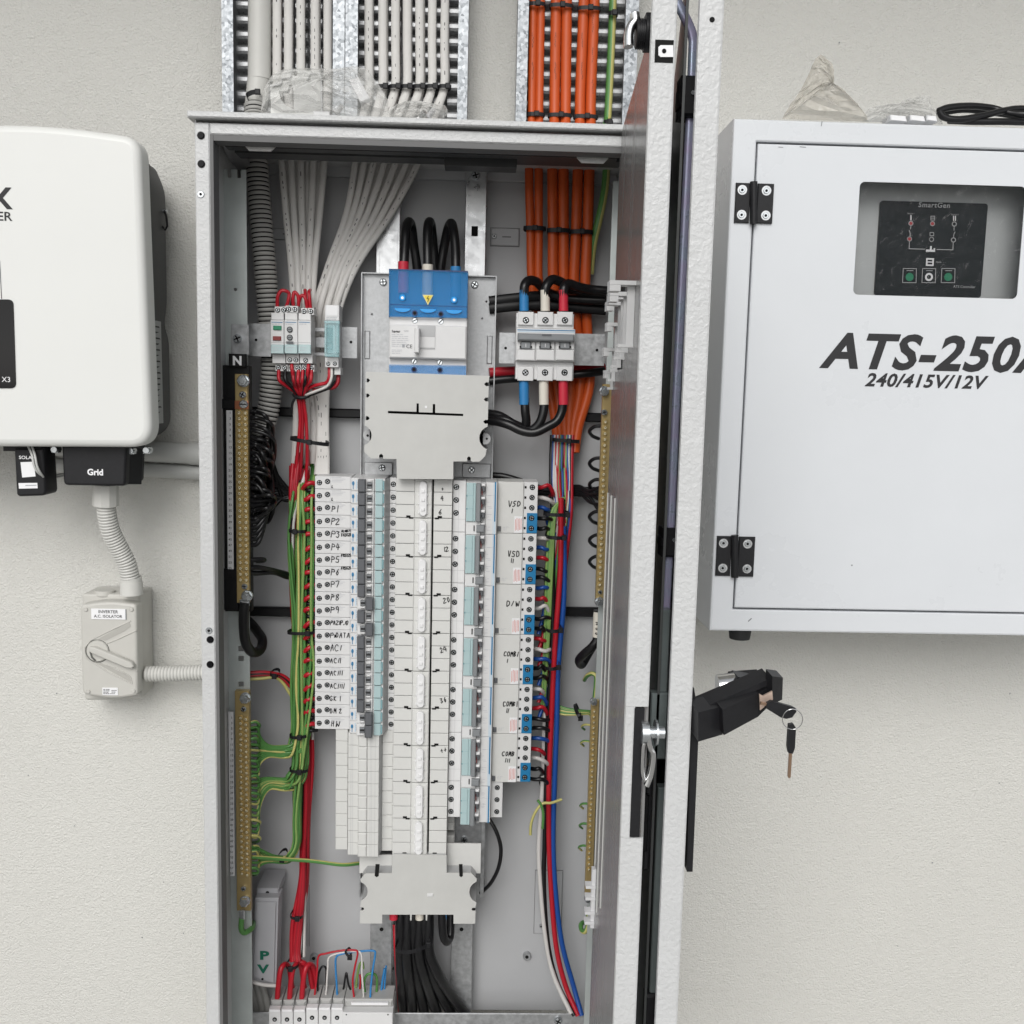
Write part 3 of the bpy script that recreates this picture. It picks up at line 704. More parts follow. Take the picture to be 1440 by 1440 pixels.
# main switch
YM = -.150
msw = thing('main_switch', 'three pole grey main switch with blue terminal shrouds', 'main switch', P(602, 525, YM))
m = M('device', 'device_side'); m.pbox(547, 446, 656.5, 530, YM, YP-.002, 0, c=.0012); part('body', m, msw)
m = M('device'); m.pbox(547, 457, 656, 504.5, YM-.011, YM-.0002, 0, c=.0018); part('front_cover', m, msw)
YS = YM-.011
m = M('hole', 'device_side', 'device'); m.pbox(587, 457.5, 612, 491, YS-.0006, YS-.0001, 1); m.pbox(589.5, 460, 611.5, 473.5, YS-.0012, YS-.0007, 1); m.pbox(589.5, 473.7, 611.5, 489, YS-.0012, YS-.0007, 2); part('toggle_slot', m, msw)
m = M('device'); m.pbox(582.5, 461, 589.5, 496, YS-.020, YS-.0003, 0, c=.0012); part('toggle', m, msw)
for px, py in ((583.3, 450.6), (619.8, 452), (582.4, 508), (618.5, 509.8)):
    m = M('bolt_zinc', 'hole'); screw_head(m, px, py, 4.3, YM-.0012, .0012, cross=False); part('screw', m, msw)
def shroud(pts, y0, y1): return M('shroud', 'shroud_edge').pprism([pts], y0, y1, 0, 1)
YT = YM-.006
m = shroud([(547, 379), (658, 383), (656.8, 447.3), (547.2, 445.5)], YT, YT+.003)
sh = part('shroud', m, msw)
for a in ((547, 379, 548.6, 446), (656.2, 383, 658, 447), (547, 379.4, 658, 381.5)):
    m = M('shroud_edge'); m.pbox(*a, YT+.0032, YM+.03); part('shroud_wall', m, sh)
m = M('shroud_edge'); m.ribbon([P(548, 428, YT-.0006), P(657, 431.5, YT-.0006)], .0008); part('seam', m, sh)
m = M('shroud_solid'); m.pbox(549, 384, 656, 446, YM+.018, YM+.03); part('terminal_block', m, msw)
for px, py in ((566, 435), (602, 436), (638.5, 437.5)):
    m = M('glow_blue'); p = P(px, py, YT-.0009); r = 11*S(YT)
    m.prism([[(p.x+r*math.cos(math.pi+i*math.pi/10), p.z+r*.45*math.sin(math.pi+i*math.pi/10)+.0012) for i in range(11)]], YT-.0024, YT-.0002); part('shroud_dome', m, sh)
for px, py in ((565.8, 418.7), (638.5, 421.7)):
    m = M('glow_blue', 'bolt_zinc'); m.pcyl(px, py, 4.6, YT-.0016, YT-.0002, 16, 0, c=.0008); m.pcyl(px, py, 1.8, YT-.0022, YT-.0015, 10, 1); part('shroud_plug', m, sh)
for px, py in ((583.2, 440.2), (619.9, 441.6)):
    m = M('shroud_edge', 'hole'); m.pcyl(px, py, 3.9, YT-.0009, YT-.0002, 16, 0); m.pcyl(px, py, 2.4, YT-.0013, YT-.0008, 14, 1); part('sealing_hole', m, sh)
m = M('yellow_pale', 'yellow', 'print')
m.pprism([[(594, 414.5), (609.5, 414.8), (601.7, 429)]], YT-.0012, YT-.0002, 0); m.pprism([[(596.2, 415.8), (607.2, 416), (601.7, 426.3)]], YT-.0016, YT-.0011, 1)
m.ribbon([P(602.5, 416.5, YT-.0019), P(600.5, 420, YT-.0019), P(603, 420, YT-.0019), P(601.5, 424.5, YT-.0019)], .0009, 2); part('warning_sign', m, sh)
m = shroud([(547, 512.5), (655.5, 514), (655.3, 540), (546.8, 540)], YT, YT+.003); s2 = part('shroud', m, msw)
m = M('shroud_solid'); m.pbox(548, 516, 654, 540, YM+.004, YM+.03); part('terminal_block', m, msw)
for px, py in ((582.2, 519.6), (618.6, 520.4)):
    m = M('shroud_edge', 'hole'); m.pcyl(px, py, 3.9, YT-.0009, YT-.0002, 16, 0); m.pcyl(px, py, 2.4, YT-.0013, YT-.0008, 14, 1); part('sealing_hole', m, s2)
m = M('print', 'print_grey', 'print_light'); Yt = YS-.0004
text_to(m, 'hager', 551, 467.5, 3.6, Yt, 0, bold=.02); text_to(m, 'h250', 568, 466.5, 2.2, Yt, 1)
micro(m, 551, 469, 577, 488, 7, Yt, 2, .7); micro(m, 551, 491, 572, 498, 3, Yt, 2, .7, .6); text_to(m, 'CE', 571, 489.5, 5, Yt, 0); m.pbox(565.5, 484.5, 569, 488.5, Yt-.0001, Yt+.0003, 1); part('lettering', m, msw)
# black tails looping into the main switch
for lab, pp in (('left', [(567, 395, -.1445), (568, 372, -.1445), (569.5, 345, -.138), (571, 322, -.13), (575, 312, -.115), (579, 320, -.10), (582, 345, -.09), (586, 372, -.088), (588, 400, -.086)]),
            ('middle', [(601.5, 395, -.1445), (601.5, 372, -.1445), (601, 340, -.138), (602, 318, -.13), (604.5, 312, -.115), (607, 322, -.10), (609, 345, -.09), (611, 375, -.088), (612, 400, -.086)]),
            ('right', [(641.5, 395, -.1445), (641, 376, -.1445), (640.5, 350, -.138), (638, 325, -.13), (634.5, 314, -.115), (630, 322, -.10), (625, 345, -.09), (620, 375, -.088), (618, 400, -.086)])):
    wire('power_cable', {'left': 'thick black cable looping into the red sleeved main switch terminal', 'middle': 'thick black cable looping into the white sleeved main switch terminal', 'right': 'thick black cable looping into the blue sleeved main switch terminal'}[lab], 'cable', 'black loops above the main switch', pp, 6.6, ['black_wire'], n=12, Yr=-.13)
for px, py0, c, nm in ((567.3, 368, 'red_sleeve', 'red'), (601.5, 372, 'white_sleeve', 'white'), (641, 375, 'blue_sleeve', 'blue')):
    m = M(c); m.tube([P(px, py0, -.1445), P(px-.3, py0+44, -.1445)], 7.4*S(-.14), 14); solo('cable_sleeve', m, f'{nm} sleeve on the black cable above the blue shroud', 'cable sleeve', 'coloured sleeves above the main switch')
# upper cover plate
YC = -.172
def arc(cx, cy, r, a0, a1, n=10, ry=None): return [(cx+r*math.cos(R(a0+(a1-a0)*i/n)), cy+(ry or r)*math.sin(R(a0+(a1-a0)*i/n))) for i in range(n+1)]
uc = thing('busbar_cover', 'scuffed grey cover plate below the main switch', 'cover plate', P(600, 674, YC))
# pixel outline, clockwise from the top left (x right, y down)
def slotl(x, y): return [(x, y-2.6), (x+4, y-2.6), (x+6.5, y), (x+4, y+2.8), (x, y+2.8)]
def slotr(x, y): return [(x, y+2.8), (x-4, y+2.8), (x-6.5, y), (x-4, y-2.6), (x, y-2.6)]
O = [(514.5, 522.6), (688.5, 528.6)] + slotr(687.3, 540.2)[::-1] + slotr(686.8, 561.6)[::-1] + slotr(686, 593.1)[::-1] + [(685.5, 600.5)] + [(a, b) for a, b in arc(691, 616, 17, -110, -250, 12)] + [(684, 633), (682.6, 640.8), (674.5, 649.2), (664, 649.2)] + [(662, 648), (662, 643.5), (659.5, 641.5), (657, 643.5), (657, 648.8)] + [(637.6, 649), (637.3, 674), (558, 673.4), (557.6, 645.6)] + [(538.8, 645.2), (538.6, 640), (536, 638), (533.3, 640), (533.2, 644.8)] + [(522, 644.6), (512.4, 636), (512.4, 628)] + arc(508, 612, 14.5, 72, -72, 12) + [(513, 595)] + slotl(513.5, 588)[::-1] + slotl(513.6, 556)[::-1] + slotl(514, 534.8)[::-1]
slot = [(545.5, 577.8), (585.5, 579.1), (585.8, 567.3), (589, 567.4), (589, 579.6), (608.3, 580.3), (608.6, 568.2), (612, 568.3), (612, 580.4), (651.5, 582), (651.3, 585.2), (545.5, 581.2)]
m = M('cover'); m.pprism([O, slot], YC, YC+.0022); part('face_plate', m, uc)
m = M('device_side'); 
def skirt(pts, y0, y1, mi=0, inset=0.0):
    q = [P(a, b, y0) for a, b in pts]; n = len(q)
    m.add([(v.x, y0, v.z) for v in q]+[(v.x, y1, v.z) for v in q], [(i, (i+1) % n, n+(i+1) % n, n+i) for i in range(n)], mi)
skirt([(516, 524), (687, 530), (684.5, 600.5)]+arc(691, 616, 18, -110, -250, 12)+[(682.5, 634), (680.5, 640.3), (673.5, 647.5), (636.3, 647.3), (636, 673), (559, 672.5), (559, 644), (522.5, 643), (514, 635.5), (514, 628)]+arc(508, 612, 15.5, 72, -72, 12)+[(514.6, 595)], YC+.0023, YP-.003)
part('side_wall', m, uc)
m = M('hole'); m.pbox(520, 530, 680, 640, YC+.02, YC+.022); part('inner_shade_sheet', m, uc)  # black sheet added as the shade inside the hollow cover
m = M('device_side', 'hole'); m.pcyl(518.5, 612, 8, YC+.02, YC+.06, 20, 0); m.pcyl(517, 612.5, 1.8, YC+.0195, YC+.021, 10, 1); part('screw_well', m, uc)
m = M('device_side', 'hole'); m.pcyl(682, 617, 8, YC+.02, YC+.06, 20, 0); m.pcyl(684.5, 617, 1.6, YC+.0195, YC+.021, 10, 1); part('screw_well', m, uc)
m = M('label_white'); m.pcyl(599, 572.3, 1.8, YC-.0006, YC, 10); part('latch_pip', m, uc)
for px, py in ((536.8, 658), (663.2, 661)):
    m = M('bolt_zinc', 'hole'); screw_head(m, px, py, 4.8, YP-.010, .010); part('screw', m, uc)
m = M('zinc_dull'); m.pbox(512, 650, 552, 668, YP-.006, YP-.0005, c=.001); m.pbox(650, 652, 690, 672, YP-.006, YP-.0005, c=.001); part('foot', m, uc)
# lower cover plate
YC2 = -.160
lc = thing('busbar_cover', 'pale grey cover plate with two side notches at the foot of the busbar', 'cover plate', P(588, 1299, YC2))
O = [(551.5, 1201.5), (628, 1202.6), (628, 1227.6), (663, 1227.8), (670.5, 1236), (670, 1239)] + arc(675.5, 1254.5, 15.5, -112, -248, 12) + [(669.8, 1270.5), (668.5, 1276.5), (664.5, 1276.6), (663, 1278.7), (664.5, 1281), (668.8, 1281), (668.2, 1299), (637.8, 1299), (637.8, 1286.2), (601, 1286.2), (600.6, 1294.5), (598.8, 1294.5), (598.6, 1286.2), (579, 1286.2), (578.6, 1294.5), (576.8, 1294.5), (576.6, 1286.2), (537.6, 1286.2), (537.4, 1298.8), (506.2, 1298.6), (506.4, 1280.6), (510.6, 1280.5), (512.2, 1278), (510.5, 1276), (506.4, 1276), (507.2, 1270.2)] + arc(503.5, 1253.5, 13.5, 72, -72, 12) + [(506.8, 1237), (513.5, 1228.4), (551, 1228)]
s1 = [(528, 1215.6), (533.8, 1215.6), (532.4, 1232), (529.6, 1233.6), (526.8, 1231.6)]; s2_ = [(645.3, 1215.6), (650.5, 1215.6), (650.8, 1231.8), (648.4, 1233.6), (646, 1231.8)]
m = M('cover'); m.pprism([O], YC2, YC2+.0022); part('face_plate', m, lc)
m = M('ivory'); m.pbox(505.5, 1202, 551, 1228, -.13, -.128); part('shoulder', m, lc)
m = M('ivory'); m.pbox(628.5, 1186, 676, 1228, -.13, -.128); part('shoulder', m, lc)
m = M('device_side'); skirt([(552.8, 1203), (626.8, 1203.6), (626.8, 1229), (662, 1229.4), (669, 1237), (668.5, 1239.5)]+arc(675.5, 1254.5, 16.5, -112, -248, 12)+[(668.6, 1271), (667, 1298), (639, 1298), (639, 1285), (536, 1285), (536, 1297.5), (507.6, 1297.5), (508.4, 1270.6)]+arc(503.5, 1253.5, 14.5, 72, -72, 12)+[(508, 1237.6), (514, 1229.6), (552.4, 1229.4)], YC2+.0023, YP); part('side_wall', m, lc)
m = M('hole'); m.pprism([s1], YC2-.0007, YC2+.0004); m.pprism([s2_], YC2-.0007, YC2+.0004); part('fixing_slot', m, lc, kind='stuff')
m = M('device'); m.pbox(600.5, 1257, 609, 1261.5, YC2-.0016, YC2-.0001, c=.0008); part('latch_pip', m, lc)
# ---------------------------------------------------------------- busbar chassis: ten covers a side and a spine of white caps
YB1, YN = -.138, -.165            # low terminal faces and raised noses of the breakers
zr0, zr1 = P(553, 680.6, YB1).z, P(550, 1018, YB1).z
PZ = (zr0-zr1)/19                 # one pole
ztop = zr0+PZ/2
bb = thing('busbar_chassis', 'long white central busbar cover with a spine of moulded caps', 'busbar', (P(598, 940, YB1).x, YB1, ztop-30*PZ))
X = lambda px, Y=YB1: P(px, 680, Y).x
xa, xb, xc, xd, xe = X(557.8), X(584), X(584.3), X(610.6), X(636.6)
m = M('device'); seg = 3*PZ; e = .0003
def cover_panel(x0, x1, left):
    m = M('ivory', 'device_side')
    for k in range(3):
        za = -seg+k*PZ; m.box(x0, x1, YB1-.012, YB1+.02, ztop+za+.00045, ztop+za+PZ-.00045, 0, c=.0006)
    m.box(x0+.0005, x1-.0005, YB1-.0095, YB1+.02, ztop-seg+.0002, ztop-.0002, 1)
    return m
lp = part('side_cover', cover_panel(xa, xb, 1), bb); rp = part('side_cover', cover_panel(xd+.0003, xe, 0), bb)
m = M('ivory', 'device_side'); m.box(xc, xd-.0022, YB1-.0145, YB1+.02, ztop-seg+.0004, ztop-.0004, 0, c=.0008)
for k in range(3): m.box(xc+.001, xd-.0032, YB1-.0152, YB1-.0143, ztop-(k+1)*PZ+.001, ztop-k*PZ-.003, 0, c=.0003)
sp = part('spine_cover', m, bb)
m = M('cap'); cx_ = (xc+xd-.0022)/2
def capsule(x, z0, z1, hw, n=8):
    return [(x+hw*math.cos(math.pi*i/n), z1-hw+hw*math.sin(math.pi*i/n)) for i in range(n+1)]+[(x-hw*math.cos(math.pi*i/n), z0+hw-hw*math.sin(math.pi*i/n)) for i in range(n+1)]
cp = capsule(cx_, ztop-seg+.0035, ztop-.0025, .0056); cp2 = capsule(cx_, ztop-seg+.0045, ztop-.0035, .0044); n = len(cp)
m.add([(x, YB1-.0150, z) for x, z in cp]+[(x, YB1-.0195, z) for x, z in cp]+[(x, YB1-.021, z) for x, z in cp2], [(i, (i+1) % n, n+(i+1) % n, n+i) for i in range(n)]+[(n+i, n+(i+1) % n, 2*n+(i+1) % n, 2*n+i) for i in range(n)]+[tuple(range(2*n, 3*n))], 0)
for k in (.3, .52, .76): m.box(cx_-.0025, cx_+.0025, YB1-.0226, YB1-.0208, ztop-seg*k-.0022, ztop-seg*k+.0022, 0, c=.0006); m.box(cx_-.007, cx_+.007, YB1-.0172, YB1-.0150, ztop-seg*(k+.1)-.0012, ztop-seg*(k+.1)+.0012, 0, c=.0005)
cpo = part('moulded_cap', m, sp)
m = M('hole'); zc = ztop-seg; k = .001
m.box(xb-.0115, xb-.0055, YB1-.0128, YB1-.0118, zc+.0004, zc+.0034); m.box(xb-.0075, xb-.0015, YB1-.0128, YB1-.0118, zc-.0012, zc+.0007); part('clip', m, lp)
m = M('hole'); m.box(xd+.0062, xd+.0122, YB1-.0128, YB1-.0118, zc+.0004, zc+.0034); m.box(xd+.0020, xd+.0080, YB1-.0128, YB1-.0118, zc-.0012, zc+.0007); part('clip', m, rp)
for i in range(1, 10):
    for q in (lp, rp, sp):
        c = shift(q, bb, Vector((0, 0, -i*seg)))
        for ch in KIDS[q.name]: shift(ch, c, Vector((0, 0, 0)))
m = M('hole'); m.box(xd-.002, xd+.0001, YB1-.006, YB1+.02, ztop-30*PZ, ztop); part('groove', m, bb)
for s_, row, rt_ in (('+', 0, 0), ('4', 1, .1), ('6', 2, .0), ('12', 5, .15), ('20', 9, .3), ('24', 15-2, .4), ('36', 17, .4), ('++', 21, .3)):
    m = M('ink'); px, py = 617, 682+row*17.75; px -= row*.18; 
    if row > 3: px += 6
    if row == 9: px, py = 624, 848
    if row == 13: px, py = 620, 918
    if row == 17: px, py = 620, 989
    if row == 21: px, py = 620, 1059
    if row == 5: px, py = 624, 776
    if row < 3: px, py = ((621, 689.5), (620, 704), (617, 723))[row]
    hand(m, s_, px, py, 6.5 if row not in (0,) else 4, YB1-.0126, 0, 1.1, rt_); part('handwriting', m, bb)

# ---------------------------------------------------------------- breakers
def term(m, x, z, y, r=.0034, a=None):
    r *= 1.14
    m.cyl(x, z, r, y-.0004, y+.001, 14, 1); m.cyl(x, z, r*.72, y-.0011, y-.0003, 12, 0, c=.0003)
    a = random.uniform(0, 3) if a is None else a
    t = Vector((math.cos(a), 0, math.sin(a)))*r*.6; q = Vector((x, y-.0014, z)); m.ribbon([q-t, q+t], r*.34, 1)
    t = Vector((-t.z, 0, t.x))*.7; m.ribbon([q-t, q+t], r*.34, 1)
    return m
rows = [('L', 'L', ''), ('L', 'L', ''), ('P1', 'P1', ''), ('P2', 'P2', ''), ('P3', 'P3', 'ALWAYS/FREEZE'), ('P4', 'P4', ''), ('P5', 'P5', 'FREEZE'), ('P6', 'P6', 'FREEZE'), ('P7', 'P7', ''), ('P8', 'P8', ''), ('P9', 'P9', ''), ('PAZ1P.10', 'PAZ1P.10', ''), ('P.DATA', 'P.DATA', '/18'), ('AC I', 'AC1', ''), ('AC II', 'AC11', ''), ('AC III', 'AC111', ''), ('AC IIII', 'AC1111', ''), ('GK 1', 'GK 1', ''), ('GM 2', 'GM 2', ''), ('HW', 'HW', '')]
half = PZ/2-.00025
def make_breaker(z):
    t = thing('circuit_breaker', 'x', 'circuit breaker', (X(500), YB1+.04, z-half), 'slim white breakers down the left of the busbar')
    m = M('device', 'device_side'); m.box(X(443), X(494), YB1, YB1+.05, z-half, z+half, 0, c=.0005); part('terminal_end', m, t)
    m = M('device', 'device_side'); m.box(X(494, YN+.012), X(503, YN), YN+.010, YB1+.05, z-half, z+half, 0, c=.0006); m.box(X(503.2, YN), X(526, YN), YN, YB1+.05, z-half, z+half, 0, c=.0006); m.box(X(526.2, YN), X(541, YN), YN+.004, YB1+.05, z-half, z+half, 0, c=.0006)
    m.add([(X(541, YN), YN+.006, z-half), (X(548.4), YB1, z-half), (X(548.4), YB1, z+half), (X(541, YN), YN+.006, z+half)], [(0, 1, 2, 3)], 1); part('body', m, t)
    m = M('device'); m.box(X(548.6), X(557.4), YB1-.001, YB1+.05, z-half, z+half, 0, c=.0005); part('busbar_end', m, t)
    yy = YN-.0008
    m = M('toggle_mid', 'device', 'print'); m.box(X(516.4, YN), X(523.8, YN), YN-.0035, YN-.0003, z-.0042, z+.0042, 0, c=.0012); m.box(X(517.2, YN), X(523, YN), YN-.0055, YN-.0032, z-.0006, z+.0018, 2, c=.0004); m.box(X(517, YN), X(523.4, YN), YN-.004, YN-.0003, z+.0048, z+.0075, 1, c=.001); m.box(X(517, YN), X(523.4, YN), YN-.004, YN-.0003, z-.0075, z-.0048, 1, c=.001); part('toggle_hub', m, t)
    m = M('toggle'); m.box(X(504.4, YN), X(514.8, YN), YN-.0095, YN-.0003, z-half+.0002, z+half-.0002, 0, c=.0012); part('toggle', m, t)
    m = M('flap', 'flap_edge'); m.box(X(528, YN), X(538.2, YN), YN+.0005, YN+.0038, z-half+.0003, z+half-.0003, 0, c=.0007); m.box(X(538.4, YN), X(540.4, YN), YN+.0002, YN+.0038, z-half*.7, z+half*.7, 1, c=.0004); part('label_flap', m, t)
    m = M('blue_mark', 'blue_pale', 'print_light'); p = (X(496.8, YN+.01), YN+.0093)
    r = .0032; m.add([(p[0]+r*.55*math.cos(i*.6283), p[1], z+.0015+r*math.sin(i*.6283)) for i in range(10)], [tuple(range(10))], 0); m.ribbon([(p[0], p[1], z-.0010), (p[0], p[1], z-.0066)], .0009, 0)
    m.ribbon([(X(500.2, YN), YN+.0093, z-.006), (X(500.2, YN), YN+.0093, z+.006)], .0014, 1)
    for k in range(3): m.ribbon([(X(501.5, YN), YN+.0092, z-.004+k*.003), (X(501.5, YN), YN+.0092, z-.003+k*.003)], .0012, 2)
    part('print', m, t)
    m = M('print_light')
    for k in range(4): zz = z+half-.0014-k*.0021; a = 465.5+random.uniform(0, 4); m.ribbon([(X(a), YB1-.0003, zz), (X(a+random.uniform(10, 22)), YB1-.0003, zz)], .00045)
    m.ribbon([(X(464.6), YB1-.0003, z-half+.001), (X(464.6), YB1-.0003, z+half-.001)], .0003); m.ribbon([(X(492.6), YB1-.0003, z-half), (X(492.6), YB1-.0003, z+half)], .0003)
    part('print', m, t)
    for px, dz in ((449.2, 0), (460.6, .002)):
        m = M('bolt_zinc', 'hole'); term(m, X(px), z+dz-.0003, YB1); part('terminal_screw', m, t)
    m = M('bolt_zinc', 'hole'); term(m, X(553.3), z-.0002, YB1-.001); part('terminal_screw', m, t)
    return t
b0 = make_breaker(zr0)
labs = {0: 'topmost white breaker with only a small L written on it', 1: 'second white breaker from the top, small L written on it'}
for i, (nm, hw, ex) in enumerate(rows):
    lab = labs.get(i, f'slim white breaker with {nm} handwritten on its face')
    if i in (9, 11, 18, 19): lab += ', switched off'
    d = Vector((0, 0, -i*PZ)); b = b0 if i == 0 else dup(b0, d, None, lab)
    b['label'] = lab
    if i in (9, 11, 18, 19):
        for ch in KIDS[b.name]:
            n0 = ch.name.split('.')[0]
            if n0 == 'toggle': ch.location.x += X(521.5, YN)-X(509.6, YN); ch.location.y -= .001
            if n0 == 'toggle_hub': ch.location.x -= X(520, YN)-X(511.5, YN)
    for q_, ch in enumerate([c for c in KIDS[b.name] if c.name.startswith('terminal_screw')]):
        pass
    m = M('ink'); py = 680.6+i*17.76
    px = 466.5 if len(hw) < 3 else 466
    fs = 8.2 if len(hw) < 4 else (6.6 if len(hw) < 7 else 5.6)
    if i < 2: px, fs = 466.5, 3.4; py += 4
    hand(m, hw, px-i*.12+(1.5 if i == 19 else 0), py+fs*.42, fs, YB1-.0006, 0, 1.1, random.uniform(-.02, .06), .80 if fs > 6 else .72)
    if ex:
        a = ex.split('/')
        for k, s_ in enumerate(a):
            if s_: hand(m, s_, 480 if i != 12 else 470, py-3.2+k*5.6-(0 if len(a) > 1 else 1), 3.4, YB1-.0006, 0, 1.0, .06, .74)
    o = bpy.data.objects.new('handwriting', m.mesh('handwriting', ORG[b.name])); COL.objects.link(o); o.parent = b
# blank filler poles below
def make_blank(z, last):
    t = thing('blank_filler', 'x', 'blank filler', (X(505), YB1+.04, z-half), 'blank pole fillers below the HW breaker')
    m = M('ivory'); m.box(X(473), X(490.5), YB1+.002, YB1+.05, z-half, z+half, 0, c=.0004); part('terminal_end', m, t)
    m = M('ivory', 'device_side'); m.box(X(491, YN+.01), X(505, YN), YN+.012, YB1+.05, z-half, z+half, 0, c=.0004); m.box(X(505.2, YN), X(518.5, YN), YN+.004, YB1+.05, z-half, z+half, 0, c=.0015); m.box(X(518.7, YN), X(535.5, YN), YN+.006, YB1+.05, z-half, z+half, 0, c=.0004)
    for px in (494, 496.5, 523, 525, 530): m.ribbon([(X(px, YN), YN+(.0117 if px < 500 else .0057), z-half), (X(px, YN), YN+(.0117 if px < 500 else .0057), z+half)], .0003, 1)
    m.add([(X(535.5, YN), YN+.008, z-half), (X(541), YB1, z-half), (X(541), YB1, z+half), (X(535.5, YN), YN+.008, z+half)], [(0, 1, 2, 3)], 1); part('body', m, t)
    m = M('ivory'); m.box(X(541.2), X(557.4), YB1-.001, YB1+.05, z-half, z+half, 0, c=.0004); m.box(X(549), X(556), YB1-.002, YB1-.0008, z-half+.001, z+half-.001, 0, c=.0003); part('busbar_end', m, t)
    return t
k0 = make_blank(zr0-20*PZ, False)
ords = ['first', 'second', 'third', 'fourth', 'fifth', 'sixth', 'seventh', 'eighth', 'ninth', 'tenth']
for i in range(10):
    lab = f'{ords[i]} plain white blank filler down from the HW breaker'
    if i == 0: k0['label'] = lab
    else: dup(k0, Vector((0, 0, -i*PZ)), None, lab)
# three phase breakers with residual current blocks down the right
XR = X
def make_combo(z, rcd=True):
    """z = centre of the first pole"""
    np_ = 4 if rcd else 3; zt, zb = z+PZ/2-.0003, z-(np_-.5)*PZ+.0003; zb3 = z-2.5*PZ
    t = thing('circuit_breaker', 'x', 'circuit breaker', (X(690), YB1+.04, zb), 'three phase breakers down the right of the busbar')
    m = M('device', 'device_side'); m.box(X(637.4), X(655.5), YB1-.001, YB1+.05, zb, zt, 0, c=.0005)
    if rcd: m.ribbon([(X(637.4), YB1-.0013, zb3), (X(655), YB1-.0013, zb3)], .0004, 1)
    m.ribbon([(X(645.5), YB1-.0013, zb), (X(645.5), YB1-.0013, zt)], .0003, 1); part('busbar_end', m, t)
    m = M('device', 'device_side'); m.box(X(656, YN), X(676.5, YN), YN+.002, YB1+.05, zb, zt, 0, c=.0005); m.box(X(676.7, YN), X(683.4, YN), YN+.006, YB1+.05, zb, zt, 1, c=.0004); m.box(X(683.6, YN), X(699.5, YN), YN+.008, YB1+.05, zb, zt, 0, c=.0005); part('body', m, t)
    m = M('flap', 'flap_edge'); za = zb3+.0006 if rcd else zb
    m.box(X(656.3, YN), X(666, YN), YN-.0012, YN+.0015, za, zt-.0003, 0, c=.0006); m.box(X(666.2, YN), X(669.6, YN), YN-.0016, YN+.0015, za, zt-.0003, 0, c=.0008)
    for k in (1, 2): m.ribbon([(X(656.5, YN), YN-.0015, z+PZ/2-k*PZ), (X(666, YN), YN-.0015, z+PZ/2-k*PZ)], .0003, 1); m.box(X(656, YN), X(657.6, YN), YN-.0022, YN-.001, z+PZ/2-k*PZ-.001, z+PZ/2-k*PZ+.001, 1)
    part('label_flap', m, t)
    m = M('toggle_mid'); m.box(X(670.2, YN), X(676.4, YN), YN-.006, YN+.001, za, zt-.0003, 0, c=.001); part('toggle', m, t)
    for k in range(3):
        m = M('toggle', 'cap', 'toggle_red'); zz = z-k*PZ
        m.box(X(677, YN), X(682.6, YN), YN-.001, YN+.0058, zz-.0036, zz+.0036, 0, c=.001); m.box(X(676.8, YN), X(682.8, YN), YN-.002, YN+.0058, zz+.0040, zz+.0078, 1, c=.001); m.box(X(677.6, YN), X(678.8, YN), YN-.0010, YN+.003, zz-.0085, zz+.001, 2 if k != 2 else 0); part('toggle_hub', m, t)
    if rcd:
        zz = z-3*PZ; m = M('toggle_mid', 'cap', 'print'); m.box(X(671, YN), X(682.6, YN), YN-.004, YN+.0058, zz-.005, zz+.005, 0, c=.0012); m.box(X(677, YN), X(683, YN), YN-.001, YN+.0058, zz+.0055, zz+.0075, 1, c=.0006); m.box(X(667, YN), X(668.6, YN), YN+.0008, YN+.0019, zz-.004, zz+.004, 2); part('test_button', m, t)
    m = M('blue_line', 'blue_pale', 'print_light', 'print'); yp = YN+.0077
    m.ribbon([(X(697, YN), yp, zb3 if rcd else zb), (X(697, YN), yp, zt)], .0020, 0); m.ribbon([(X(694.6, YN), yp, zb), (X(694.6, YN), yp, zt)], .0006, 1)
    if rcd: m.ribbon([(X(697, YN), yp, zb), (X(697, YN), yp, zb3-.0006)], .0024, 1)
    for k in range(9): zz = zb+random.uniform(.05, .95)*(zt-zb); a = 685.5+random.uniform(0, 3); m.ribbon([(X(a, YN), yp, zz), (X(a+random.uniform(2, 6), YN), yp, zz)], .0005, 2)
    m.ribbon([(X(684, YN), yp, z-PZ/2), (X(699, YN), yp, z-PZ/2)], .00025, 2); part('print', m, t)
    for k in range(3):
        m = M('bolt_zinc', 'hole'); term(m, X(642), z-k*PZ-.0003, YB1-.001, .0036); part('terminal_screw', m, t)
    if rcd:
        m = M('ivory', 'device_side', 'hole'); m.box(X(700.5), X(736.5), YB1-.004, YB1+.05, zb, zt, 0, c=.0005); m.box(X(699.6), X(700.4), YB1-.002, YB1+.05, zb, zt, 1); part('residual_block', m, t)
        m = M('device', 'hole'); m.box(X(736.7), X(756.5), YB1-.001, YB1+.05, zb, zt, 0, c=.0004)
        st = (zt-zb)/5
        for k in range(5): zz = zt-(k+.5)*st; m.box(X(737.8), X(740.6), YB1-.0014, YB1-.0008, zz-.0019, zz+.0015, 1)
        part('terminal_end', m, t)
        m = M('blue_terminal'); m.box(X(742), X(756.8), YB1-.0022, YB1+.04, zb+.0002, zb+2*st-.0003, 0, c=.0004); part('neutral_terminal', m, t)
        for k in range(5):
            m = M('bolt_zinc', 'hole'); term(m, X(748.6), zt-(k+.5)*st, YB1-(.0024 if k > 2 else .0012), .0035); part('terminal_screw', m, t)
        m = M('toggle', 'print_light'); m.box(X(700.8), X(705.5), YB1-.0075, YB1-.0038, zb+.0028, zb+.0098, 0, c=.0006); part('lever', m, t)
        m = M('label_white', 'print_red'); yl = YB1-.0044; m.box(X(724.5), X(735.6), yl, YB1-.0039, zb+.0007, zb+.0245, 0)
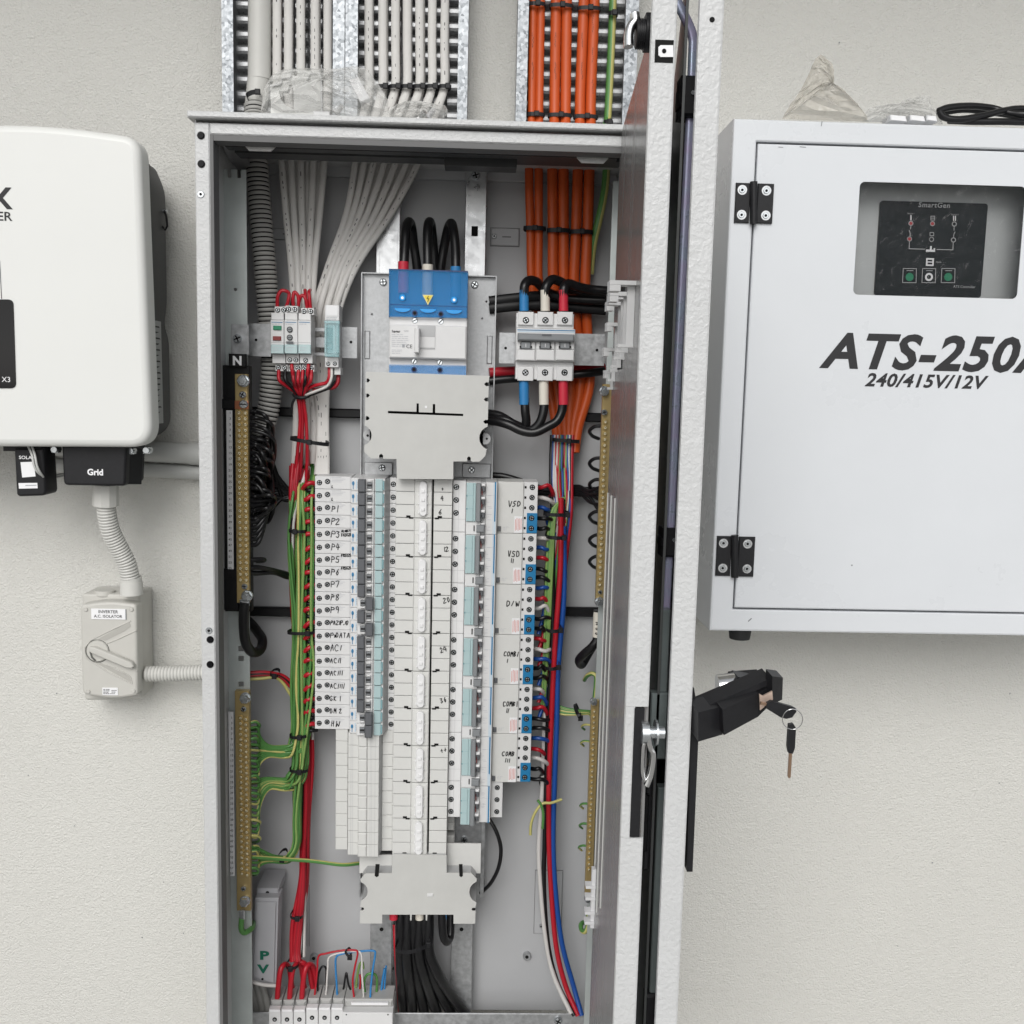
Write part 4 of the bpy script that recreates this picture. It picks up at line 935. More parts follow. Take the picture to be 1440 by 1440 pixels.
        for k in range(5): xx = X(726+k*2); m.ribbon([(xx, yl-.0002, zb+.002+random.uniform(0, .004)), (xx, yl-.0002, zb+.023-random.uniform(0, .006))], .0007, 1)
        part('warning_label', m, t)
        m = M('print_light'); m.ribbon([(X(709), yl, zb+.0045), (X(709), yl, zb+.0085), (X(711), yl, zb+.0085), (X(711), yl, zb+.004)], .0004); m.ribbon([(X(713), yl, zb+.0045), (X(713), yl, zb+.0088), (X(716.5), yl, zb+.0088)], .0004); part('print', m, t)
    else:
        m = M('device'); m.box(X(700), X(717), YB1-.001, YB1+.05, zb, zt, 0, c=.0005); part('terminal_end', m, t)
        for k in range(3):
            m = M('bolt_zinc', 'hole'); term(m, X(709), z-k*PZ, YB1-.001, .0034); part('terminal_screw', m, t)
    return t
zc0_ = P(642, 684.5, YB1).z
c0 = make_combo(zc0_)
for i, (nm, two) in enumerate((('VSD', 'I'), ('VSD', 'II'), ('D/W', ''), ('COMBI', 'I'), ('COMBI', 'II'), ('COMB', 'III'))):
    full = (nm+' '+two).strip(); lab = f'three phase breaker with {full} handwritten on its pale block'
    b = c0 if i == 0 else dup(c0, Vector((0, 0, -i*4*PZ)), None, lab); b['label'] = lab
    m = M('ink'); py = 678+i*70.2; px = 715-i*1.2-(3 if len(nm) > 3 else 0)
    hand(m, nm, px, py+34, 7.6 if len(nm) < 4 else 6.4, YB1-.0046, 0, 1.25, .0, .82 if len(nm) < 4 else .74)
    if two: hand(m, two.replace('I', '1'), px+4, py+43, 5.6, YB1-.0046, 0, 1.2, 0, .9)
    o = bpy.data.objects.new('handwriting', m.mesh('handwriting', ORG[b.name])); COL.objects.link(o); o.parent = b
c1 = make_combo(zc0_-24*PZ, False); c1['label'] = 'three pole breaker without a residual current block, lowest on the right'
# ---------------------------------------------------------------- white flat cables: tray, roof entry, fan, bundle
YTR = -.040
def white_cable(i, top, mid, fan, end, label, y0=-.038, w_=5.2, bulge=0.0, tail=None, thk=3.2, stripe=False, pink=False, tp=None):
    tx, tb = top; fx, fy = fan; yf = -.096 if y0 < -.035 else -.086; yo = 0 if y0 < -.035 else .009
    if tp: tx = tb = tp
    pp = [(tx, -60, y0), (tb, 60, y0), (tb, 118, y0), (tb+(mid-tb)*.3, 150, y0-.006), (mid, 200, -.072+yo), (mid+(fx-mid)*.06, 230, -.082+yo), (mid+(fx-mid)*.40+bulge, 300, -.089+yo), (mid+(fx-mid)*.80+bulge*.8, 372, -.093+yo), (fx, fy, yf-(i%2)*.006)]
    if tail: pp += tail
    m = M('cable_white', 'print', 'pink_line'); pts = path(pp, 5); m.tube(pts, .005, 10, 0, stripe=[2, 0, 0, 0, 2, 0, 0, 0, 0, 0] if pink else None, flat=[((w_+1.5*max(0, min(1, (q.z-P(500, 215, -.07).z)/.06)))*S(-.08), thk*S(-.08)) for q in pts])
    # printed legend as short dark dashes on the sheath
    q = pts[i % 3: len(pts)-4]; acc = 0
    if stripe is not None:
        for a in range(len(q)-1):
            seg = q[a+1]-q[a]; L_ = seg.length; n = max(1, int(L_/.007))
            for b in range(n):
                u0 = (b+random.uniform(.05, .2))/n; u1 = u0+random.uniform(.15, .5)/n
                if random.random() < .55: continue
                A, B = q[a]+seg*u0, q[a]+seg*u1; off = Vector((0, -thk*S(-.08)-.0003, 0)); m.ribbon([A+off, B+off], .0007 if random.random() < .7 else .0011, 1)
    return solo('flat_cable', m, label, 'cable', 'white flat cables from the trays')
names5 = ['leftmost', 'second', 'third', 'fourth', 'rightmost']
L5 = [(389.5, 389.5, 395, (413, 432)), (405.5, 405.5, 409, (420, 433)), (423, 423, 423, (427, 434)), (443, 443, 441, (433, 435)), (461, 461, 457, (439, 436))]
tails_l = [[(412, 480, -.088), (417, 540, -.082), (416, 600, -.085), (413, 655, -.088)], [(420, 480, -.088), (424, 540, -.082), (424, 600, -.083), (421, 650, -.086)], [(428, 480, -.088), (431, 540, -.082), (432, 600, -.083), (430, 655, -.088)], [(435, 480, -.088), (438, 540, -.082), (440, 600, -.083), (439, 652, -.088)], [(442, 480, -.088), (444, 540, -.082), (447, 600, -.083), (446, 655, -.088)]]
for i, (a, b, c, f) in enumerate(L5):
    white_cable(i, (a, b), c, f, f, f'{names5[i]} white flat cable in the tray with the grey conduit', tail=tails_l[i], stripe=(None if i in (1, 4) else False), w_=4.6)
# a second layer behind the first
for i, (a, c, f) in enumerate(((397, 402, (416, 433)), (414, 416, (423, 434)), (433, 432, (430, 435)), (452, 449, (436, 436)))):
    white_cable(i+1, (a, a), c, f, f, f'white flat cable lying behind the front row, {["first", "second", "third", "fourth"][i]} from the grey conduit', y0=-.030, stripe=None, w_=4.4, pink=i in (1, 2), tp=(391, 407, 445, 462)[i])
L7 = [(518.5, 518.5, 503, 444), (538, 538, 516, 450), (556, 556, 530, 455), (572.5, 572.5, 546, 460), (590, 590, 562, 466), (608.5, 607.5, 578, 472), (627, 625, 595, 478)]
n7 = ['leftmost', 'second', 'third', 'fourth', 'fifth', 'sixth', 'rightmost']
for i, (a, b, c, f) in enumerate(L7):
    fy = 432
    tl = [(f-3, 470, -.094), (min(f-4, 462), 520, -.088), (449+i*1.6, 580, -.086), (448+i*1.9, 640, -.09), (446+i*2.2, 668, -.10)]
    white_cable(i, (a, b), c, (f, fy), 0, f'{n7[i]} white flat cable of seven in the middle tray', bulge=8-i*1.0, tail=tl, stripe=(None if i in (1, 3, 5) else False), w_=4.5)
for i, (a, c, f) in enumerate(((528, 509, 447), (547, 523, 453), (564, 538, 458), (581, 554, 463), (599, 570, 469), (617, 587, 475))):
    white_cable(i+2, (a, a), c, (f, 434), 0, f'white flat cable behind the seven of the middle tray, {ords[i]} of six', y0=-.030, bulge=8-i*1.1, stripe=None, w_=4.4, pink=i in (0, 3, 5), tp=(520, 540, 557, 574, 592, 626)[i])
# black ties on the white cables in the trays
for px0, px1, py in ((545, 553, 121), (560, 572, 121), (573, 588, 122), (590, 606, 122), (606, 621, 122), (621, 635, 123)): pass
for i, (px, hw) in enumerate(((538, 9), (556, 9), (572.5, 9), (590, 10), (607.5, 10), (625.5, 9))):
    cable_tie(px-hw, 122, px+hw, 122.5, -.044, f'black cable tie on the {["second", "third", "fourth", "fifth", "sixth", "rightmost"][i]} white cable of the middle tray', 2.6, .75, yb=-.028)
# ---------------------------------------------------------------- orange cables
OR = [((750, 0), (748, 170), (744, 232), (746, 330), (748, 400)), ((760.5, 0), (758.5, 170), (757.5, 232), (757.5, 330), (758, 400)),
      ((782, 0), (780, 170), (777, 232), (777.5, 330), (778, 400)), ((797, 0), (795.5, 170), (792.5, 232), (792.5, 330), (793, 400)),
      ((821, 0), (816, 170), (813, 232), (810, 330), (807, 400)), ((836, 0), (831, 170), (829, 232), (826, 330), (823, 400))]
on = ['leftmost', 'second', 'third', 'fourth', 'fifth', 'rightmost']
bot = [((772, 540), (781, 600), (783, 634)), ((782, 540), (787, 600), (789, 636)), ((792, 540), (794, 600), (795, 636)), ((803, 540), (800, 600), (799, 637)), ((816, 540), (806, 600), (803, 637)), ((829, 540), (813, 600), (808, 636))]
for i, p in enumerate(OR):
    b = bot[i]; r = 5.9 if i < 2 else 7.3
    pp = [(p[0][0], -60, -.038), (p[0][0], 0, -.038), (p[1][0], 130, -.040), (p[1][0]-.5, 176, -.048), (p[2][0], 232, -.075), (p[3][0], 330, -.078), (p[4][0], 400, -.075), (p[4][0]+(b[0][0]-p[4][0])*.5, 470, -.066), (b[0][0], 540, -.068), (b[1][0], 600, -.075), (b[2][0], b[2][1], -.08)]
    oc = wire('orange_cable', f'{on[i]} of the six thick orange cables running down from the tray', 'cable', 'orange cables', pp, r, ['orange'], n=14, Yr=-.07, k=5)
    if i in (0, 2, 4, 5):
        m = M('orange_print'); x = p[0][0]+(p[1][0]-p[0][0])*.5
        for py in [y for y in range(22, 150, 3) if (y//22) % 2 == i % 2]: q = P(x+random.uniform(-.8, .8), py, -.0475 if i > 1 else -.0462); m.ribbon([q, q+Vector((random.uniform(-.001, .001), 0, -random.uniform(.0008, .0022)))], .0007)
        if m.v: part('lettering', m, oc)
for i, (a, b, py, nm) in enumerate(((743, 767, 6, 'upper tie on the left orange pair'), (772, 806, 8, 'upper tie on the middle orange pair'), (812, 845, 12, 'upper tie on the right orange pair'),
      (740, 766, 161, 'lower tie on the left orange pair above the cabinet'), (770, 804, 162, 'lower tie on the middle orange pair above the cabinet'), (806, 841, 164, 'lower tie on the right orange pair above the cabinet'))):
    cable_tie(a, py, b, py+1, -.048, 'black '+nm, 2.6, .55, yb=-.03)
cable_tie(736, 321, 768, 322, -.088, 'black tie on the left orange pair inside the cabinet', 3, .5, yb=-.066)
cable_tie(769, 324, 802, 325, -.088, 'black tie on the middle orange pair inside the cabinet', 3, .5, yb=-.066)
cable_tie(802, 326, 834, 327, -.088, 'black tie on the right orange pair inside the cabinet', 3, .5, yb=-.066)
cable_tie(776, 618, 815, 621, -.090, 'black tie near the cut ends of the orange cables', 2.6, .6, yb=-.065)
GY6 = [0, 0, 0, 1, 1, 0]
def gy(label, pp, r=3.2, cat='wire', group='green and yellow earth wires', n=6, k=5, rot=None, name='earth_wire', Yr=None, mats=None):
    return wire(name, label, cat, group, pp, r, mats or ['green_wire', 'yellow_wire'], n=n, stripe=[0, 0, 1, 1, 0, 0][:n] if n < 8 else [0]*(n-2)+[1]*2, k=k, rot=random.uniform(0, 6.28) if rot is None else rot, Yr=Yr)
gy('thick green and yellow earth cable in the right tray', [(863, -60, -.036), (862, 0, -.036), (859, 80, -.038), (855, 160, -.040), (853, 178, -.05), (853, 230, -.078), (850, 270, -.082), (842, 310, -.082), (834, 345, -.075), (830, 385, -.065)], 5.2, 'cable', 'earth cables', 12, rot=-.75)
cable_tie(856, 19, 869, 20, -.046, 'black tie at the top of the green earth cable', 3, .6, yb=-.03); cable_tie(849, 172, 862, 173, -.05, 'black tie on the green earth cable at the cabinet roof', 3, .6, yb=-.034)
# ---------------------------------------------------------------- conduits at the upper left
cd = thing('rigid_conduit', 'pale grey rigid conduit pipe in the left tray', 'conduit', P(365, 120, -.03))
m = M('conduit_light'); m.tube([P(366, -80, -.034), P(365, 112, -.034)], 15.5*S(-.034), 24); part('pipe', m, cd)
m = M('conduit_light'); m.tube([P(364.5, 108, -.034), P(360, 150, -.034)], 15*S(-.034), 24); part('coupling', m, cd)
cable_tie(347, 137, 366, 131, -.055, 'black tie round the pale conduit above the cabinet', 3.2, .9, yb=-.016)
m = M('conduit_grey', 'hole'); corrugated(m, path([(359, 148, -.045), (359, 175, -.055), (360, 210, -.09), (363, 260, -.095), (367, 310, -.098), (373, 380, -.10), (378, 440, -.098), (382, 500, -.095), (382, 535, -.094), (378, 570, -.094), (370, 606, -.094), (360, 645, -.09), (352, 680, -.08)], 8), 15.6*S(-.095), 6.15*S(-.095), .0016, 20, 0, 1)
solo('corrugated_conduit', m, 'dark grey corrugated conduit down the inside left of the cabinet', 'conduit')
# ---------------------------------------------------------------- modules on the left rail
YR = -.115
br = thing('rail_bracket', 'galvanised rail bracket under the push button module', 'mounting bracket', P(415, 504, YR))
m = M('zinc_dull'); m.pbox(325, 456, 350, 499, -.168, -.1665, c=.0004); part('bracket_plate', m, br)
m = M('zinc_dull'); m.pbox(350, 455, 381, 501, -.125, -.1235); part('bracket_plate', m, br)
m = M('zinc_dull', 'hole'); m.pbox(478, 460, 502, 503.5, YR, YR+.0015); part('bracket_plate', m, br)
m = M('zinc_dull'); m.pbox(380, 460, 480, 466, YR-.004, YR, c=.0006); m.pbox(380, 474, 480, 488, YR+.002, YR+.003); m.pbox(380, 495, 480, 500, YR-.004, YR, c=.0006); part('rail', m, br)
m = M('bolt_zinc', 'hole'); screw_head(m, 333, 476, 6, -.173, .0055); part('screw', m, br)
for px, py, y in ((360, 478, -.125), (493.5, 481, YR)):
    m = M('hole'); m.pcyl(px, py, 2, y-.0005, y, 10); part('hole_mark', m, br)
YO = -.155
def module(name, label, cat, x0, x1, feats):
    t = thing(name, label, cat, P((x0+x1)/2, 520, YO)); o = (x0+x1)/2
    dy = (x0-380)*.035
    m = M('device', 'device_side'); m.pbox(x0, 450+dy*.3, x1, 497+dy*.3, YO, YR-.004, 0, c=.0008); m.pbox(x0+.8, 440+dy*.3, x1-.3, 449.8+dy*.3, YO+.008, YR, 0, c=.0006); m.pbox(x0+2.5, 498, x1+2, 511, YO+.008, YR, 0, c=.0006); part('body', m, t)
    m = M('flap', 'print_light'); m.pbox(x0+.3, 484.5, x1-.3, 497.4, YO-.0035, YO-.0002, 0, c=.0008); micro(m, x0+3, 487, x1-3, 494, 2, YO-.0038, 1, .8); part('label_flap', m, t)
    m = M('blue_line', 'print_light', 'device_side'); m.ribbon([P(x0+1.5, 453, YO-.0004), P(x1-2, 453.4, YO-.0004)], .0008, 0); micro(m, x0+2, 454.5, x1-4, 457, 1, YO-.0004, 1, .8); m.ribbon([P(x0, 481.5, YO-.0004), P(x1, 482, YO-.0004)], .0006, 2); part('print', m, t)
    for fx, fy, kind in feats:
        if kind in ('green', 'red'):
            m = M('green_button' if kind == 'green' else 'red_button'); m.pbox(fx-5.5, fy-3, fx+6, fy+3, YO-.0022, YO-.0002, 0, c=.0006); part('push_button', m, t, f'{kind} push button')
        elif kind == 'dial':
            m = M('toggle_mid', 'hole', 'device_side'); m.pcyl(fx, fy, 4, YO-.0018, YO-.0002, 14, 1); m.pcyl(fx, fy, 3.2, YO-.0024, YO-.0016, 14, 0, c=.0003); a = Vector((.0022, 0, .0005)); q = P(fx, fy, YO-.0027); m.ribbon([q-a, q+a], .0006, 1); part('dial', m, t)
        elif kind == 'slot':
            m = M('toggle'); m.pbox(fx-5, fy-1.6, fx+5, fy+1.6, YO-.0036, YO-.003, 0); part('slot', m, t)
        else:
            yy = {'t': YO+.008, 'u': YO+.008, 'b': YO+.014}[kind]
            m = M('device', 'hole'); p = P(fx, fy, yy)
            if kind in 'ub': m.pbox(fx-4.3, fy-4.8, fx+4.3, fy+4.8, yy+.0005, YR-.002, 0, c=.0004); part('terminal', m, t); m = M('bolt_zinc', 'hole')
            else: m = M('bolt_zinc', 'hole')
            term(m, p.x, p.z, yy, .0030); part('terminal_screw', m, t)
    return t
module('push_button_module', 'white rail module with a green and a red push button', 'control module', 380.5, 399.2, [(389.5, 461, 'green'), (389, 475.8, 'red'), (390.5, 436, 'u'), (399, 435.8, 'u'), (391.5, 517, 'b'), (400.3, 517.3, 'b')])
module('dial_module', 'white rail module with two small round dials', 'control module', 399.8, 418.4, [(407.3, 463.3, 'dial'), (407.3, 474.5, 'dial'), (407.5, 481.6, 'slot'), (406, 434.6, 'u'), (414.6, 435, 'u'), (407.6, 506, 't'), (416, 506.2, 't'), (410, 517.5, 'b'), (419, 517.6, 'b')])
module('plain_module', 'white rail module with a blank face beside the dials', 'control module', 419, 437.4, [(427.5, 438, 'u'), (437, 438, 'u'), (430, 506.6, 't'), (428.6, 517.6, 'b'), (437.6, 518, 'b')])
tm = thing('time_switch', 'narrow rail timer behind a clear cyan cover', 'time switch', P(467, 520, YO))
m = M('device', 'device_side'); m.pbox(457, 429, 477, 451, YO+.004, YR-.004, 0, c=.0006); m.pbox(457, 502, 476, 516.5, YO+.006, YR, 0, c=.0006); m.pbox(470, 517, 479, 527, YO+.014, YR, 0, c=.0005); m.pbox(457, 451.3, 476, 501.7, YO+.004, YR, 1); part('body', m, tm)
m = M('label_white', 'print_light'); m.pbox(459, 429.5, 475, 444, YO+.0032, YO+.0038); micro(m, 459, 445.5, 475, 450, 2, YO+.0035, 1); part('label', m, tm)
m = M('toggle_mid', 'hole', 'label_white'); m.pbox(459, 461, 468, 492, YO-.0005, YO+.0035, 1); m.pcyl(463.5, 487, 4, YO-.003, YO-.0006, 14, 0, c=.0006); m.pbox(468.3, 456, 474.5, 498, YO-.0005, YO+.0035, 2); part('timer_dial', m, tm)
m = M('cyan_clear'); m.pbox(456, 451, 477.5, 455, YO-.008, YO-.001, c=.0008); m.pbox(456, 497, 476.6, 502, YO-.008, YO-.001, c=.0008); m.pbox(456, 455.3, 459.5, 496.7, YO-.008, YO-.001, c=.0008); m.pbox(471.5, 455.3, 477, 496.7, YO-.008, YO-.001, c=.0008); m.pbox(459.8, 455.3, 471.3, 496.7, YO-.005, YO-.004); part('clear_cover', m, tm)
for px, py in ((461.5, 511.5), (471, 511.5)):
    m = M('bolt_zinc', 'hole'); p = P(px, py, YO+.006); term(m, p.x, p.z, YO+.006, .0026); part('terminal_screw', m, tm)
# red links and leads of the modules
rl = [[(390, 434, -.135), (390.5, 418, -.14), (395, 409.5, -.14), (401, 409, -.14), (406.5, 413, -.138), (405, 424, -.138), (402, 433, -.135)],
      [(413, 433, -.135), (412, 420, -.14), (414, 411, -.14), (419, 416, -.14), (420, 428, -.138), (417, 434, -.13)],
      [(420, 426, -.135), (423, 417, -.14), (427, 416, -.14), (431, 424, -.14), (432, 438, -.135)],
      [(437, 438, -.135), (435.5, 422, -.138), (434.5, 411, -.135), (436, 408, -.12)], [(431, 428, -.13), (429.5, 415, -.13), (429, 408, -.12)]]
for i, pp in enumerate(rl): wire('link_wire', f'{["red wire loop above the green push button", "red wire loop above the two dials", "red wire arch above the plain module", "red wire rising from the last terminal of the plain module", "red wire standing behind the plain module"][i]}', 'wire', 'red links above the rail modules', pp, 2.5, ['red_wire'], n=8, Yr=-.13)
wire('link_wire', 'black wire rising between the dials and the white cables', 'wire', None, [(410, 434, -.13), (411, 422, -.13), (413, 415, -.12)], 2.4, ['black_wire'])
dn = [(392, 521), (401, 521), (410, 508), (412, 521), (420, 521), (430, 521), (438, 521), (434, 508), (426, 521)]
for i, (a, b) in enumerate(dn):
    c = 'black_wire' if i in (1, 5) else ('red_dark' if i == 3 else 'red_wire')
    wire('lead_wire', f'{"black" if "black" in c else "red"} lead drooping under the rail modules, {ords[i]} from the corrugated conduit', 'wire', 'leads under the rail modules', [(a, b, -.14), (a+(1 if a < 420 else -1), b+14, -.145), (a*.6+423*.4, 544, -.135), (a*.2+424*.8, 556, -.125)]+([(422+i*1.2, 590, -.115), (418+i*2.0, 640, -.112), (414+i*2.2, 690, -.10)] if i in (0, 3, 7) else [(424+i*.5, 566, -.105)]), 2.5, [c], n=8, Yr=-.13)
wire('lead_wire', 'red lead curving from the time switch to the bundle', 'wire', 'leads of the time switch', [(463, 516, -.14), (463, 530, -.143), (459, 538, -.14), (448, 541, -.138), (438, 544, -.134), (428, 552, -.125)], 2.6, ['red_wire'])
wire('lead_wire', 'white lead curving from the time switch to the bundle', 'wire', 'leads of the time switch', [(466.5, 516, -.142), (466, 532, -.145), (460, 543, -.143), (447, 549, -.14), (434, 554, -.134), (427, 558, -.12)], 2.0, ['white_wire'])
wire('lead_wire', 'second red lead curving from the back terminal of the time switch', 'wire', 'leads of the time switch', [(476, 526, -.13), (475, 538, -.132), (469, 545, -.132), (458, 546, -.13), (440, 549, -.128)], 2.8, ['red_dark'])
wire('lead_wire', 'black lead following the white lead below the time switch', 'wire', 'leads of the time switch', [(472, 536, -.13), (464, 545, -.135), (450, 551, -.135), (436, 556, -.13), (428, 561, -.12)], 1.8, ['black_wire'])
m = M('black_plastic'); m.tube([P(424+11*math.cos(a*.5236), 555+4.5*math.sin(a*.5236), -.131+.014*(1-math.sin(a*.5236))*.5) for a in range(13)], .0026, 6); solo('cable_tie', m, 'black tie gathering the leads under the rail modules', 'cable tie', 'black cable ties')
wire('cable_tie', 'black tie tail looping left of the red leads', 'cable tie', 'black cable ties', [(416, 558, -.132), (411, 568, -.13), (409.5, 582, -.125)], 1.8, ['black_plastic'])
cable_tie(408, 616, 462, 625, -.128, 'black tie across the red leads and white cables above the breakers', 2.6, .55, yb=-.08)
# ---------------------------------------------------------------- main breaker at the right with its sleeves and cables
b2 = thing('rail_bracket', 'galvanised rail bracket behind the three pole breaker', 'mounting bracket', P(770, 512, YR))
m = M('zinc_dull', 'hole'); m.pbox(702, 468, 724, 511, YR, YR+.0015); m.pcyl(711, 489.5, 2, YR-.0005, YR, 10, 1); part('bracket_plate', m, b2)
m = M('zinc_dull', 'hole'); m.pbox(808, 469.5, 850, 514, YR, YR+.0015); m.pcyl(839.5, 492.3, 2, YR-.0005, YR, 10, 1); part('bracket_plate', m, b2)
m = M('zinc_dull'); m.pbox(722, 474, 810, 482, YR-.004, YR); part('rail', m, b2)
mb = thing('circuit_breaker', 'wide three pole breaker with blue, white and red sleeved cables', 'circuit breaker', P(768, 535, YO))
m = M('device', 'device_side'); m.pbox(726, 441, 807, 462, YO+.012, YR, 0, c=.0008); m.pbox(725.5, 462.2, 808.5, 508, YO+.004, YR, 0, c=.0008); m.pbox(725, 508.2, 806.5, 534, YO+.012, YR, 0, c=.0008); part('body', m, mb)
for px in (739.5, 767, 794.5):
    m = M('device', 'device_side'); m.pbox(px-11, 438.5, px+11, 457, YO+.007, YO+.0118, 0, c=.0006); part('terminal_face', m, mb); m = M('device'); m.pbox(px-11.5, 516, px+10.5, 535.5, YO+.007, YO+.0118, 0, c=.0006); part('terminal_face', m, mb)
    for py in (450.3, 523.8): m = M('bolt_zinc', 'hole'); p = P(px-(.6 if py > 500 else 0), py, YO+.007); term(m, p.x, p.z, YO+.007, .0040); part('terminal_screw', m, mb)
    m = M('device'); m.pbox(px-13, 491.5, px+13, 507, YO-.001, YO+.0035, 0, c=.0012); part('pole_face', m, mb)
    m = M('toggle_mid', 'device', 'hole', 'label_white'); m.pbox(px-6.8, 480.5, px+6.8, 490.5, YO-.003, YO+.0035, 0, c=.001); m.pbox(px-13, 480.5, px-7.6, 491.2, YO, YO+.0035, 1, c=.0006); m.pbox(px+7.6, 480.5, px+13, 491.2, YO, YO+.0035, 1, c=.0006); m.pbox(px-8.6, 486.5, px-7, 489, YO-.0035, YO+.003, 2); m.pbox(px+7, 486.5, px+8.6, 489, YO-.0035, YO+.003, 2); m.ribbon([P(px, 483.5, YO-.0034), P(px, 488, YO-.0034)], .0007, 3); part('toggle_hub', m, mb)
m = M('toggle_mid', 'toggle'); m.pbox(728, 469.2, 808, 479.8, YO-.0095, YO+.003, 0, c=.002); m.pbox(762, 469.8, 775.5, 472.3, YO-.0105, YO-.0092, 1); part('toggle_bar', m, mb)
m = M('blue_line', 'blue_pale'); m.ribbon([P(728, 463.8, YO+.0036), P(808, 465.2, YO+.0036)], .0012, 0); m.ribbon([P(728, 466.2, YO+.0036), P(808, 467.4, YO+.0036)], .0012, 1); part('print', m, mb)
for px, c, nm in ((736.8, 'blue_sleeve', 'blue'), (766.5, 'white_sleeve', 'white'), (792.3, 'red_sleeve', 'red')):
    m = M(c); m.tube([P(px, 408, -.138), P(px+.3, 437.5, -.138)], 6.5*S(-.138), 14); solo('cable_sleeve', m, f'{nm} sleeve on the cable above the wide three pole breaker', 'cable sleeve', 'coloured sleeves above the right breaker')
    m = M(c); q = -.2 if nm != 'white' else -2; m.tube([P(px+q, 536, -.138), P(px+q+.4, 569, -.138)], 6.9*S(-.138), 14); solo('cable_sleeve', m, f'{nm} sleeve on the cable below the wide three pole breaker', 'cable sleeve', 'coloured sleeves below the right breaker')
up_ = [[(737, 440, -.135), (737, 412, -.138), (738, 401, -.137), (744, 394.5, -.130), (754, 396, -.12), (762, 404, -.105), (772, 412, -.098), (800, 420, -.096), (850, 423, -.096)],
       [(766.5, 440, -.135), (767, 412, -.138), (769, 401, -.137), (777, 393, -.130), (790, 397, -.12), (803, 405, -.11), (825, 411, -.10), (852, 413, -.10)],
       [(792, 440, -.135), (792.5, 412, -.138), (794, 403, -.136), (800, 399, -.128), (812, 403, -.12), (830, 407, -.112), (853, 409, -.11)]]
for i, pp in enumerate(up_): wire('power_cable', f'thick black cable bending into the {["blue", "white", "red"][i]} sleeve above the wide breaker', 'cable', 'black cables above the right breaker', pp, 6.6, ['black_wire'], n=12, Yr=-.13)
dn_ = [[(738, 560, -.136), (738.5, 578, -.138), (740, 592, -.136), (737, 601, -.13), (722, 596, -.125), (705, 586, -.12), (690, 582, -.115), (672, 580, -.11)],
       [(766, 560, -.136), (764, 580, -.138), (758, 596, -.138), (746, 605, -.136), (730, 601, -.132), (712, 591, -.128), (692, 588, -.12), (672, 586, -.115)],
       [(792, 560, -.136), (790, 578, -.136), (783, 592, -.138), (770, 600, -.14), (752, 608, -.14), (734, 606, -.138), (714, 597, -.134), (694, 592, -.126), (672, 591, -.12)]]
for i, pp in enumerate(dn_): wire('power_cable', f'thick black cable bending out of the {["blue", "white", "red"][i]} sleeve below the wide breaker', 'cable', 'black cables below the right breaker', pp, 6.4, ['black_wire'], n=12, Yr=-.13)
for pp, nm in (([(688, 424, -.09), (730, 419, -.09), (775, 416, -.088), (852, 420, -.086)], 'upper of two black straps behind the orange cables'), ([(688, 434, -.09), (730, 430, -.09), (775, 430, -.088), (852, 436, -.086)], 'lower of two black straps behind the orange cables')):
    wire('support_strap', nm, 'strap', None, pp, 7, ['black'], flat=(7.5, 4), n=10, Yr=-.09)
wire('power_cable', 'red cable passing behind the wide breaker towards the main switch', 'cable', None, [(688, 524, -.09), (720, 522, -.085), (760, 521, -.08), (810, 520, -.078), (850, 518, -.07)], 7, ['red_dark'], n=12)
wire('power_cable', 'black cable under the red one behind the wide breaker', 'cable', None, [(688, 536, -.09), (712, 533, -.088), (760, 530, -.084), (815, 526, -.09), (850, 522, -.085)], 6, ['black_wire'], n=12)
for a, b, y0, y1, nm in ((345, 512, 580, 580, 'black strap crossing behind the corrugated conduit'), (806, 852, 587, 587, 'black strap beside the cut ends of the orange cables'), (350, 440, 862, 860, 'black strap left of the P9 breaker'), (770, 842, 861, 861, 'black strap right of the D/W breaker'), (752, 846, 692, 690, 'black strap right of the VSD I breaker')):
    m = M('black'); m.add([], []); x0, x1, z0, z1 = rect(a, (y0+y1)/2-6.5, b, (y0+y1)/2+6.5, -.06); m.box(x0, x1, -.06, -.052, z0, z1, 0, c=.002); solo('support_strap', m, nm, 'strap', 'black straps across the cabinet back')
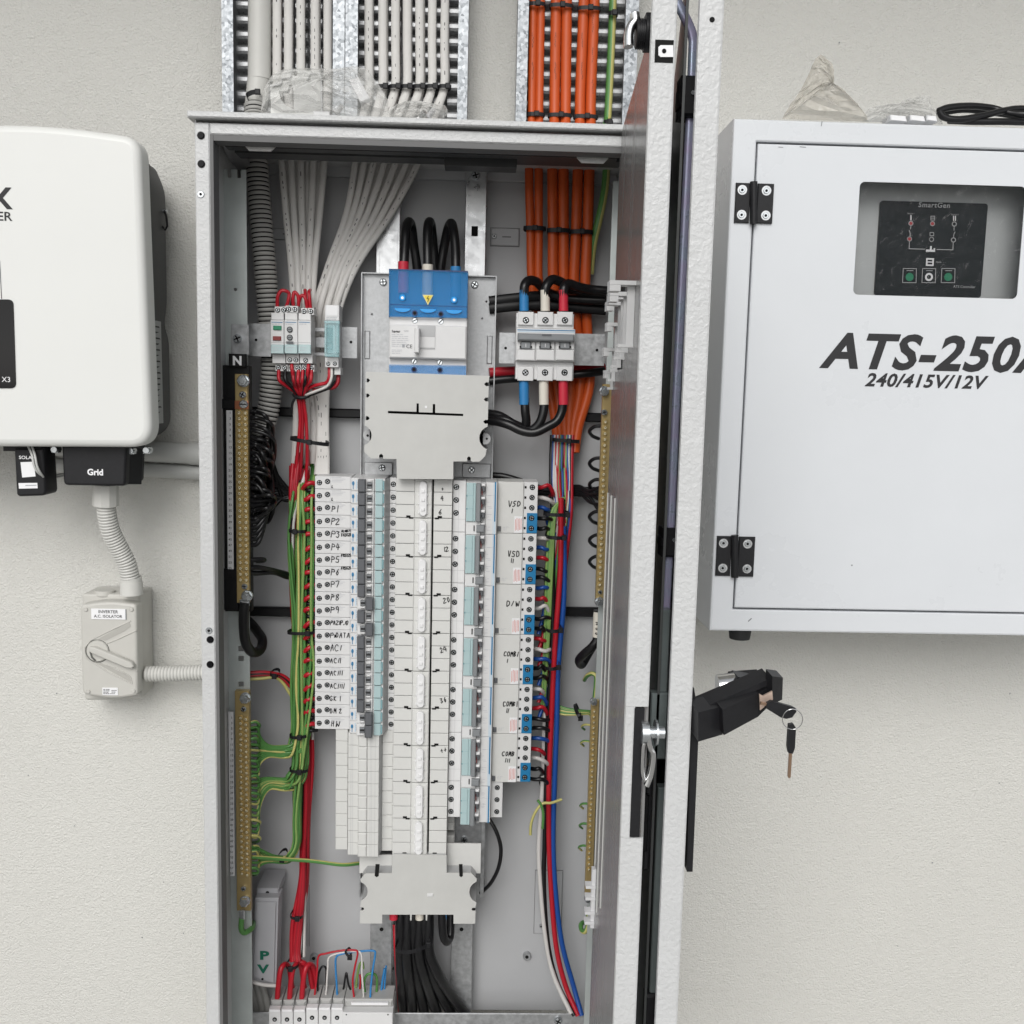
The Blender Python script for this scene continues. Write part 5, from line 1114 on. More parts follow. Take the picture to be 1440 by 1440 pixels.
# ---------------------------------------------------------------- neutral and earth bars
def tbar(name, label, cat, px0, px1, py0, py1, Y, depth, cols, ys, scr, numbers=None, numcol=None, holder=None, dark=True, bolts=(), small=(), copper=None, tag=None):
    t = thing(name, label, cat, P((px0+px1)/2, py1, Y), 'neutral and earth bars')
    m = M('brass_bar', 'brass_dark'); m.pbox(px0, py0, px1, py1, Y, Y+depth, 0, c=.0008); part('bar', m, t)
    if holder:
        for h in holder: m = M('black'); m.pbox(*h[:4], Y+h[4], Y+h[5], 0, c=.001); part('holder', m, t)
    zs = [P(px0, y, Y).z for y in ys]; r = scr; first = None
    X0 = [P(c, (py0+py1)/2, Y).x for c in cols if c < 900]
    m = M('brass', 'brass_pale', 'hole', 'brass_dark'); z = zs[0]; x = X0[0]
    m.cyl(x, z, r, Y-.0018, Y+.0003, 12, 0, c=.0004); m.cyl(x, z, r*.74, Y-.0020, Y-.0017, 10, 3); m.cyl(x, z, r*.60, Y-.0026, Y-.0019, 10, 1, c=.0007); m.cyl(x, z, r*.2, Y-.0028, Y-.0025, 6, 2)
    s0 = part('terminal_screw', m, t)
    for j, xx in enumerate(X0):
        for i, zz in enumerate(zs):
            if i == 0 and j == 0: continue
            shift(s0, t, Vector((xx-X0[0]+random.uniform(-.0002, .0002), 0, zz-zs[0]+(j*.5*(zs[1]-zs[0])*dark if dark != 1 else 0))))
    for px, py, rr in bolts:
        m = M('bolt_zinc'); hexbolt(m, px, py, rr, Y-.011, Y-.0003); part('bolt', m, t)
    for px, py, rr in small:
        m = M('bolt_zinc', 'hole'); screw_head(m, px, py, rr, Y-.005, .0048); part('screw', m, t)
    if copper:
        m = M('copper'); m.pbox(*copper, Y-.0022, Y-.0002, c=.0004); part('clamp_plate', m, t)
    if numcol:
        a, b, c, d = numcol; m = M('label_white', 'print'); m.pbox(a, b, c, d, Y+.0035, Y+.0045); part('number_strip', m, t)
        m = M('print'); nn = len(ys)
        for i in range(nn): text_to(m, str(2*i+1), (a+c)/2+.2, ys[i]+1.8, 3.3, Y+.0031, 0, 'CENTER', bold=.005)
        part('lettering', m, t)
    return t
ysn = [580.3+i*(815-580.3)/29 for i in range(30)]
nb = tbar('neutral_bar', 'long brass neutral bar in a black holder marked N', 'neutral bar', 331.5, 349.5, 526, 848, -.19, .008, (337.4, 345.8), ysn, .0037, numcol=(319.3, 577, 327.6, 818), holder=[(311, 514, 352, 860, .0085, .024), (314, 800, 335, 858, .003, .0083)], bolts=((340, 535.5, 7.6), (345.5, 839.5, 7.2)), small=((340.6, 555, 5), (343.3, 825, 4.2)), copper=(330, 563.5, 349.5, 575.5))
m = M('black', 'label_white'); m.pbox(321.5, 497.5, 345.5, 516, -.188, -.178, 0, c=.001); text_to(m, 'N', 333.6, 513, 11.5, -.1885, 1, 'CENTER', bold=.045); part('tag', m, nb)
m = M('bolt_zinc', 'print'); screw_head(m, 341.6, 568.6, 6, -.199, .007, 0, 1, False, 0.0); part('clamp_screw', m, nb)
m = M('black'); m.pbox(307, 561, 331, 575, -.187, -.178, c=.001); part('holder_arm', m, nb)
m = M('bolt_zinc'); m.pbox(337, 843, 351, 852, -.196, -.1935, c=.0005); part('cable_lug', m, nb)
yse = [1009+i*(1228-1009)/29 for i in range(30)]
eb = tbar('earth_bar', 'long brass earth bar at the lower left with green wires', 'earth bar', 331.5, 351.5, 972, 1281, -.178, .010, (339.6, 347), yse, .0034, numcol=(322.2, 1001, 329.2, 1232), bolts=((343, 984, 7), (342.5, 1271, 6.8)), small=((342, 998, 4), (341.8, 1250.5, 3.8)), dark=.5)
m = M('bolt_zinc'); m.pbox(336.5, 1281, 343.5, 1294, -.186, -.181, c=.001); part('cable_lug', m, eb)
# bars at the right, half behind the door
ysr = [593+i*(822-593)/28 for i in range(29)]
def slant(px_top, px_bot, ys): return [px_top+(px_bot-px_top)*i/(len(ys)-1) for i in range(len(ys))]
tbar('neutral_bar', 'brass neutral bar half hidden by the inner door', 'neutral bar', 842.5, 856, 540, 850, -.182, .008, (847.8, 999), ysr, .0034, bolts=((850.5, 550, 6.2), (844.0, 848, 6)), small=((850, 580, 4.5), (844, 833, 3)))
ysr2 = [1000+i*(1222-1000)/29 for i in range(30)]
tbar('earth_bar', 'brass earth bar half hidden by the inner door', 'earth bar', 827, 838, 985, 1262, -.178, .008, (831.4, 999), ysr2, .0026, bolts=((835.5, 989, 4.6), (827.5, 1267, 5)), small=())
# cables of the bars
wire('power_cable', 'thick black cable looping down from the neutral bar lug', 'cable', None, [(345, 846, -.193), (343, 862, -.192), (343, 885, -.185), (346, 905, -.175), (355, 917, -.16), (366, 914, -.14), (369, 900, -.12), (362, 888, -.10), (352, 876, -.08), (342, 868, -.07)], 7.2, ['black_wire'], n=14, Yr=-.17)
wire('power_cable', 'thick black cable looping below the handwritten GEN sleeve', 'cable', None, [(840.5, 858, -.15), (840, 895, -.15), (834, 908, -.15), (823, 918, -.14), (814, 928, -.12), (818, 935, -.10), (826, 922, -.09), (836, 905, -.085)], 6.2, ['black_wire'], n=14, Yr=-.14)
gs = thing('cable_sleeve', 'cream cable sleeve with GEN handwritten on it', 'cable sleeve', P(841, 895, -.15)); m = M('white_sleeve'); m.tube([P(841.8, 860, -.15), P(840.2, 895.5, -.15)], 7.5*S(-.15), 14); part('sleeve', m, gs)
m = M('ink'); hand(m, 'GEN', 843.5, 893, 6, -.1585, 0, 1.2, R(90), 1.25); part('handwriting', m, gs)
gy('short green and yellow earth loop under the lower left earth bar', [(340, 1291, -.183), (339, 1304, -.183), (342, 1311, -.18), (348, 1310, -.175), (355, 1304, -.16), (356, 1298, -.13), (350, 1300, -.09)], 4.2, n=10, Yr=-.18)
gy('short green and yellow loop under the right earth bar', [(829, 1275, -.14), (827, 1290, -.14), (827, 1300, -.14), (823, 1310, -.138), (818, 1308, -.13), (817, 1300, -.12), (822, 1297, -.11), (829, 1299, -.10)], 3.6, n=10, Yr=-.13)
gy('green and yellow loop above the right earth bar', [(836, 984, -.135), (838, 962, -.135), (838, 951, -.135), (833, 947, -.132), (826, 950, -.12), (822, 956, -.10)], 3.2, n=10, Yr=-.13)
# ---------------------------------------------------------------- left wiring bundle
rnd = random.Random(11)
def jit(a): return rnd.uniform(-a, a)
# earth wires: down the trunk, peeling off towards the earth bar at three levels
def bar_end(y): return [(351, y, -.168), (360, y+jit(1.5), -.160)]
levels = [(1056, [1009+k*7.55 for k in range(1, 12)], 1042), (1102, [1009+k*7.55 for k in range(12, 23)], 1090), (1208, [1009+k*7.55 for k in range(24, 30)], 1196)]
nG = 0; xs = [411+i*27/27 for i in range(28)]; rnd.shuffle(xs)
tone = [['green_wire', 'yellow_wire'], ['green_wire', 'lime_wire'], ['lime_wire', 'yellow_wire'], ['green_wire', 'green_wire']]
for li, (ly, ends, ty) in enumerate(levels):
    for k, ye in enumerate(ends):
        x = xs[nG % 28]; nG += 1; yo = ly+(k-len(ends)/2)*1.6
        top = rnd.uniform(590, 640); x0 = 429+(x-424)*.9+jit(4)
        d = -.10-jit(.012)-.01
        pp = [(x0+jit(2), top, -.070), (x0+jit(3), 655, -.080), (x0-5+jit(4), 700, d-.004), (x+jit(5)+((x-424)*.2 if True else 0), 760, d-.006), (x+jit(4), 880, d-.006), (x+jit(3), 960, d-.006), (x if li < 2 else 414+k*1.8, ty-38 if li < 2 else 1130, d-.006), (x-1 if li < 2 else 413+k*1.8, ty-12, d-.008), (x-8 if li < 2 else 406+k, yo-3, d-.012), (400, yo+2, -.125), (378, yo+1, -.135), (365, yo*.6+ye*.4, -.145), (362.5, ye+jit(1), -.155), (351, ye, -.168)]
        gy(f'green and yellow wire at the {ordw(round((ye-1009)/7.55))} screw row of the lower left earth bar', pp, 2.05, k=4, Yr=-.11, mats=tone[rnd.choice([0, 0, 0, 1, 1, 2, 3])])
# short loops between neighbouring earth terminals
for i in range(9):
    ye = 1009+(1, 4, 8, 11, 14, 19, 22, 25, 28)[i]*7.55
    gy(f'short green earth wire bowing out beside the earth bar, {ordw(i)} from the top', [(351, ye, -.168), (360, ye+jit(2), -.165), (364+jit(2), ye+4, -.155), (361, ye+9, -.14), (352, ye+10, -.12)], 2.2, Yr=-.16, k=4)
# lone earth wires lower down
gy('green and yellow wire running across to the foot of the busbar', [(352, 1205, -.165), (368, 1206, -.155), (398, 1208, -.14), (440, 1211, -.125), (480, 1216, -.115), (505, 1214, -.10)], 2.9, n=8, Yr=-.13, rot=.5)
gy('green earth wire dropping beside the yellow one below the bundle', [(413, 1085, -.11), (414, 1130, -.112), (416, 1175, -.113), (415, 1196, -.115), (405, 1205, -.12), (385, 1204, -.135), (365, 1195, -.15), (352, 1190, -.168)], 2.6, n=8, Yr=-.12, mats=['green_wire', 'green_wire'])
wire('earth_wire', 'yellow wire dropping between the green and red wires below the bundle', 'wire', 'green and yellow earth wires', [(420, 1085, -.112), (421, 1130, -.114), (421, 1170, -.115), (418, 1196, -.118), (409, 1208, -.122), (398, 1211, -.135)], 2.4, ['yellow_wire'], Yr=-.12)
# long red wires of the trunk
for i in range(7):
    x = 409+i*3.4; top = 630+rnd.uniform(0, 30); e_ = 1345
    if i < 4: pp = [(412+i*3, top, -.105), (409+i*2.2, 700, -.112), (412+jit(3), 800, -.100), (416+jit(4), 900, -.095), (424, 1000, -.095), (430, 1090, -.10), (428, 1180, -.105), (421+i*1.8, 1260, -.11), (413+i*2.5, 1330, -.115), (412+i*3, 1352, -.12)]
    else: pp = [(x, top, -.10), (x+jit(4), 690, -.10), (x+jit(5), 800, -.09), (426+jit(5), 950, -.088), (429+jit(3), 1060, -.09), (428+jit(4), 1150, -.095), (424+jit(4), 1240, -.10), (414+(i-4)*3, 1300, -.11), (413+(i-4)*2.6, 1352, -.115)]
    if i >= 4: pp = [(a+(5 if b > 1000 and b < 1300 else 0)+(i-5)*3.0, b, c+(i-5)*.004) for a, b, c in pp]
    wire('red_wire', f'long red wire in the trunk left of the breakers, {ordw(i)} from the left', 'wire', 'long red wires left of the breakers', pp, 3.1, ['red_dark' if i % 2 else 'red_wire'], k=5, Yr=-.11, n=8)
for i in range(4):
    c = ['red_wire', 'black_wire', 'black_wire', 'white_wire'][i]
    wire(['red_wire', 'black_wire', 'black_wire', 'white_wire'][i], f'{["red", "black", "second black", "white"][i]} wire at the left edge of the green trunk', 'wire', None, [(409+i*8, 655, -.10), (408.5+i*2, 720, -.114), (408+i, 790, -.11), (412, 880, -.09), (420+i*2, 1000, -.088), (424+i*2, 1120, -.092), (423+i*2, 1240, -.10), (421+i*2, 1345, -.11)], 2.6, [c], k=4, Yr=-.11)
wire('white_wire', 'thin white wire dangling beside the red wires above the terminals', 'wire', None, [(428, 1240, -.108), (424, 1285, -.112), (422, 1292, -.112), (424, 1310, -.112), (422, 1345, -.115)], 1.5, ['white_wire'], Yr=-.11)
# leads into every breaker of the left column
for i in range(20):
    y = 680.6+i*17.76; nm = rows[i][0]; nm = f'{nm} breaker' if i > 1 else ['topmost breaker', 'second breaker'][i]
    wire('lead_wire', f'short red lead into the left end of the {nm}', 'wire', 'red leads into the left breakers', [(446, y+1, -.118), (438, y-1+jit(1), -.124), (430, y+2+jit(3), -.124), (425.5, y+7+jit(3), -.112), (430+jit(3), y+14, -.092), (434, y+30, -.085)], 3.3, ['red_wire'], n=8, Yr=-.12, k=4)
    wire('lead_wire', f'short black lead under the red one of the {nm}', 'wire', 'black leads into the left breakers', [(446, y+8.5, -.112), (438, y+9+jit(1), -.117), (431, y+9+jit(2), -.115), (428, y+6+jit(3), -.105), (432, y-6, -.088)], 2.9, ['black_wire'], n=8, Yr=-.12, k=4)
for i in range(24):     # white and black cores filling the space behind the leads
    y = rnd.uniform(690, 990); c = rnd.choice(['black_wire', 'white_wire', 'black_wire', 'green_wire', 'lime_wire'])
    wire('core_wire', f'thin core wire running behind the red breaker leads, {ordw(i)} of the tangle', 'wire', 'cores behind the breaker leads', [(429+rnd.uniform(0, 12), y-45, -.09), (432+rnd.uniform(0, 9), y, -.092), (430+rnd.uniform(0, 10), y+50, -.09)], 2.1, [c], n=6, Yr=-.1, k=4)
# black neutral leads massed beside the neutral bar
for i in range(30):
    y = ysn[i]
    if i < 19:
        tx = 379+rnd.uniform(-10, 6); ty = min(y+rnd.uniform(10, 55), 712+jit(10))
        pp = [(349, y, -.178), (360, y+rnd.uniform(-2, 5), -.17), (tx, y*.55+ty*.45-rnd.uniform(0, 6), -.155-rnd.uniform(0, .03)), (tx+2, ty, -.13), (tx-10+jit(6), ty+16, -.115), (368+jit(10), ty+8, -.10), (390+jit(8), 690+jit(14), -.085), (415, 700+jit(8), -.08)]
    elif i < 24:
        pp = [(349, y, -.178), (362, y-2, -.17), (378-(i-19)*2, y-22, -.16), (383-(i-19)*2, y-48, -.14), (378, y-70, -.11), (370, 690, -.09)]
    else: continue
    wire('neutral_wire', f'black wire looping out of the left neutral bar at its {ordw(i)} screw row', 'wire', 'black wires of the neutral bar', pp, 3.1, ['black_wire'], n=8, Yr=-.15, k=5)
for nm, pp in (('upper', [(349, 788, -.178), (362, 787, -.172), (370, 787, -.165), (371, 788, -.15), (362, 789, -.12)]), ('middle', [(349, 800, -.178), (362, 798, -.17), (380, 801, -.15), (400, 806, -.12), (416, 811, -.10)]), ('lower', [(349, 806, -.178), (364, 806, -.16), (385, 805, -.14), (402, 811, -.115), (416, 813, -.10)])):
    wire('neutral_wire', f'{nm} of three black wires leaving the bottom of the neutral bar', 'wire', 'black wires of the neutral bar', pp, 3.6, ['black_wire'], Yr=-.15)
for i, (c, dy) in enumerate((('red_wire', 0), ('black_wire', 2), ('red_dark', 4), ('yellow_wire', 9))):
    wire('stray_wire', f'{["red", "black", "dark red", "yellow"][i]} wire crossing behind the mounting bar to the trunk below the P.DATA breaker', 'wire', None, [(350, 946+dy, -.13), (370, 945+dy, -.125), (386, 947+dy*.6, -.12), (398, 950+dy*1.2, -.115), (409, 958+dy*2.2, -.11)], 2.4, [c], Yr=-.12)
for a in ((406, 746, 430, 747, -.135, 'black tie on the green trunk beside the P3 breaker'), (404, 889, 442, 889, -.135, 'black tie on the green trunk beside the PAZ1P.10 breaker'), (407, 1035, 432, 1034, -.137, 'black tie on the green trunk below the HW breaker'), (407, 1082, 433, 1083, -.137, 'black tie where the middle green branch turns off'),
          (380, 946, 392, 950, -.138, 'black tie on the wires crossing to the trunk'), (391, 1204, 403, 1206, -.150, 'black tie on the lower green branch'), (408, 1287, 426, 1288, -.135, 'black tie on the red wires beside the PV box'), (402, 1358, 420, 1357, -.145, 'black tie above the red looped terminals')):
    cable_tie(a[0], a[1], a[2], a[3], max(a[4], -.128), a[5], 2.3, yb=max(a[4], -.128)+.026)
# ---------------------------------------------------------------- right wiring bundle
cols = ['black_wire', 'blue_wire', 'white_wire', 'red_wire', 'white_wire', 'red_wire', 'green_wire', 'blue_wire', 'black_wire', 'red_wire', 'lime_wire', 'blue_wire', 'white_wire', 'black_wire', 'red_wire']
cn = {'black_wire': 'black', 'blue_wire': 'blue', 'white_wire': 'white', 'red_wire': 'red', 'green_wire': 'green', 'lime_wire': 'pale green'}
for i, c in enumerate(cols):
    f = i/(len(cols)-1); x0 = 776+f*29; x1 = 779+f*24; x2 = 770+f*25; x3 = 766+f*20
    end = [(x3, 900, -.10), (768+f*14, 1000, -.10), (764+f*14, 1090, -.10)] if i not in () else []
    pp = [(x0, 612, -.083), (x0-1, 640, -.09), (x1+jit(3)-4+f*6, 680, -.095), (x1+jit(3), 725, -.10), (x2+jit(3), 790, -.10)]+end
    if i % 2 == 1 and i < 12: pp = pp[:5]+[(764+f*10, 850+i*10, -.10), (757, 880+i*12, -.11)]
    wire('core_wire', f'{cn[c]} core hanging from the orange cables, {ords[i] if i < 10 else ["eleventh", "twelfth", "thirteenth", "fourteenth", "fifteenth"][i-10]} from the left', 'wire', 'cores below the orange cables', pp, 2.9, [c], Yr=-.1, k=5)
big = [('white_wire', 'white', [(784, 780, -.09), (772, 900, -.095), (766, 1000, -.10), (763, 1100, -.10), (758, 1180, -.10), (759, 1230, -.10), (766, 1310, -.105), (778, 1370, -.11), (803, 1425, -.13)], 3.4),
       ('black_wire', 'black', [(777, 760, -.105), (777, 900, -.106), (771, 1000, -.104), (768, 1100, -.102), (766, 1180, -.10), (765, 1250, -.10), (771, 1330, -.105), (785, 1385, -.11), (808, 1428, -.13)], 3.6),
       ('red_wire', 'red', [(789, 700, -.112), (788, 800, -.112), (781, 900, -.11), (776, 1000, -.108), (772, 1100, -.106), (772, 1180, -.104), (775, 1250, -.104), (782, 1330, -.108), (795, 1385, -.113), (813, 1428, -.13)], 3.9),
       ('blue_wire', 'blue', [(793, 740, -.108), (793, 840, -.108), (785, 940, -.108), (783, 1020, -.108), (780, 1100, -.106), (778, 1180, -.104), (781, 1250, -.104), (790, 1325, -.108), (806, 1385, -.113), (818, 1428, -.13)], 3.9)]
for c, nm, pp, r in big: wire('mains_wire', f'long {nm} cable curving down to the lower right corner of the cabinet', 'cable', 'long cables down the right of the cabinet', pp, r, [c], n=12, Yr=-.11, k=6)
for i in range(5): gy(f'green and yellow wire in the trunk right of the breakers, {ordw(i)} from the right', [(790+i, 700, -.104), (781-i*1.5, 722, -.108), (777-i*1.8+jit(1), 790, -.112), (773-i*1.6+jit(1), 880, -.11), (768-i, 950, -.108), (765-i, 1000, -.104)], 2.2, Yr=-.11, mats=['green_wire', 'lime_wire'])
tc = ['red_wire', 'white_wire', 'blue_wire', 'black_wire', 'black_wire']
tnames = ['VSD I', 'VSD II', 'D/W', 'COMBI I', 'COMBI II', 'COMB III']
for i in range(6):
    order = [[0, 1, 2, 3, 4], [1, 2, 0, 3, 4], [2, 0, 1, 3, 4], [0, 1, 2, 3, 4], [1, 2, 0, 3, 4], [2, 0, 1, 3, 4]][i]
    for k in range(5):
        y = 686.5+i*70.4+k*14.0; x = 757-i*1.7-k*.2; c = tc[order[k]]; L_ = rnd.uniform(14, 24); 
        wire('lead_wire', f'{cn[c]}{" second" if order[k] == 4 else ""} lead out of the {tnames[i]} breaker', 'wire', 'leads out of the right breakers', [(x-4, y, -.108), (x+5, y+jit(1.5), -.116), (x+L_*.7, y+jit(4), -.116), (x+L_, y+5+jit(4), -.105), (x+L_*.8, y+rnd.uniform(8, 18), -.088), (x+L_*.8+6, y+34, -.082)], 3.0, [c], Yr=-.11, k=4)
gy('short tied green and yellow wire end hanging left below the COMB III breaker', [(790, 1124, -.12), (775, 1129, -.123), (763, 1130, -.124), (753, 1142, -.124), (747, 1158, -.122), (746, 1174, -.12)], 2.2, Yr=-.12)
gy('short tied green and yellow wire end hanging straight below the COMB III breaker', [(756, 1125, -.124), (761, 1132, -.125), (764, 1145, -.125), (763, 1165, -.124)], 2.2, Yr=-.12)
for i in range(5): gy(f'green and yellow wire running right to the half hidden earth bar, {ordw(i)} from the top', [(780, 990+i*3, -.10), (795, 996+i*2.2, -.105), (815, 999+i*1.4, -.11), (828, 1000+i, -.12), (832, 1001+i*2, -.128)], 1.9, Yr=-.11)
for a in ((764, 722, 801, 723, -.130, 'upper black tie on the right trunk beside the VSD I breaker'), (768, 754, 795, 755, -.130, 'lower black tie on the right trunk beside the VSD II breaker'), (768, 885, 790, 884, -.13, 'black tie on the right trunk beside the D/W breaker'), (766, 938, 787, 936, -.128, 'black tie on the right trunk beside the COMBI I breaker'), (810, 998, 816, 1008, -.128, 'black tie on the green wires reaching the right earth bar')):
    cable_tie(*a[:5], a[5], 2.6, .9, yb=-.085)
for i, (y, nm) in enumerate(((605, 'first'), (650, 'second'), (680, 'third'), (725, 'fourth'), (758, 'fifth'), (788, 'sixth'))):
    wire('neutral_wire', f'{nm} black loop from the top beside the half hidden neutral bar', 'wire', 'black loops of the right neutral bar', [(846, y-6, -.135), (836, y-5, -.13), (829, y+1, -.12), (833, y+8, -.105), (842, y+12, -.09)], 2.6, ['black_wire'], Yr=-.12)
for i in range(5):
    wire('neutral_wire', f'black wire sweeping from the trunk to the half hidden neutral bar, {ords[i]} of five', 'wire', 'black wires to the right neutral bar', [(802, 684+i*3, -.08), (815, 684+i*3, -.09), (828, 690+i*5*(1 if i % 2 else .4), -.11), (842, 700+i*8-14, -.13)], 2.6, ['black_wire'], Yr=-.11)
for i, y in enumerate((1020, 1043, 1131, 1159, 1190)): gy(f'small green loop beside the right earth bar, {ords[i]} from the top', [(832-i, y, -.125), (823-i, y-1, -.12), (818-i, y+2, -.11), (822-i, y+6, -.10)], 1.8, Yr=-.115)
wire('power_cable', 'thin black cable bowing out below the lowest right breaker', 'cable', None, [(678, 1140, -.10), (688, 1152, -.11), (699, 1172, -.115), (704.5, 1195, -.115), (701, 1220, -.11), (690, 1242, -.10), (676, 1256, -.085)], 2.9, ['black_wire'], n=10, Yr=-.11)
wire('power_cable', 'black cable lying behind the tops of the right breakers', 'cable', None, [(690, 668, -.075), (710, 670, -.078), (740, 679, -.08), (765, 688, -.08), (800, 694, -.075)], 4.5, ['black_wire'], n=10, Yr=-.08)
# ---------------------------------------------------------------- black tails below the lower cover
tl = [(563, 563, 566, 568), (573, 572, 578, 581), (582, 581, 592, 599), (590, 589, 606, 619), (597, 597, 621, 641), (603, 604, 635, 664)]
for i, (a, b, c, d) in enumerate(tl):
    wire('power_cable', f'thick black cable fanning down from the lower cover, {ords[i]} from the left', 'cable', 'black tails below the lower cover', [(a, 1270, -.125), (a, 1300, -.13), (b, 1340, -.125-(i % 2)*.008), (b+(c-b)*.4, 1370, -.115-(i % 2)*.010), (c, 1400, -.094-(i % 2)*.006), (d, 1440, -.076-(i % 2)*.004), (d+(d-c)*1.6, 1520, -.066)], 7.8, ['black_wire'], n=12, Yr=-.12, k=6)
wire('power_cable', 'short black cable looping under the blue sleeve of the lower cover', 'cable', None, [(622, 1278, -.14), (622, 1300, -.142), (624, 1318, -.14), (629, 1324, -.132), (633, 1315, -.12), (634, 1285, -.11)], 6.2, ['black_wire'], n=12, Yr=-.13)
wire('red_wire', 'red wire running down beside the black tails', 'wire', None, [(555, 1300, -.10), (557, 1340, -.11), (560, 1380, -.10), (563, 1432, -.08), (565, 1490, -.07)], 3.4, ['red_wire'], Yr=-.11)
for px, c, nm in ((553.5, 'red_sleeve', 'red'), (590, 'white_sleeve', 'white'), (622.5, 'blue_sleeve', 'blue')):
    m = M(c); m.tube([P(px, 1276, -.14), P(px, 1292, -.14)], 6.3*S(-.14), 14); solo('cable_sleeve', m, f'{nm} sleeve peeping out under the lower cover plate', 'cable sleeve', 'coloured sleeves under the lower cover')
cable_tie(556, 1333, 604, 1324, -.155, 'black tie across the black tails under the lower cover', 3, .97, yb=-.10)
# ---------------------------------------------------------------- PV box
pv = thing('junction_box', 'small tilted grey box with green PV letters', 'junction box', P(371, 1392, -.12)); yv = -.13
def quadbox(m, pts, yf, yb, mi=0, inset=.0015):
    f = [P(a, b, yf) for a, b in pts]; c = sum(f, Vector())/4; f2 = [q+(c-q).normalized()*inset+Vector((0, 0, 0)) for q in f]; bk = [Vector((q.x, yb, q.z)) for q in f]; md = [Vector((q.x, yf+inset, q.z)) for q in f]
    vs = bk+md+f2; fs = [(3, 2, 1, 0)]
    for o in (0, 4):
        for k in range(4): fs.append((o+k, o+(k+1) % 4, o+4+(k+1) % 4, o+4+k))
    fs.append((8, 9, 10, 11)); m.add(vs, fs, mi); return m
m = M('pv_box'); quadbox(m, [(361, 1249), (392, 1249), (390.5, 1263), (360.5, 1263)], yv+.02, -.05); part('mounting_tab', m, pv)
m = M('pv_box'); quadbox(m, [(359, 1263), (391.8, 1263), (388.5, 1391), (353, 1380)], yv+.004, -.095); part('body', m, pv)
m = M('pv_box'); quadbox(m, [(361, 1269), (388, 1269.5), (385, 1384), (355.5, 1374)], yv, yv+.0038); part('lid', m, pv)
m = M('hole'); m.pcyl(376, 1255.5, 2.6, yv+.0195, yv+.0205, 12); m.pcyl(369, 1377, 1.8, yv-.0006, yv, 10); part('screw_hole', m, pv, kind='stuff')
m = M('green_print'); text_to(m, 'P', 371.5, 1349, 12.5, yv-.0005, 0, 'CENTER', bold=.045, wide=1.45); text_to(m, 'V', 370, 1368, 12.5, yv-.0005, 0, 'CENTER', bold=.045, wide=1.35); part('lettering', m, pv)
wire('white_wire', 'white cable passing under the PV box', 'cable', None, [(345, 1375, -.13), (356, 1381, -.135), (372, 1385, -.135), (390, 1386, -.13)], 2.8, ['white_wire'], Yr=-.13)
for i in range(3): wire('flat_cable', f'grey cable rising behind the bottom terminals, {ords[i]} from the left', 'cable', 'grey cables at the lower left', [(352+i*8, 1384, -.07), (358+i*8, 1405, -.075), (362+i*9, 1440, -.08), (366+i*10, 1500, -.08)], 5, ['conduit_grey'], n=10, Yr=-.08)
# ---------------------------------------------------------------- bottom terminals and power supply
YTM = -.150
def block(i, label, x0, x1, yt, yf, group, grey):
    t = thing('terminal_block', label, 'terminal block', P((x0+x1)/2, 1470, YTM), group)
    p0, p1 = P(x0, yf, YTM), P(x1, yf, YTM); zf = p0.z; zb_ = P(x0, 1490, YTM).z
    m = M('terminal_grey', 'device'); m.box(p0.x+.0003, p1.x-.0003, YTM+.001, YTM+.058, zb_, zf, 1, c=.0008)
    m.box(p0.x+.0008, p1.x-.0008, YTM+.012, YTM+.05, zf-.001, zf+.010, 0, c=.003); part('body', m, t)
    m = M('label_white'); m.box(p0.x+.001, p1.x-.001, YTM-.001, YTM+.0098, zf+.0002, zf+.004, 0, c=.0006); part('marker', m, t)
    m = M('hole', 'bolt_zinc'); p = P((x0+x1)/2, yf+11, YTM); m.cyl(p.x, p.z, .0034, YTM+.0002, YTM+.0009, 14, 0); m.cyl(p.x, p.z, .0018, YTM-.0002, YTM+.0003, 10, 1); part('terminal_screw', m, t)
    return t
for i in range(3): block(i, f'grey terminal block with thick red wires, {ords[i]} from the left', 377.5+i*17.4, 394.7+i*17.4, 0, 1423, 'terminal blocks with red wires', 1)
for i, c in enumerate(('red', 'white', 'blue')): block(i, f'grey terminal block with a thin {c} wire in its top', 430+i*17.6, 447.4+i*17.6, 0, 1420.5, 'terminal blocks with thin wires', 1)
for i in range(3):
    x = 386+i*17.2
    wire('red_wire', f'thick red wire arching into the terminal blocks, front one {ords[i]} from the left', 'wire', 'red wires arching into the terminals', [(x+3, 1416, -.128), (x+4, 1404, -.13), (x+6, 1380, -.132), (x+9, 1363, -.13), (x+15, 1356, -.122), (x+21, 1362, -.112), (x+24, 1384, -.104), (x+28, 1405, -.098), (x+30, 1416, -.095)], 4.0, ['red_wire'], n=10, Yr=-.12, k=6)
wire('red_wire', 'thick red wire arching to the back of the terminal blocks', 'wire', 'red wires arching into the terminals', [(414, 1352, -.115), (425, 1353, -.115), (434, 1362, -.112), (438, 1382, -.11), (443, 1400, -.105)], 3.8, ['red_wire'], n=10, Yr=-.12)
ps = thing('power_supply', 'white power supply with thin wires in its top', 'power supply', P(517, 1470, YTM))
p0, p1 = P(481.8, 1423, YTM), P(552.4, 1423, YTM); zf = p0.z
m = M('device'); m.box(p0.x, p1.x, YTM-.002, YTM+.055, P(500, 1490, YTM).z, zf, 0, c=.0008); part('body', m, ps)
m = M('terminal_grey'); m.box(p0.x+.001, p1.x-.001, YTM+.012, YTM+.05, zf-.001, zf+.012, 0, c=.003); part('terminal_row', m, ps)
m = M('label_white'); m.box(p0.x+.012, p1.x-.008, YTM+.008, YTM+.0118, zf+.006, zf+.010); part('marker', m, ps)
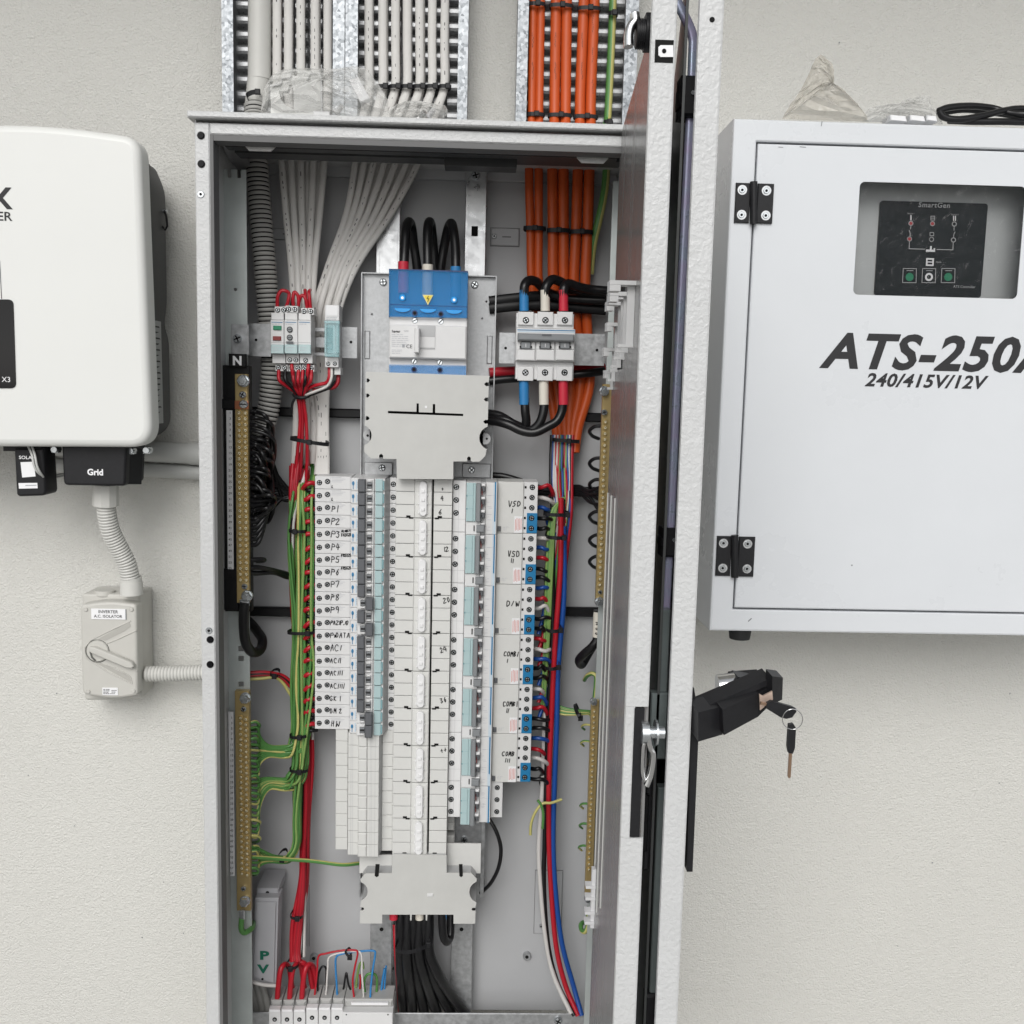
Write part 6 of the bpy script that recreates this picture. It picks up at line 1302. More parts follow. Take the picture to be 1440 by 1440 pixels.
m = M('print'); m.pcyl(487, 1427, 1.1, YTM-.0025, YTM-.0019, 8); m.pcyl(545.5, 1427, 1.1, YTM-.0025, YTM-.0019, 8); part('pin_hole', m, ps, kind='stuff')
thin = [('red', 'red_wire', [(441, 1411, -.125), (443, 1395, -.126), (446, 1365, -.126), (448, 1345, -.126), (458, 1341, -.127), (478, 1337, -.128), (497, 1336, -.128), (503, 1340, -.128), (499, 1360, -.13), (496, 1380, -.13), (498, 1405, -.13), (498.5, 1419, -.132)], 1.5),
        ('white', 'white_wire', [(457, 1411, -.125), (459, 1390, -.126), (461, 1360, -.126), (463, 1346, -.126), (478, 1340, -.126), (498, 1338, -.126), (508, 1342, -.127), (509, 1370, -.13), (511, 1395, -.13), (511.5, 1419, -.132)], 1.4),
        ('blue', 'blue_sleeve', [(474.5, 1410, -.125), (473.5, 1385, -.126), (472, 1360, -.126), (473, 1346, -.126), (482, 1341, -.126), (505, 1338, -.125), (525, 1337, -.125), (527.5, 1343, -.126), (524, 1365, -.13), (521, 1395, -.13), (520.5, 1419, -.132)], 1.6)]
for nm, c, pp, r in thin: wire('link_wire', f'thin {nm} wire arching from a terminal block to the power supply', 'wire', 'thin wires arching to the power supply', pp, r, [c], Yr=-.127, n=8)
for nm, c, pp, r in (('black wire standing in a hoop between the terminal blocks', 'black_wire', [(447, 1400, -.115), (447, 1375, -.118), (451, 1362, -.12), (456, 1359, -.12), (459, 1366, -.118), (458, 1395, -.115)], 1.6), ('black wire pair pinched behind the blue wire', 'black_wire', [(481, 1400, -.11), (484, 1385, -.112), (487, 1368, -.112), (490, 1384, -.112), (496, 1398, -.11)], 1.6), ('green wire hoop above the power supply', 'green_wire', [(515, 1405, -.115), (512, 1385, -.118), (515, 1372, -.12), (524, 1369, -.12), (530, 1376, -.118), (529, 1402, -.115)], 1.9), ('olive wire hoop behind the white one', 'lime_wire', [(500, 1398, -.105), (502, 1375, -.108), (506, 1356, -.11), (510, 1354, -.108), (511, 1362, -.105)], 1.9), ('blue wire standing at the back of the power supply', 'blue_sleeve', [(536, 1402, -.11), (537, 1385, -.112), (541, 1362, -.112)], 1.8), ('blue wire beside the standing one', 'blue_sleeve', [(540, 1402, -.108), (541, 1384, -.11), (543, 1358, -.108)], 1.4), ('red wire stub between the hoops', 'red_wire', [(505, 1400, -.108), (507, 1380, -.11), (506, 1370, -.108)], 1.6)):
    wire('link_wire', nm, 'wire', None, pp, r, [c], Yr=-.115, n=8)
cable_tie(486, 1337, 493, 1345, -.135, 'black tie on the thin wires above the power supply', 2, .9, yb=-.12)
wire('power_cable', 'flat black cable lying behind the terminal blocks', 'cable', None, [(445, 1390, -.07), (470, 1396, -.075), (500, 1398, -.075), (540, 1388, -.07), (552, 1360, -.065)], 2.6, ['black_wire'], Yr=-.08)
# ---------------------------------------------------------------- inverter at the left
YI = -.195
inv = thing('inverter', 'white solar inverter cut by the left picture edge', 'inverter', P(-60, 630, YI))
def rrect(pts_fn, n=8): pass
def rounded(pts, rad, n=8):
    """round the corners of a pixel polygon"""
    out = []; k = len(pts)
    for i in range(k):
        p = Vector(pts[i]).to_2d() if False else Vector((pts[i][0], pts[i][1])); a = Vector(pts[i-1]); b = Vector(pts[(i+1) % k]); r = rad[i] if isinstance(rad, (list, tuple)) else rad
        u, v = (a-p).normalized(), (b-p).normalized(); r = min(r, (a-p).length*.49, (b-p).length*.49)
        p0, p2 = p+u*r, p+v*r
        for j in range(n+1):
            t = j/n; out.append(((1-t)**2*p0+2*t*(1-t)*p+t*t*p2)[:])
    return out
def shell(m, poly, yf, yb, mi=0, bev=.006, steps=3):
    q = [P(a, b, yf) for a, b in poly]; c = sum(q, Vector())/len(q); n = len(q); rings = [[Vector((v.x, yb, v.z)) for v in q], [Vector((v.x, yf+bev, v.z)) for v in q]]
    nrm = []
    for i in range(n):
        t = (q[(i+1) % n]-q[i-1]); nn = Vector((-t.z, 0, t.x)).normalized()
        if nn.dot(c-q[i]) < 0: nn = -nn
        nrm.append(nn)
    for s_ in range(1, steps+1):
        a = s_/steps*math.pi/2; rings.append([q[i]+nrm[i]*bev*(1-math.cos(a))+Vector((0, bev*(1-math.sin(a)), 0)) for i in range(n)])
    vs = [v for r in rings for v in r]; fs = []
    for k in range(len(rings)-1):
        for i in range(n): fs.append((k*n+i, k*n+(i+1) % n, (k+1)*n+(i+1) % n, (k+1)*n+i))
    m.add(vs, fs, mi, True); m.add(rings[-1], [tuple(range(n))], mi); m.add(rings[0], [tuple(range(n))], mi); return m
body = rounded([(-175, 178), (60, 173), (196, 192), (213.5, 629.5), (-190, 627)], [30, 90, 26, 34, 34], 10)
m = M('white_shell'); shell(m, body, YI, YI+.035, 0, .010, 4); part('front_shell', m, inv)
m = M('dark_body'); shell(m, rounded([(-170, 190), (188, 214), (204, 252), (207, 420), (203, 452), (210, 474), (213, 600), (196, 618), (-180, 622)], [20, 10, 14, 10, 10, 10, 18, 14, 20], 4), -.135, -.045, 0, .004, 2); m.box(P(212, 400, -.135).x-.03, P(214, 400, -.135).x, -.159, -.136, P(200, 610, -.14).z, P(200, 230, -.14).z); b_ = part('heat_sink', m, inv)
# rating label on the side
x = P(211.5, 520, -.135).x+.0012; z0, z1 = P(213, 596, -.12).z, P(213, 450, -.12).z
m = M('grey_print', 'print'); m.add([(x, -.132, z0), (x, -.084, z0), (x-.001, -.084, z1), (x-.001, -.132, z1)], [(0, 1, 2, 3)], 0)
for k in range(16): zz = z1-(k+1.2)*(z1-z0)/18; m.add([(x+.0006, -.128, zz), (x+.0006, -.128+random.uniform(.015, .038), zz), (x+.0006, -.128+.03, zz+.0022), (x+.0006, -.128, zz+.0022)], [(0, 1, 2, 3)], 1)
part('rating_label', m, inv)
for py, y_ in ((297, -.055), (593, -.055)):
    m = M('bolt_zinc', 'black'); p = P(231, py, y_); xcyl(m, p.x-.008, p.x+.004, y_, p.z, .003); part('side_bolt', m, inv)
m = M('black'); p = P(231, 300, -.06); m.tube([(p.x, -.06, p.z+.004), (p.x+.003, -.06, p.z-.004), (p.x+.004, -.06, p.z-.018), (p.x+.001, -.06, p.z-.024), (p.x-.003, -.06, p.z-.018)], .0016, 6); part('lifting_eye', m, inv)
m = M('black_gloss'); m.pprism([rounded([(-120, 421), (18.5, 421), (22.5, 546), (-120, 546)], [8, 8, 8, 8], 5)], YI-.0012, YI-.0001); sc_ = part('display', m, inv)
m = M('label_white'); text_to(m, 'X3', 2.5, 537, 7, YI-.0016, 0, bold=.0); part('lettering', m, sc_)
m = M('print'); text_to(m, 'SOLAX', 15.3, 293, 26.5, YI-.0005, 0, 'RIGHT', bold=.03, wide=1.05); text_to(m, 'POWER', 17, 310.5, 11.5, YI-.0005, 0, 'RIGHT', bold=.012, wide=1.12); part('lettering', m, inv)
m = M('print'); m.ribbon([P(-.5, 367, YI-.0004), P(2.2, 420, YI-.0004)], .0009); part('accent_line', m, inv)
# under the inverter: grid connection cover, dongle, screws
gc = thing('connector_cover', 'black connector cover with the word Grid under the inverter', 'connector cover', P(143, 684, -.165))
m = M('black_plastic'); shell(m, rounded([(86.5, 626), (178, 626), (176, 683.5), (89, 682.5)], [2, 2, 5, 7], 4), -.168, -.09, 0, .003, 2)
part('body', m, gc)
m = M('black_plastic'); m.add([P(178, 629, -.160), P(176, 681, -.160), P(199, 681, -.128), P(201, 632, -.128), P(178, 629, -.09), P(176, 681, -.09), P(199, 681, -.09), P(201, 632, -.09)], [(0, 1, 2, 3), (4, 5, 6, 7), (0, 1, 5, 4), (1, 2, 6, 5), (2, 3, 7, 6), (3, 0, 4, 7)]); part('chamfered_side', m, gc)
m = M('label_white'); text_to(m, 'Grid', 134, 668, 8.2, -.1686, 0, 'CENTER', bold=.035); part('lettering', m, gc)
for px, py in ((184.5, 634), (78, 632), (207, 633)):
    m = M('bolt_zinc'); p = P(px, py, -.150); m.cyl(p.x, p.z, 5*S(-.15), -.156, -.14, 10, 0, c=.0008); m.box(p.x-.0045, p.x+.0045, -.153, -.142, p.z-.0045, p.z-.002); solo('thumb_screw', m, {184.5: 'small metal screw on the corner of the black Grid cover', 78: 'small metal screw between the dongle and the Grid cover', 207: 'small metal screw right of the black Grid cover'}[px], 'screw')
dg = thing('wifi_dongle', 'small black plug with white stickers hanging from the inverter', 'dongle', P(43, 699, -.165))
m = M('black_plastic'); shell(m, rounded([(19.5, 630), (61, 630), (65, 697), (23, 698.5)], [2, 2, 7, 6], 4), -.168, -.13, 0, .003, 2); m.pbox(4, 627, 58, 635, -.162, -.13, 0, c=.001); part('body', m, dg)
m = M('label_white', 'print'); quad = [P(a, b, -.1685) for a, b in ((28.8, 650), (47.5, 649.2), (50, 670), (31.2, 671.5))]; m.add(quad, [(0, 1, 2, 3)], 0); part('sticker', m, dg)
m = M('label_white', 'print_grey'); quad = [P(a, b, -.1685) for a, b in ((26, 679.3), (52.4, 679), (53, 686.6), (26.6, 687.2))]; m.add(quad, [(0, 1, 2, 3)], 0); m.ribbon([P(36, 682.6, -.1689), P(51, 682.3, -.1689)], .0011, 1); part('sticker', m, dg)
m = M('label_white'); text_to(m, 'SOLAX', 26.5, 645.3, 4.4, -.1686, 0, bold=.02, wide=1.15); part('lettering', m, dg)
for i in range(2): wire('data_cable', f'{["upper", "lower"][i]} thin grey cable curving past the black dongle', 'cable', 'grey cables beside the dongle', [(40+i*5, 628, -.165), (45+i*4, 640, -.176), (48+i*4, 655, -.178), (54+i*3, 665, -.174), (64, 670+i*2, -.16), (80, 671-i*3, -.12), (92, 668-i*2, -.10)], 1.6, ['pvc'], Yr=-.17)
# conduit from the Grid cover to the isolator
cn_ = thing('corrugated_conduit', 'pale corrugated conduit from the Grid cover down to the isolator', 'conduit', P(165, 835, -.08))
m = M('conduit_light'); m.tube([P(148.5, 681, -.115), P(148.5, 711, -.113)], 17.5*S(-.115), 10); m.s = [False]*len(m.s); part('gland_nut', m, cn_)
m = M('conduit_light', 'conduit_grey'); corrugated(m, path([(149, 708, -.113), (150, 722, -.11), (156, 748, -.102), (168, 772, -.092), (178, 792, -.085), (183, 812, -.08)], 8), 13.2*S(-.10), 4.35*S(-.1), .0011, 20, 0, 1); part('hose', m, cn_)
m = M('conduit_light'); m.tube([P(184, 811, -.078), P(184.5, 822, -.077)], 14.6*S(-.08), 18); m.tube([P(184.5, 818, -.077), P(185, 836, -.077)], 15.8*S(-.08), 12); part('end_coupling', m, cn_)
# isolator
YO2 = -.086
iso = thing('isolator', 'grey isolator switch with a lever, labelled INVERTER A.C. ISOLATOR', 'isolator', P(155, 985, YO2))
m = M('isolator'); shell(m, rounded([(115, 835), (196, 836), (199, 984), (119, 985)], 5, 4), -.062, -.004, 0, .003, 2); part('base', m, iso)
m = M('isolator'); shell(m, rounded([(112.3, 851), (152, 845), (192, 850), (193.8, 978), (160, 983.5), (115.5, 977)], [6, 40, 6, 6, 30, 8], 5), YO2, -.0615, 0, .004, 3); lid = part('lid', m, iso)
m = M('isolator'); p = P(147.5, 833, -.06); m.tube([P(147.5, 829.5, -.05), P(147.5, 836, -.05)], [13.5*S(-.05), 14*S(-.05)], 20); part('blanking_plug', m, iso)
pv_ = (137.2, 916)
def rim(pts, w_=1.6): 
    m = M('isolator'); m.tube([P(a, b, YO2-.0002) for a, b in pts], w_*S(YO2), 8); return m
def groove(pts, name='recess_edge'):
    mm = M('isolator'); mm.tube([P(a, b, YO2-.0003) for a, b in pts], .0009, 6); part(name, mm, iso)
V_ = [(184, 873), (150, 889), (128, 900), (119.5, 910), (119, 918), (122, 926), (130, 931), (150, 944), (186, 961.5)]
m = M('isolator_line'); hull_top = [(183.5, 871.5), (184, 886), (150, 904.5)]
m = M('device_side'); m.pprism([[(182, 874), (183.5, 881), (176, 887), (148, 901), (140, 899), (131, 902.5)]], YO2-.0006, YO2-.0001); m.mats = ['isolator_shade'] if 'isolator_shade' in MAT else ['isolator']; part('groove_shade', m, iso)  # flat patches on the lid, recess shade put into a darker isolator colour
m = M('isolator_shade'); m.pprism([[(131, 930), (141, 932), (180, 950), (184.5, 953), (185.5, 960), (176, 955)]], YO2-.0006, YO2-.0001); part('groove_shade', m, iso)
groove([V_[0], V_[1], V_[2], V_[3], V_[4], V_[5], V_[6], V_[7], V_[8]]); groove([(192, 886.5), (166, 898.5), (150, 905), (147.5, 907)]); groove([(152, 917), (175, 930), (193, 943.5)])
groove([(186, 961.5), (183, 951), (165, 940), (150, 935)])
m = M('isolator', 'isolator_line'); m.pcyl(136.8, 915.8, 15.6, YO2-.0028, YO2, 28, 0, c=.0012); dial = part('dial', m, iso)
m = M('isolator_line'); c = P(136.8, 915.8, YO2-.0012); r = 16.4*S(YO2); m.tube([(c.x+r*math.cos(a*.2244), YO2-.0002, c.z+r*math.sin(a*.2244)) for a in range(29)], .0006, 6); part('dial_gap', m, iso)
m = M('isolator'); A = [(126, 910), (133, 910.5), (184, 931.5), (188.5, 937), (184, 940.5), (176, 939.5), (128, 919), (124, 915)]; shell(m, A, YO2-.0105, YO2-.0025, 0, .002, 2); part('lever', m, iso)
m = M('isolator_line'); m.tube([P(127, 916.5, YO2-.004), P(129, 924, YO2-.004), P(134, 929, YO2-.004)], .0012, 6); part('padlock_slot', m, iso)
for px, py in ((120.2, 857.4), (184.5, 857.4), (123.6, 972.8), (187.2, 972.3)):
    m = M('isolator'); m.pcyl(px, py, 3, YO2-.0018, YO2, 14, 0, c=.0008); part('lid_plug', m, iso)
m = M('label_white', 'print', 'toggle_mid'); q = [P(a, b, YO2-.0012) for a, b in ((128.3, 856), (176, 857), (176, 871.2), (128.3, 870.3))]; m.pbox(128.3, 856.3, 176.3, 871, YO2-.0014, YO2, 0)
text_to(m, 'INVERTER', 152, 862.3, 4.3, YO2-.0018, 1, 'CENTER', bold=.01); text_to(m, 'A.C. ISOLATOR', 152, 868.6, 4.0, YO2-.0018, 1, 'CENTER', bold=.01); m.pbox(176.4, 857.2, 177.6, 871.4, YO2-.001, YO2, 2); part('sticker', m, iso)
m = M('label_white', 'print'); m.pbox(144, 967.3, 165.6, 977.6, YO2-.0012, YO2, 0); micro(m, 145.5, 968.5, 157, 976.5, 4, YO2-.0016, 1, 1.0); micro(m, 157, 970, 164.5, 976.5, 3, YO2-.0016, 1, 1.0); part('rating_label', m, iso)
cs = M('conduit_light', 'conduit_grey'); corrugated(cs, path([(205, 947.5, -.055), (225, 947.5, -.055), (250, 947, -.055), (297, 945, -.055)], 8), 11.2*S(-.055), 4.7*S(-.055), .0013, 20, 0, 1); solo('corrugated_conduit', cs, 'short pale corrugated conduit running from the isolator into the cabinet side', 'conduit')
# horizontal rigid pipes behind the inverter
hp = thing('rigid_conduit', 'upper thick rigid conduit running from the inverter into the cabinet', 'conduit', P(240, 652, -.02), 'rigid conduits on the wall')
m = M('pvc'); m.tube([P(60, 626, -.022), P(300, 640, -.022)], 14.3*S(-.02), 24); part('pipe', m, hp)
m = M('pvc'); m.tube([P(268, 638, -.022), P(299, 639.8, -.022)], 15.5*S(-.02), 24); part('coupling', m, hp)
hp = M('pvc'); hp.tube([P(60, 653, -.015), P(305, 666, -.015)], 10.0*S(-.015), 20); solo('rigid_conduit', hp, 'lower thinner rigid conduit running into the cabinet side', 'conduit', 'rigid conduits on the wall')
# ---------------------------------------------------------------- transfer switch box at the right
YA = -.20
ats = thing('transfer_switch_box', 'white steel box with black ATS-250A lettering and a window', 'electrical box', P(1240, 890, YA))
ax0 = P(1015, 526, YA).x; ax1 = P(1640, 526, YA).x; az1 = P(1240, 173, YA).z; az0 = P(1240, 891, YA).z
gx0 = P(1047.5, 526, YA).x; gz1 = P(1240, 204.5, YA).z; gz0 = P(1240, 860.5, YA).z; gx1 = ax1-.03
m = M('ats_paint')
def frame(m, X0, X1, Z0, Z1, x0, x1, z0, z1, yf, yb, c=.003):
    vs = []; R_ = lambda a, b, e, f, y: [(a, y, e), (b, y, e), (b, y, f), (a, y, f)]
    rings = [R_(X0, X1, Z0, Z1, yb), R_(X0, X1, Z0, Z1, yf+c), R_(X0+c*.3, X1-c*.3, Z0+c*.3, Z1-c*.3, yf+c*.3), R_(X0+c, X1-c, Z0+c, Z1-c, yf), R_(x0-.002, x1+.002, z0-.002, z1+.002, yf), R_(x0-.0004, x1+.0004, z0-.0004, z1+.0004, yf+.0012), R_(x0, x1, z0, z1, yf+.016)]
    for r in rings: vs += r
    fs = []
    for k in range(len(rings)-1):
        for i in range(4): fs.append((k*4+i, k*4+(i+1) % 4, k*4+4+(i+1) % 4, k*4+4+i))
    m.add(vs, fs); return m
frame(m, ax0, ax1, az0, az1, gx0, gx1, gz0, gz1, YA, -.003); part('casing', m, ats)
wx0, wx1, wz0, wz1 = P(1204.5, 338, YA).x, P(1437, 338, YA).x, P(1320, 417.5, YA).z, P(1320, 258.5, YA).z
def rr(x0, x1, z0, z1, r, n=5):
    o = []
    for cx, cz, a in ((x1-r, z1-r, 0), (x0+r, z1-r, 90), (x0+r, z0+r, 180), (x1-r, z0+r, 270)): o += [(cx+r*math.cos(R(a+90*i/n)), cz+r*math.sin(R(a+90*i/n))) for i in range(n+1)]
    return o
e = .0022; m = M('ats_paint'); dy = YA+.0006; dx0, dx1, dz0, dz1 = gx0+e, gx1-e, gz0+e, gz1-e; c = .0022
m.prism([[(dx0+c, dz0+c), (dx1-c, dz0+c), (dx1-c, dz1-c), (dx0+c, dz1-c)], rr(wx0, wx1, wz0, wz1, .007)], dy, dy+.0015)
ring = lambda k, y: [(dx0+k, y, dz0+k), (dx1-k, y, dz0+k), (dx1-k, y, dz1-k), (dx0+k, y, dz1-k)]
m.add(ring(c, dy)+ring(c*.3, dy+c*.3)+ring(0, dy+c)+ring(0, dy+.015), [(k*4+i, k*4+(i+1) % 4, k*4+4+(i+1) % 4, k*4+4+i) for k in range(3) for i in range(4)]); door = part('door', m, ats)
m = M('glass'); m.prism([rr(wx0-.001, wx1+.001, wz0-.001, wz1+.001, .006)], dy+.0021, dy+.0046); part('window_pane', m, door)
m = M('terminal_grey'); m.box(wx0-.02, wx1+.03, dy+.045, dy+.047, wz0-.02, wz1+.02); m.mats = ['ats_inner']; part('inner_panel', m, ats)
m = M('hole'); m.pbox(1000, 170, 1002, 172, YA+.1, YA+.101) if False else None
m = M('print'); text_to(m, 'ATS-250A', 1156, 515.5, 46, dy-.0004, 0, bold=.031, shear=.26, wide=1.09, spacing=1.07); lt = part('lettering', m, door)
m = M('print'); text_to(m, '240/415V/12V', 1216, 542.5, 17.5, dy-.0004, 0, bold=.028, shear=.26, wide=1.09, spacing=1.07); part('lettering', m, door)
for px, py in ((1060, 285), (1033.5, 782)):
    m = M('black_plastic'); hinge = None
    w1, h1 = 27, 28; y1 = YA-.0035
    m.pbox(px-26, py-h1, px-5.5, py+h1, y1, YA-.0002, 0, c=.0008); hinge = part('hinge', m, ats)
    m = M('black_plastic'); m.pbox(px+5, py-h1+1, px+27.5, py+h1+1, y1, YA-.0002, 0, c=.0008); part('leaf', m, hinge)
    m = M('black_plastic'); m.tube([P(px-.2, py-h1-1.5, y1-.002), P(px-.2, py+h1+2, y1-.002)], 5.2*S(y1), 14); part('knuckle', m, hinge)
    for qx, qy in ((-16, -18), (18, -17), (-17, 17), (17, 18)):
        m = M('zinc', 'hole', 'bolt_zinc'); m.pcyl(px+qx, py+qy, 6.6, y1-.0004, y1, 18, 0); m.pcyl(px+qx, py+qy, 4.2, y1-.0016, y1-.0003, 16, 2, c=.0005); m.pcyl(px+qx, py+qy, 2, y1-.0019, y1-.0014, 6, 1); part('screw', m, hinge)
m = M('black_matt'); p = P(1040.5, 888, YA+.02); m.add([], []); m.tube([(p.x, YA+.02, az0-.0003), (p.x, YA+.02, az0-.015)], [.0165, .0145], 20); part('rubber_foot', m, ats)
m = M('print'); m.ribbon([P(1052.5, 873.6, YA-.0003), P(1056.5, 869.8, YA-.0003)], .0016); m.ribbon([P(1156, 171, YA-.0003), P(1155, 177, YA-.0003)], .0012); m.ribbon([P(1095, 206.8, dy-.0003), P(1101, 207.2, dy-.0003)], .0008); m.ribbon([P(1125, 206.3, dy-.0003), P(1133, 207, dy-.0003)], .001); m.pcyl(1198, 795, 1.2, dy-.0003, dy, 8); m.mats = ['toggle_mid']; part('scratch', m, ats, kind='stuff')
# controller behind the window
YCn = -.158
ct = thing('controller', 'dark transfer switch controller with a mimic diagram behind the window', 'controller', P(1307, 418, YCn))
kx0, kx1, kz0, kz1 = rect(1234, 284, 1384.5, 417, YCn)
m = M('screen'); m.prism([rr(kx0, kx1, kz0, kz1, .004)], YCn, YCn+.01); part('face_plate', m, ct)
m = M('device_side', 'screen_red', 'green_button', 'screen', 'label_white'); yk = YCn-.0006
def ln(pts, w_=.9, mi=0): m.ribbon([P(a, b, yk) for a, b in pts], w_*S(yk), mi)
def rg(px, py, r, mi=0, w_=1.1): m.ribbon([P(px+r*math.cos(i*.5236), py+r*math.sin(i*.5236), yk) for i in range(13)], w_*S(yk), mi)
for px, py, red in ((1281, 314, 1), (1311.3, 314.5, 1), (1342, 315, 0), (1279, 336, 1), (1310, 336.6, 0), (1340.8, 337.4, 0)):
    rg(px, py, 3, 0)
    if red: m.pcyl(px, py, 2.2, yk-.0002, yk, 10, 1)
ln([(1281, 303), (1281, 309)], 1.6, 4); ln([(1341, 304), (1341, 310)], 1.4, 4); ln([(1343.6, 304), (1343.6, 310)], 1.4, 4)
ln([(1309, 304), (1314.5, 304), (1314.5, 309.5), (1309, 309.5), (1309, 304)]); ln([(1309, 306.7), (1314.5, 306.7)])
ln([(1281, 317), (1280.5, 322)]); ln([(1278.5, 324), (1280, 328), (1279.6, 333)]); ln([(1341.8, 318), (1341.5, 324)]); ln([(1343, 326), (1341.2, 330), (1341, 334)])
ln([(1307.8, 327), (1313, 327), (1313, 331.5), (1307.8, 331.5), (1307.8, 327)])
ln([(1278.8, 339.5), (1278.5, 349.8), (1300.5, 350.4)]); ln([(1340.5, 340.6), (1340, 351.3), (1317.5, 350.8)])
m.pbox(1302.3, 351, 1315, 354, yk-.0001, yk+.0002, 4); m.pbox(1308, 346, 1310.3, 351, yk-.0001, yk+.0002, 4); m.pbox(1313, 349, 1315, 352, yk-.0001, yk+.0002, 4)
m.pbox(1302.3, 363, 1313.2, 374, yk-.0001, yk+.0002, 4); m.pbox(1304.5, 365.2, 1311, 367.6, yk-.0004, yk, 3); m.pbox(1304.5, 369.2, 1311, 371.8, yk-.0004, yk, 3)
for px, cc in ((1279.2, 2), (1306.4, 4), (1333.5, 2)):
    ln([(px-9, 377.5), (px+9.5, 377.8), (px+9, 397.6), (px-10, 397.3), (px-9, 377.5)], .8); m.pcyl(px, 389.5, 5.6, yk-.0002, yk, 18, cc)
    if px < 1290: ln([(px, 386), (px, 393)], 1.5, 4)
    elif px > 1320: ln([(px-2, 386), (px-2, 393)], 1.4, 4); ln([(px+2, 386), (px+2, 393)], 1.4, 4)
    else: m.pcyl(px, 389.5, 3, yk-.0004, yk, 14, 3)
    ln([(px-4, 380.5), (px+5, 380.7)], .7)
part('mimic_diagram', m, ct)
m = M('device_side'); text_to(m, 'SmartGen', 1291, 291, 6.6, yk, 0, bold=.015, shear=.12, wide=1.05, spacing=1.1); text_to(m, 'ATS Controller', 1340.5, 404.5, 3.4, yk, 0); text_to(m, 'Auto', 1316, 369.5, 2.6, yk, 0); text_to(m, 'Source I', 1276, 301, 2, yk, 0); text_to(m, 'Source II', 1337.5, 302.5, 2, yk, 0); part('lettering', m, ct)
m = M('label_white'); m.add([P(1425, 353, YCn), P(1440, 347, YCn), P(1442, 352, YCn)], [(0, 1, 2)]); solo('paper_label', m, 'pale paper corner seen through the window right of the controller', 'label')
# ---------------------------------------------------------------- bags and cable on the tops
def bag(name, label, poly, Y, depth, matn, seed, cat='plastic bag', amp=.006, sub=9):
    """crumpled film: the outline is filled by rows, the middle of each row bulges towards and away from the wall"""
    rr_ = random.Random(seed); m = M(matn); pts = [P(a, b, Y) for a, b in poly]; c = sum(pts, Vector())/len(pts); n = len(pts)
    for sgn in (-1, 1):
        rings = []
        for k in range(sub):
            f = k/(sub-1); row = []
            for i, p in enumerate(pts):
                q = p.lerp(c, f); d = depth*math.sin(min(1, f*1.25)*math.pi/2)
                w_ = rr_.uniform(-amp, amp)*(0 if k == 0 else 1)
                row.append(Vector((q.x+w_*.7*(f > 0), q.y+sgn*d+w_*1.4, max(q.z+w_*.6, min(x.z for x in pts)))))
            rings.append(row)
        vs = [v for r in rings for v in r]; fs = []
        for k in range(sub-1):
            for i in range(n): a, b, cc, dd = k*n+i, k*n+(i+1) % n, (k+1)*n+(i+1) % n, (k+1)*n+i; fs += [(a, b, cc), (a, cc, dd)]
        m.add(vs, fs, 0, False)
    return solo(name, m, label, cat)
def dense(poly, n=6):
    o = []
    for i in range(len(poly)):
        a, b = poly[i], poly[(i+1) % len(poly)]
        for k in range(n): o.append((a[0]+(b[0]-a[0])*k/n+rnd.uniform(-.8, .8), a[1]+(b[1]-a[1])*k/n+(rnd.uniform(-.8, .8) if k else 0)))
    return o
ybg = -.235
zroof = rz1+.0004
bag('plastic_bag', 'clear plastic bag of white mounting parts lying on the cabinet roof', dense([(366, 159), (372, 125), (382, 106), (400, 97), (440, 96), (470, 97), (500, 93), (515, 98), (532, 118), (546, 142), (546, 166), (450, 164)], 3), ybg, .035, 'clear_bag', 3, amp=.004)
bag('plastic_bag', 'small clear plastic bag beside the big one on the cabinet roof', dense([(545, 169), (550, 150), (565, 144), (590, 145), (628, 150), (630, 158), (622, 170)], 3), ybg, .03, 'clear_bag', 5, amp=.004)
bk = thing('mounting_bracket', 'grey plastic bracket with a round hole inside the clear bag', 'bracket', P(420, 164, ybg))
m = M('ivory'); Ob = [(381, 159), (380, 122), (394, 119), (397, 103), (412, 98), (440, 100), (452, 103), (454, 113), (446, 117), (452, 119), (454, 162), (414, 161), (402, 151), (393, 138), (391, 128), (404, 126), (410, 117), (414, 123), (413, 155), (418, 160), (384, 160)]
Ob = [(381, 160), (380, 121), (393, 119), (396, 102), (412, 98), (440, 100), (446, 103), (452, 117), (453, 162)]
hole = [(415.5+3*math.cos(i*.6283), 103+4*math.sin(i*.6283)) for i in range(10)]; win = [(392, 128), (404, 127.5), (407, 119), (411, 119), (412.5, 127), (413, 154), (402, 148), (395, 140)]
m.pprism([Ob, hole, win], ybg-.006, ybg+.006); part('plate', m, bk)
m = M('device'); m.tube([P(a, b, ybg-.008) for a, b in ((380, 121), (394, 119), (397, 110), (407, 111), (411, 98))], .0012, 6); m.tube([P(a, b, ybg-.008) for a, b in ((432, 112), (436, 103), (449, 103), (452, 117), (453, 160))], .0012, 6); part('rib', m, bk)
m = M('device'); m.pbox(440, 156, 464, 163, ybg-.01, ybg+.01, c=.001); part('foot', m, bk)
m = M('label_white'); quadbox(m, [(490, 112), (504, 108), (520, 138), (507, 145)], ybg-.01, ybg+.006); solo('parts_sachet', m, 'flat pale piece lying tilted inside the clear bag', 'plastic part')
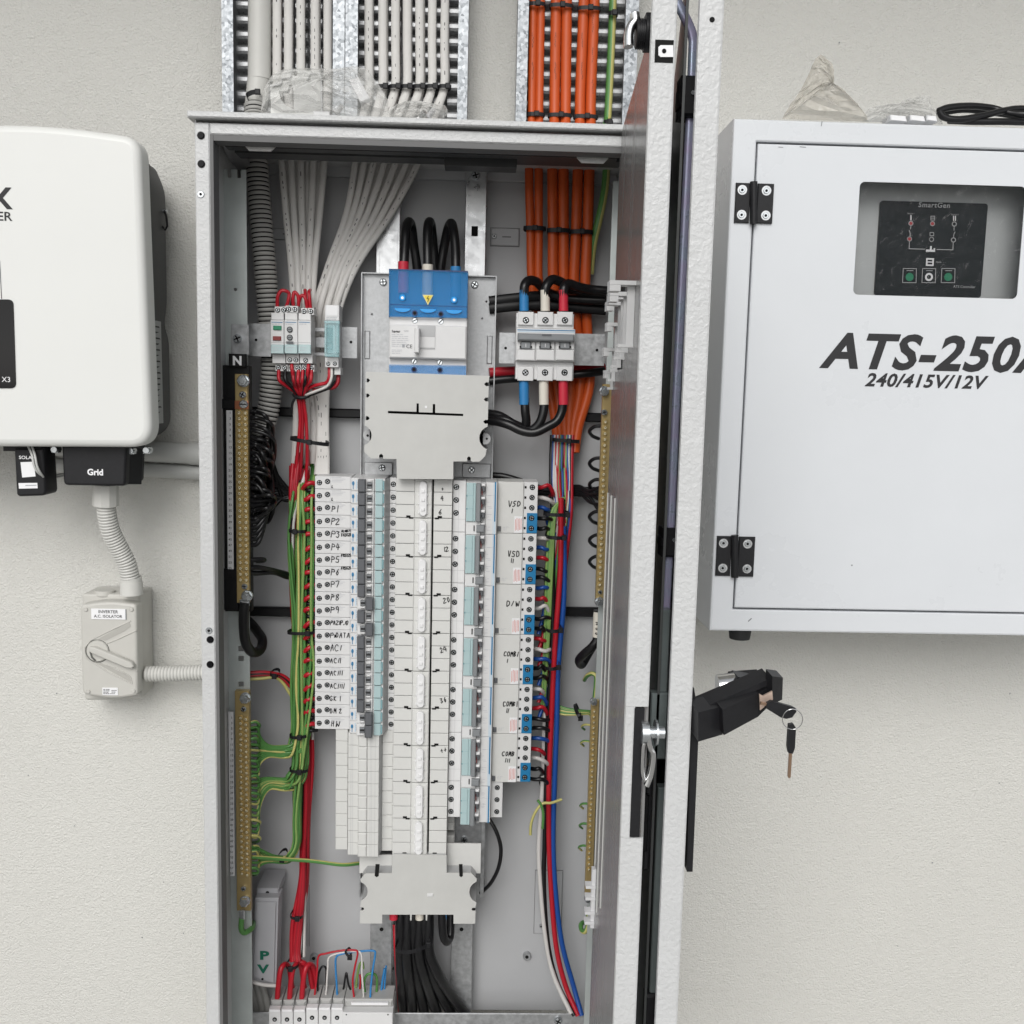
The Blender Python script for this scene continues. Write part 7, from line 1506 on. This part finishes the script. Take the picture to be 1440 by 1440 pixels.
for i, (a, b, c_) in enumerate(((474, 152, 'device'), (590, 160, 'chrome'), (603, 157, 'label_white'))):
    m = M(c_); m.tube([P(a, b+6, ybg), P(a+7, b-3, ybg-.006)], .0034, 10); m.tube([P(a-2, b+8, ybg), P(a, b+5.5, ybg)], .0055, 6); solo('bagged_screw', m, ['pale plug inside the big clear bag', 'shiny screw inside the small clear bag', 'white plug inside the small clear bag'][i], 'screw')
ybt = -.16
bag('plastic_bag', 'cloudy plastic bag standing in a peak on the white box', dense([(1099, 167.5), (1112, 146), (1128, 124), (1140, 96), (1147, 82), (1154, 76), (1161, 80), (1169, 88), (1170, 110), (1170, 128), (1185, 140), (1205, 149), (1219, 163), (1222, 171.5)], 3), ybt, .022, 'cloudy_bag', 9, amp=.0025)
bag('plastic_bag', 'crumpled clear bag of white parts on the white box', dense([(1214, 171), (1216, 158), (1226, 151), (1240, 149), (1262, 147), (1275, 139), (1300, 134), (1308, 136), (1310, 150), (1322, 160), (1326, 175)], 3), ybt, .025, 'clear_bag', 12, amp=.004)
for i, (a, w_) in enumerate(((1252, 24), (1280, 22), (1303, 16))):
    m = M('label_white'); quadbox(m, [(a, 161), (a+w_-2, 163), (a+w_, 171), (a+1, 169)], ybt-.02, ybt+.01); solo('bagged_part', m, f'white block inside the crumpled bag on the white box, {ords[i]} from the left', 'plastic part', 'white blocks in the crumpled bag')
for i, pp in enumerate(([(1320, 156, -.17), (1335, 151, -.165), (1365, 149, -.15), (1395, 152, -.14), (1420, 159, -.15), (1450, 160, -.16), (1500, 150, -.15)], [(1320, 156, -.17), (1328, 165, -.17), (1350, 168, -.17), (1385, 162, -.16), (1410, 156, -.15), (1440, 153, -.14), (1500, 160, -.14)], [(1334, 169.5, -.165), (1370, 171, -.16), (1410, 171, -.16), (1450, 172, -.15), (1500, 172, -.15)], [(1325, 158, -.12), (1360, 154, -.12), (1410, 160, -.12), (1460, 168, -.12)])):
    wire('power_cable', f'coiled black cable strand on the white box, {["upper bow", "crossing one", "lowest one lying flat", "one at the back"][i]}', 'cable', 'coiled black cable on the white box', pp, 4.6, ['black_wire'], n=10, Yr=-.16)
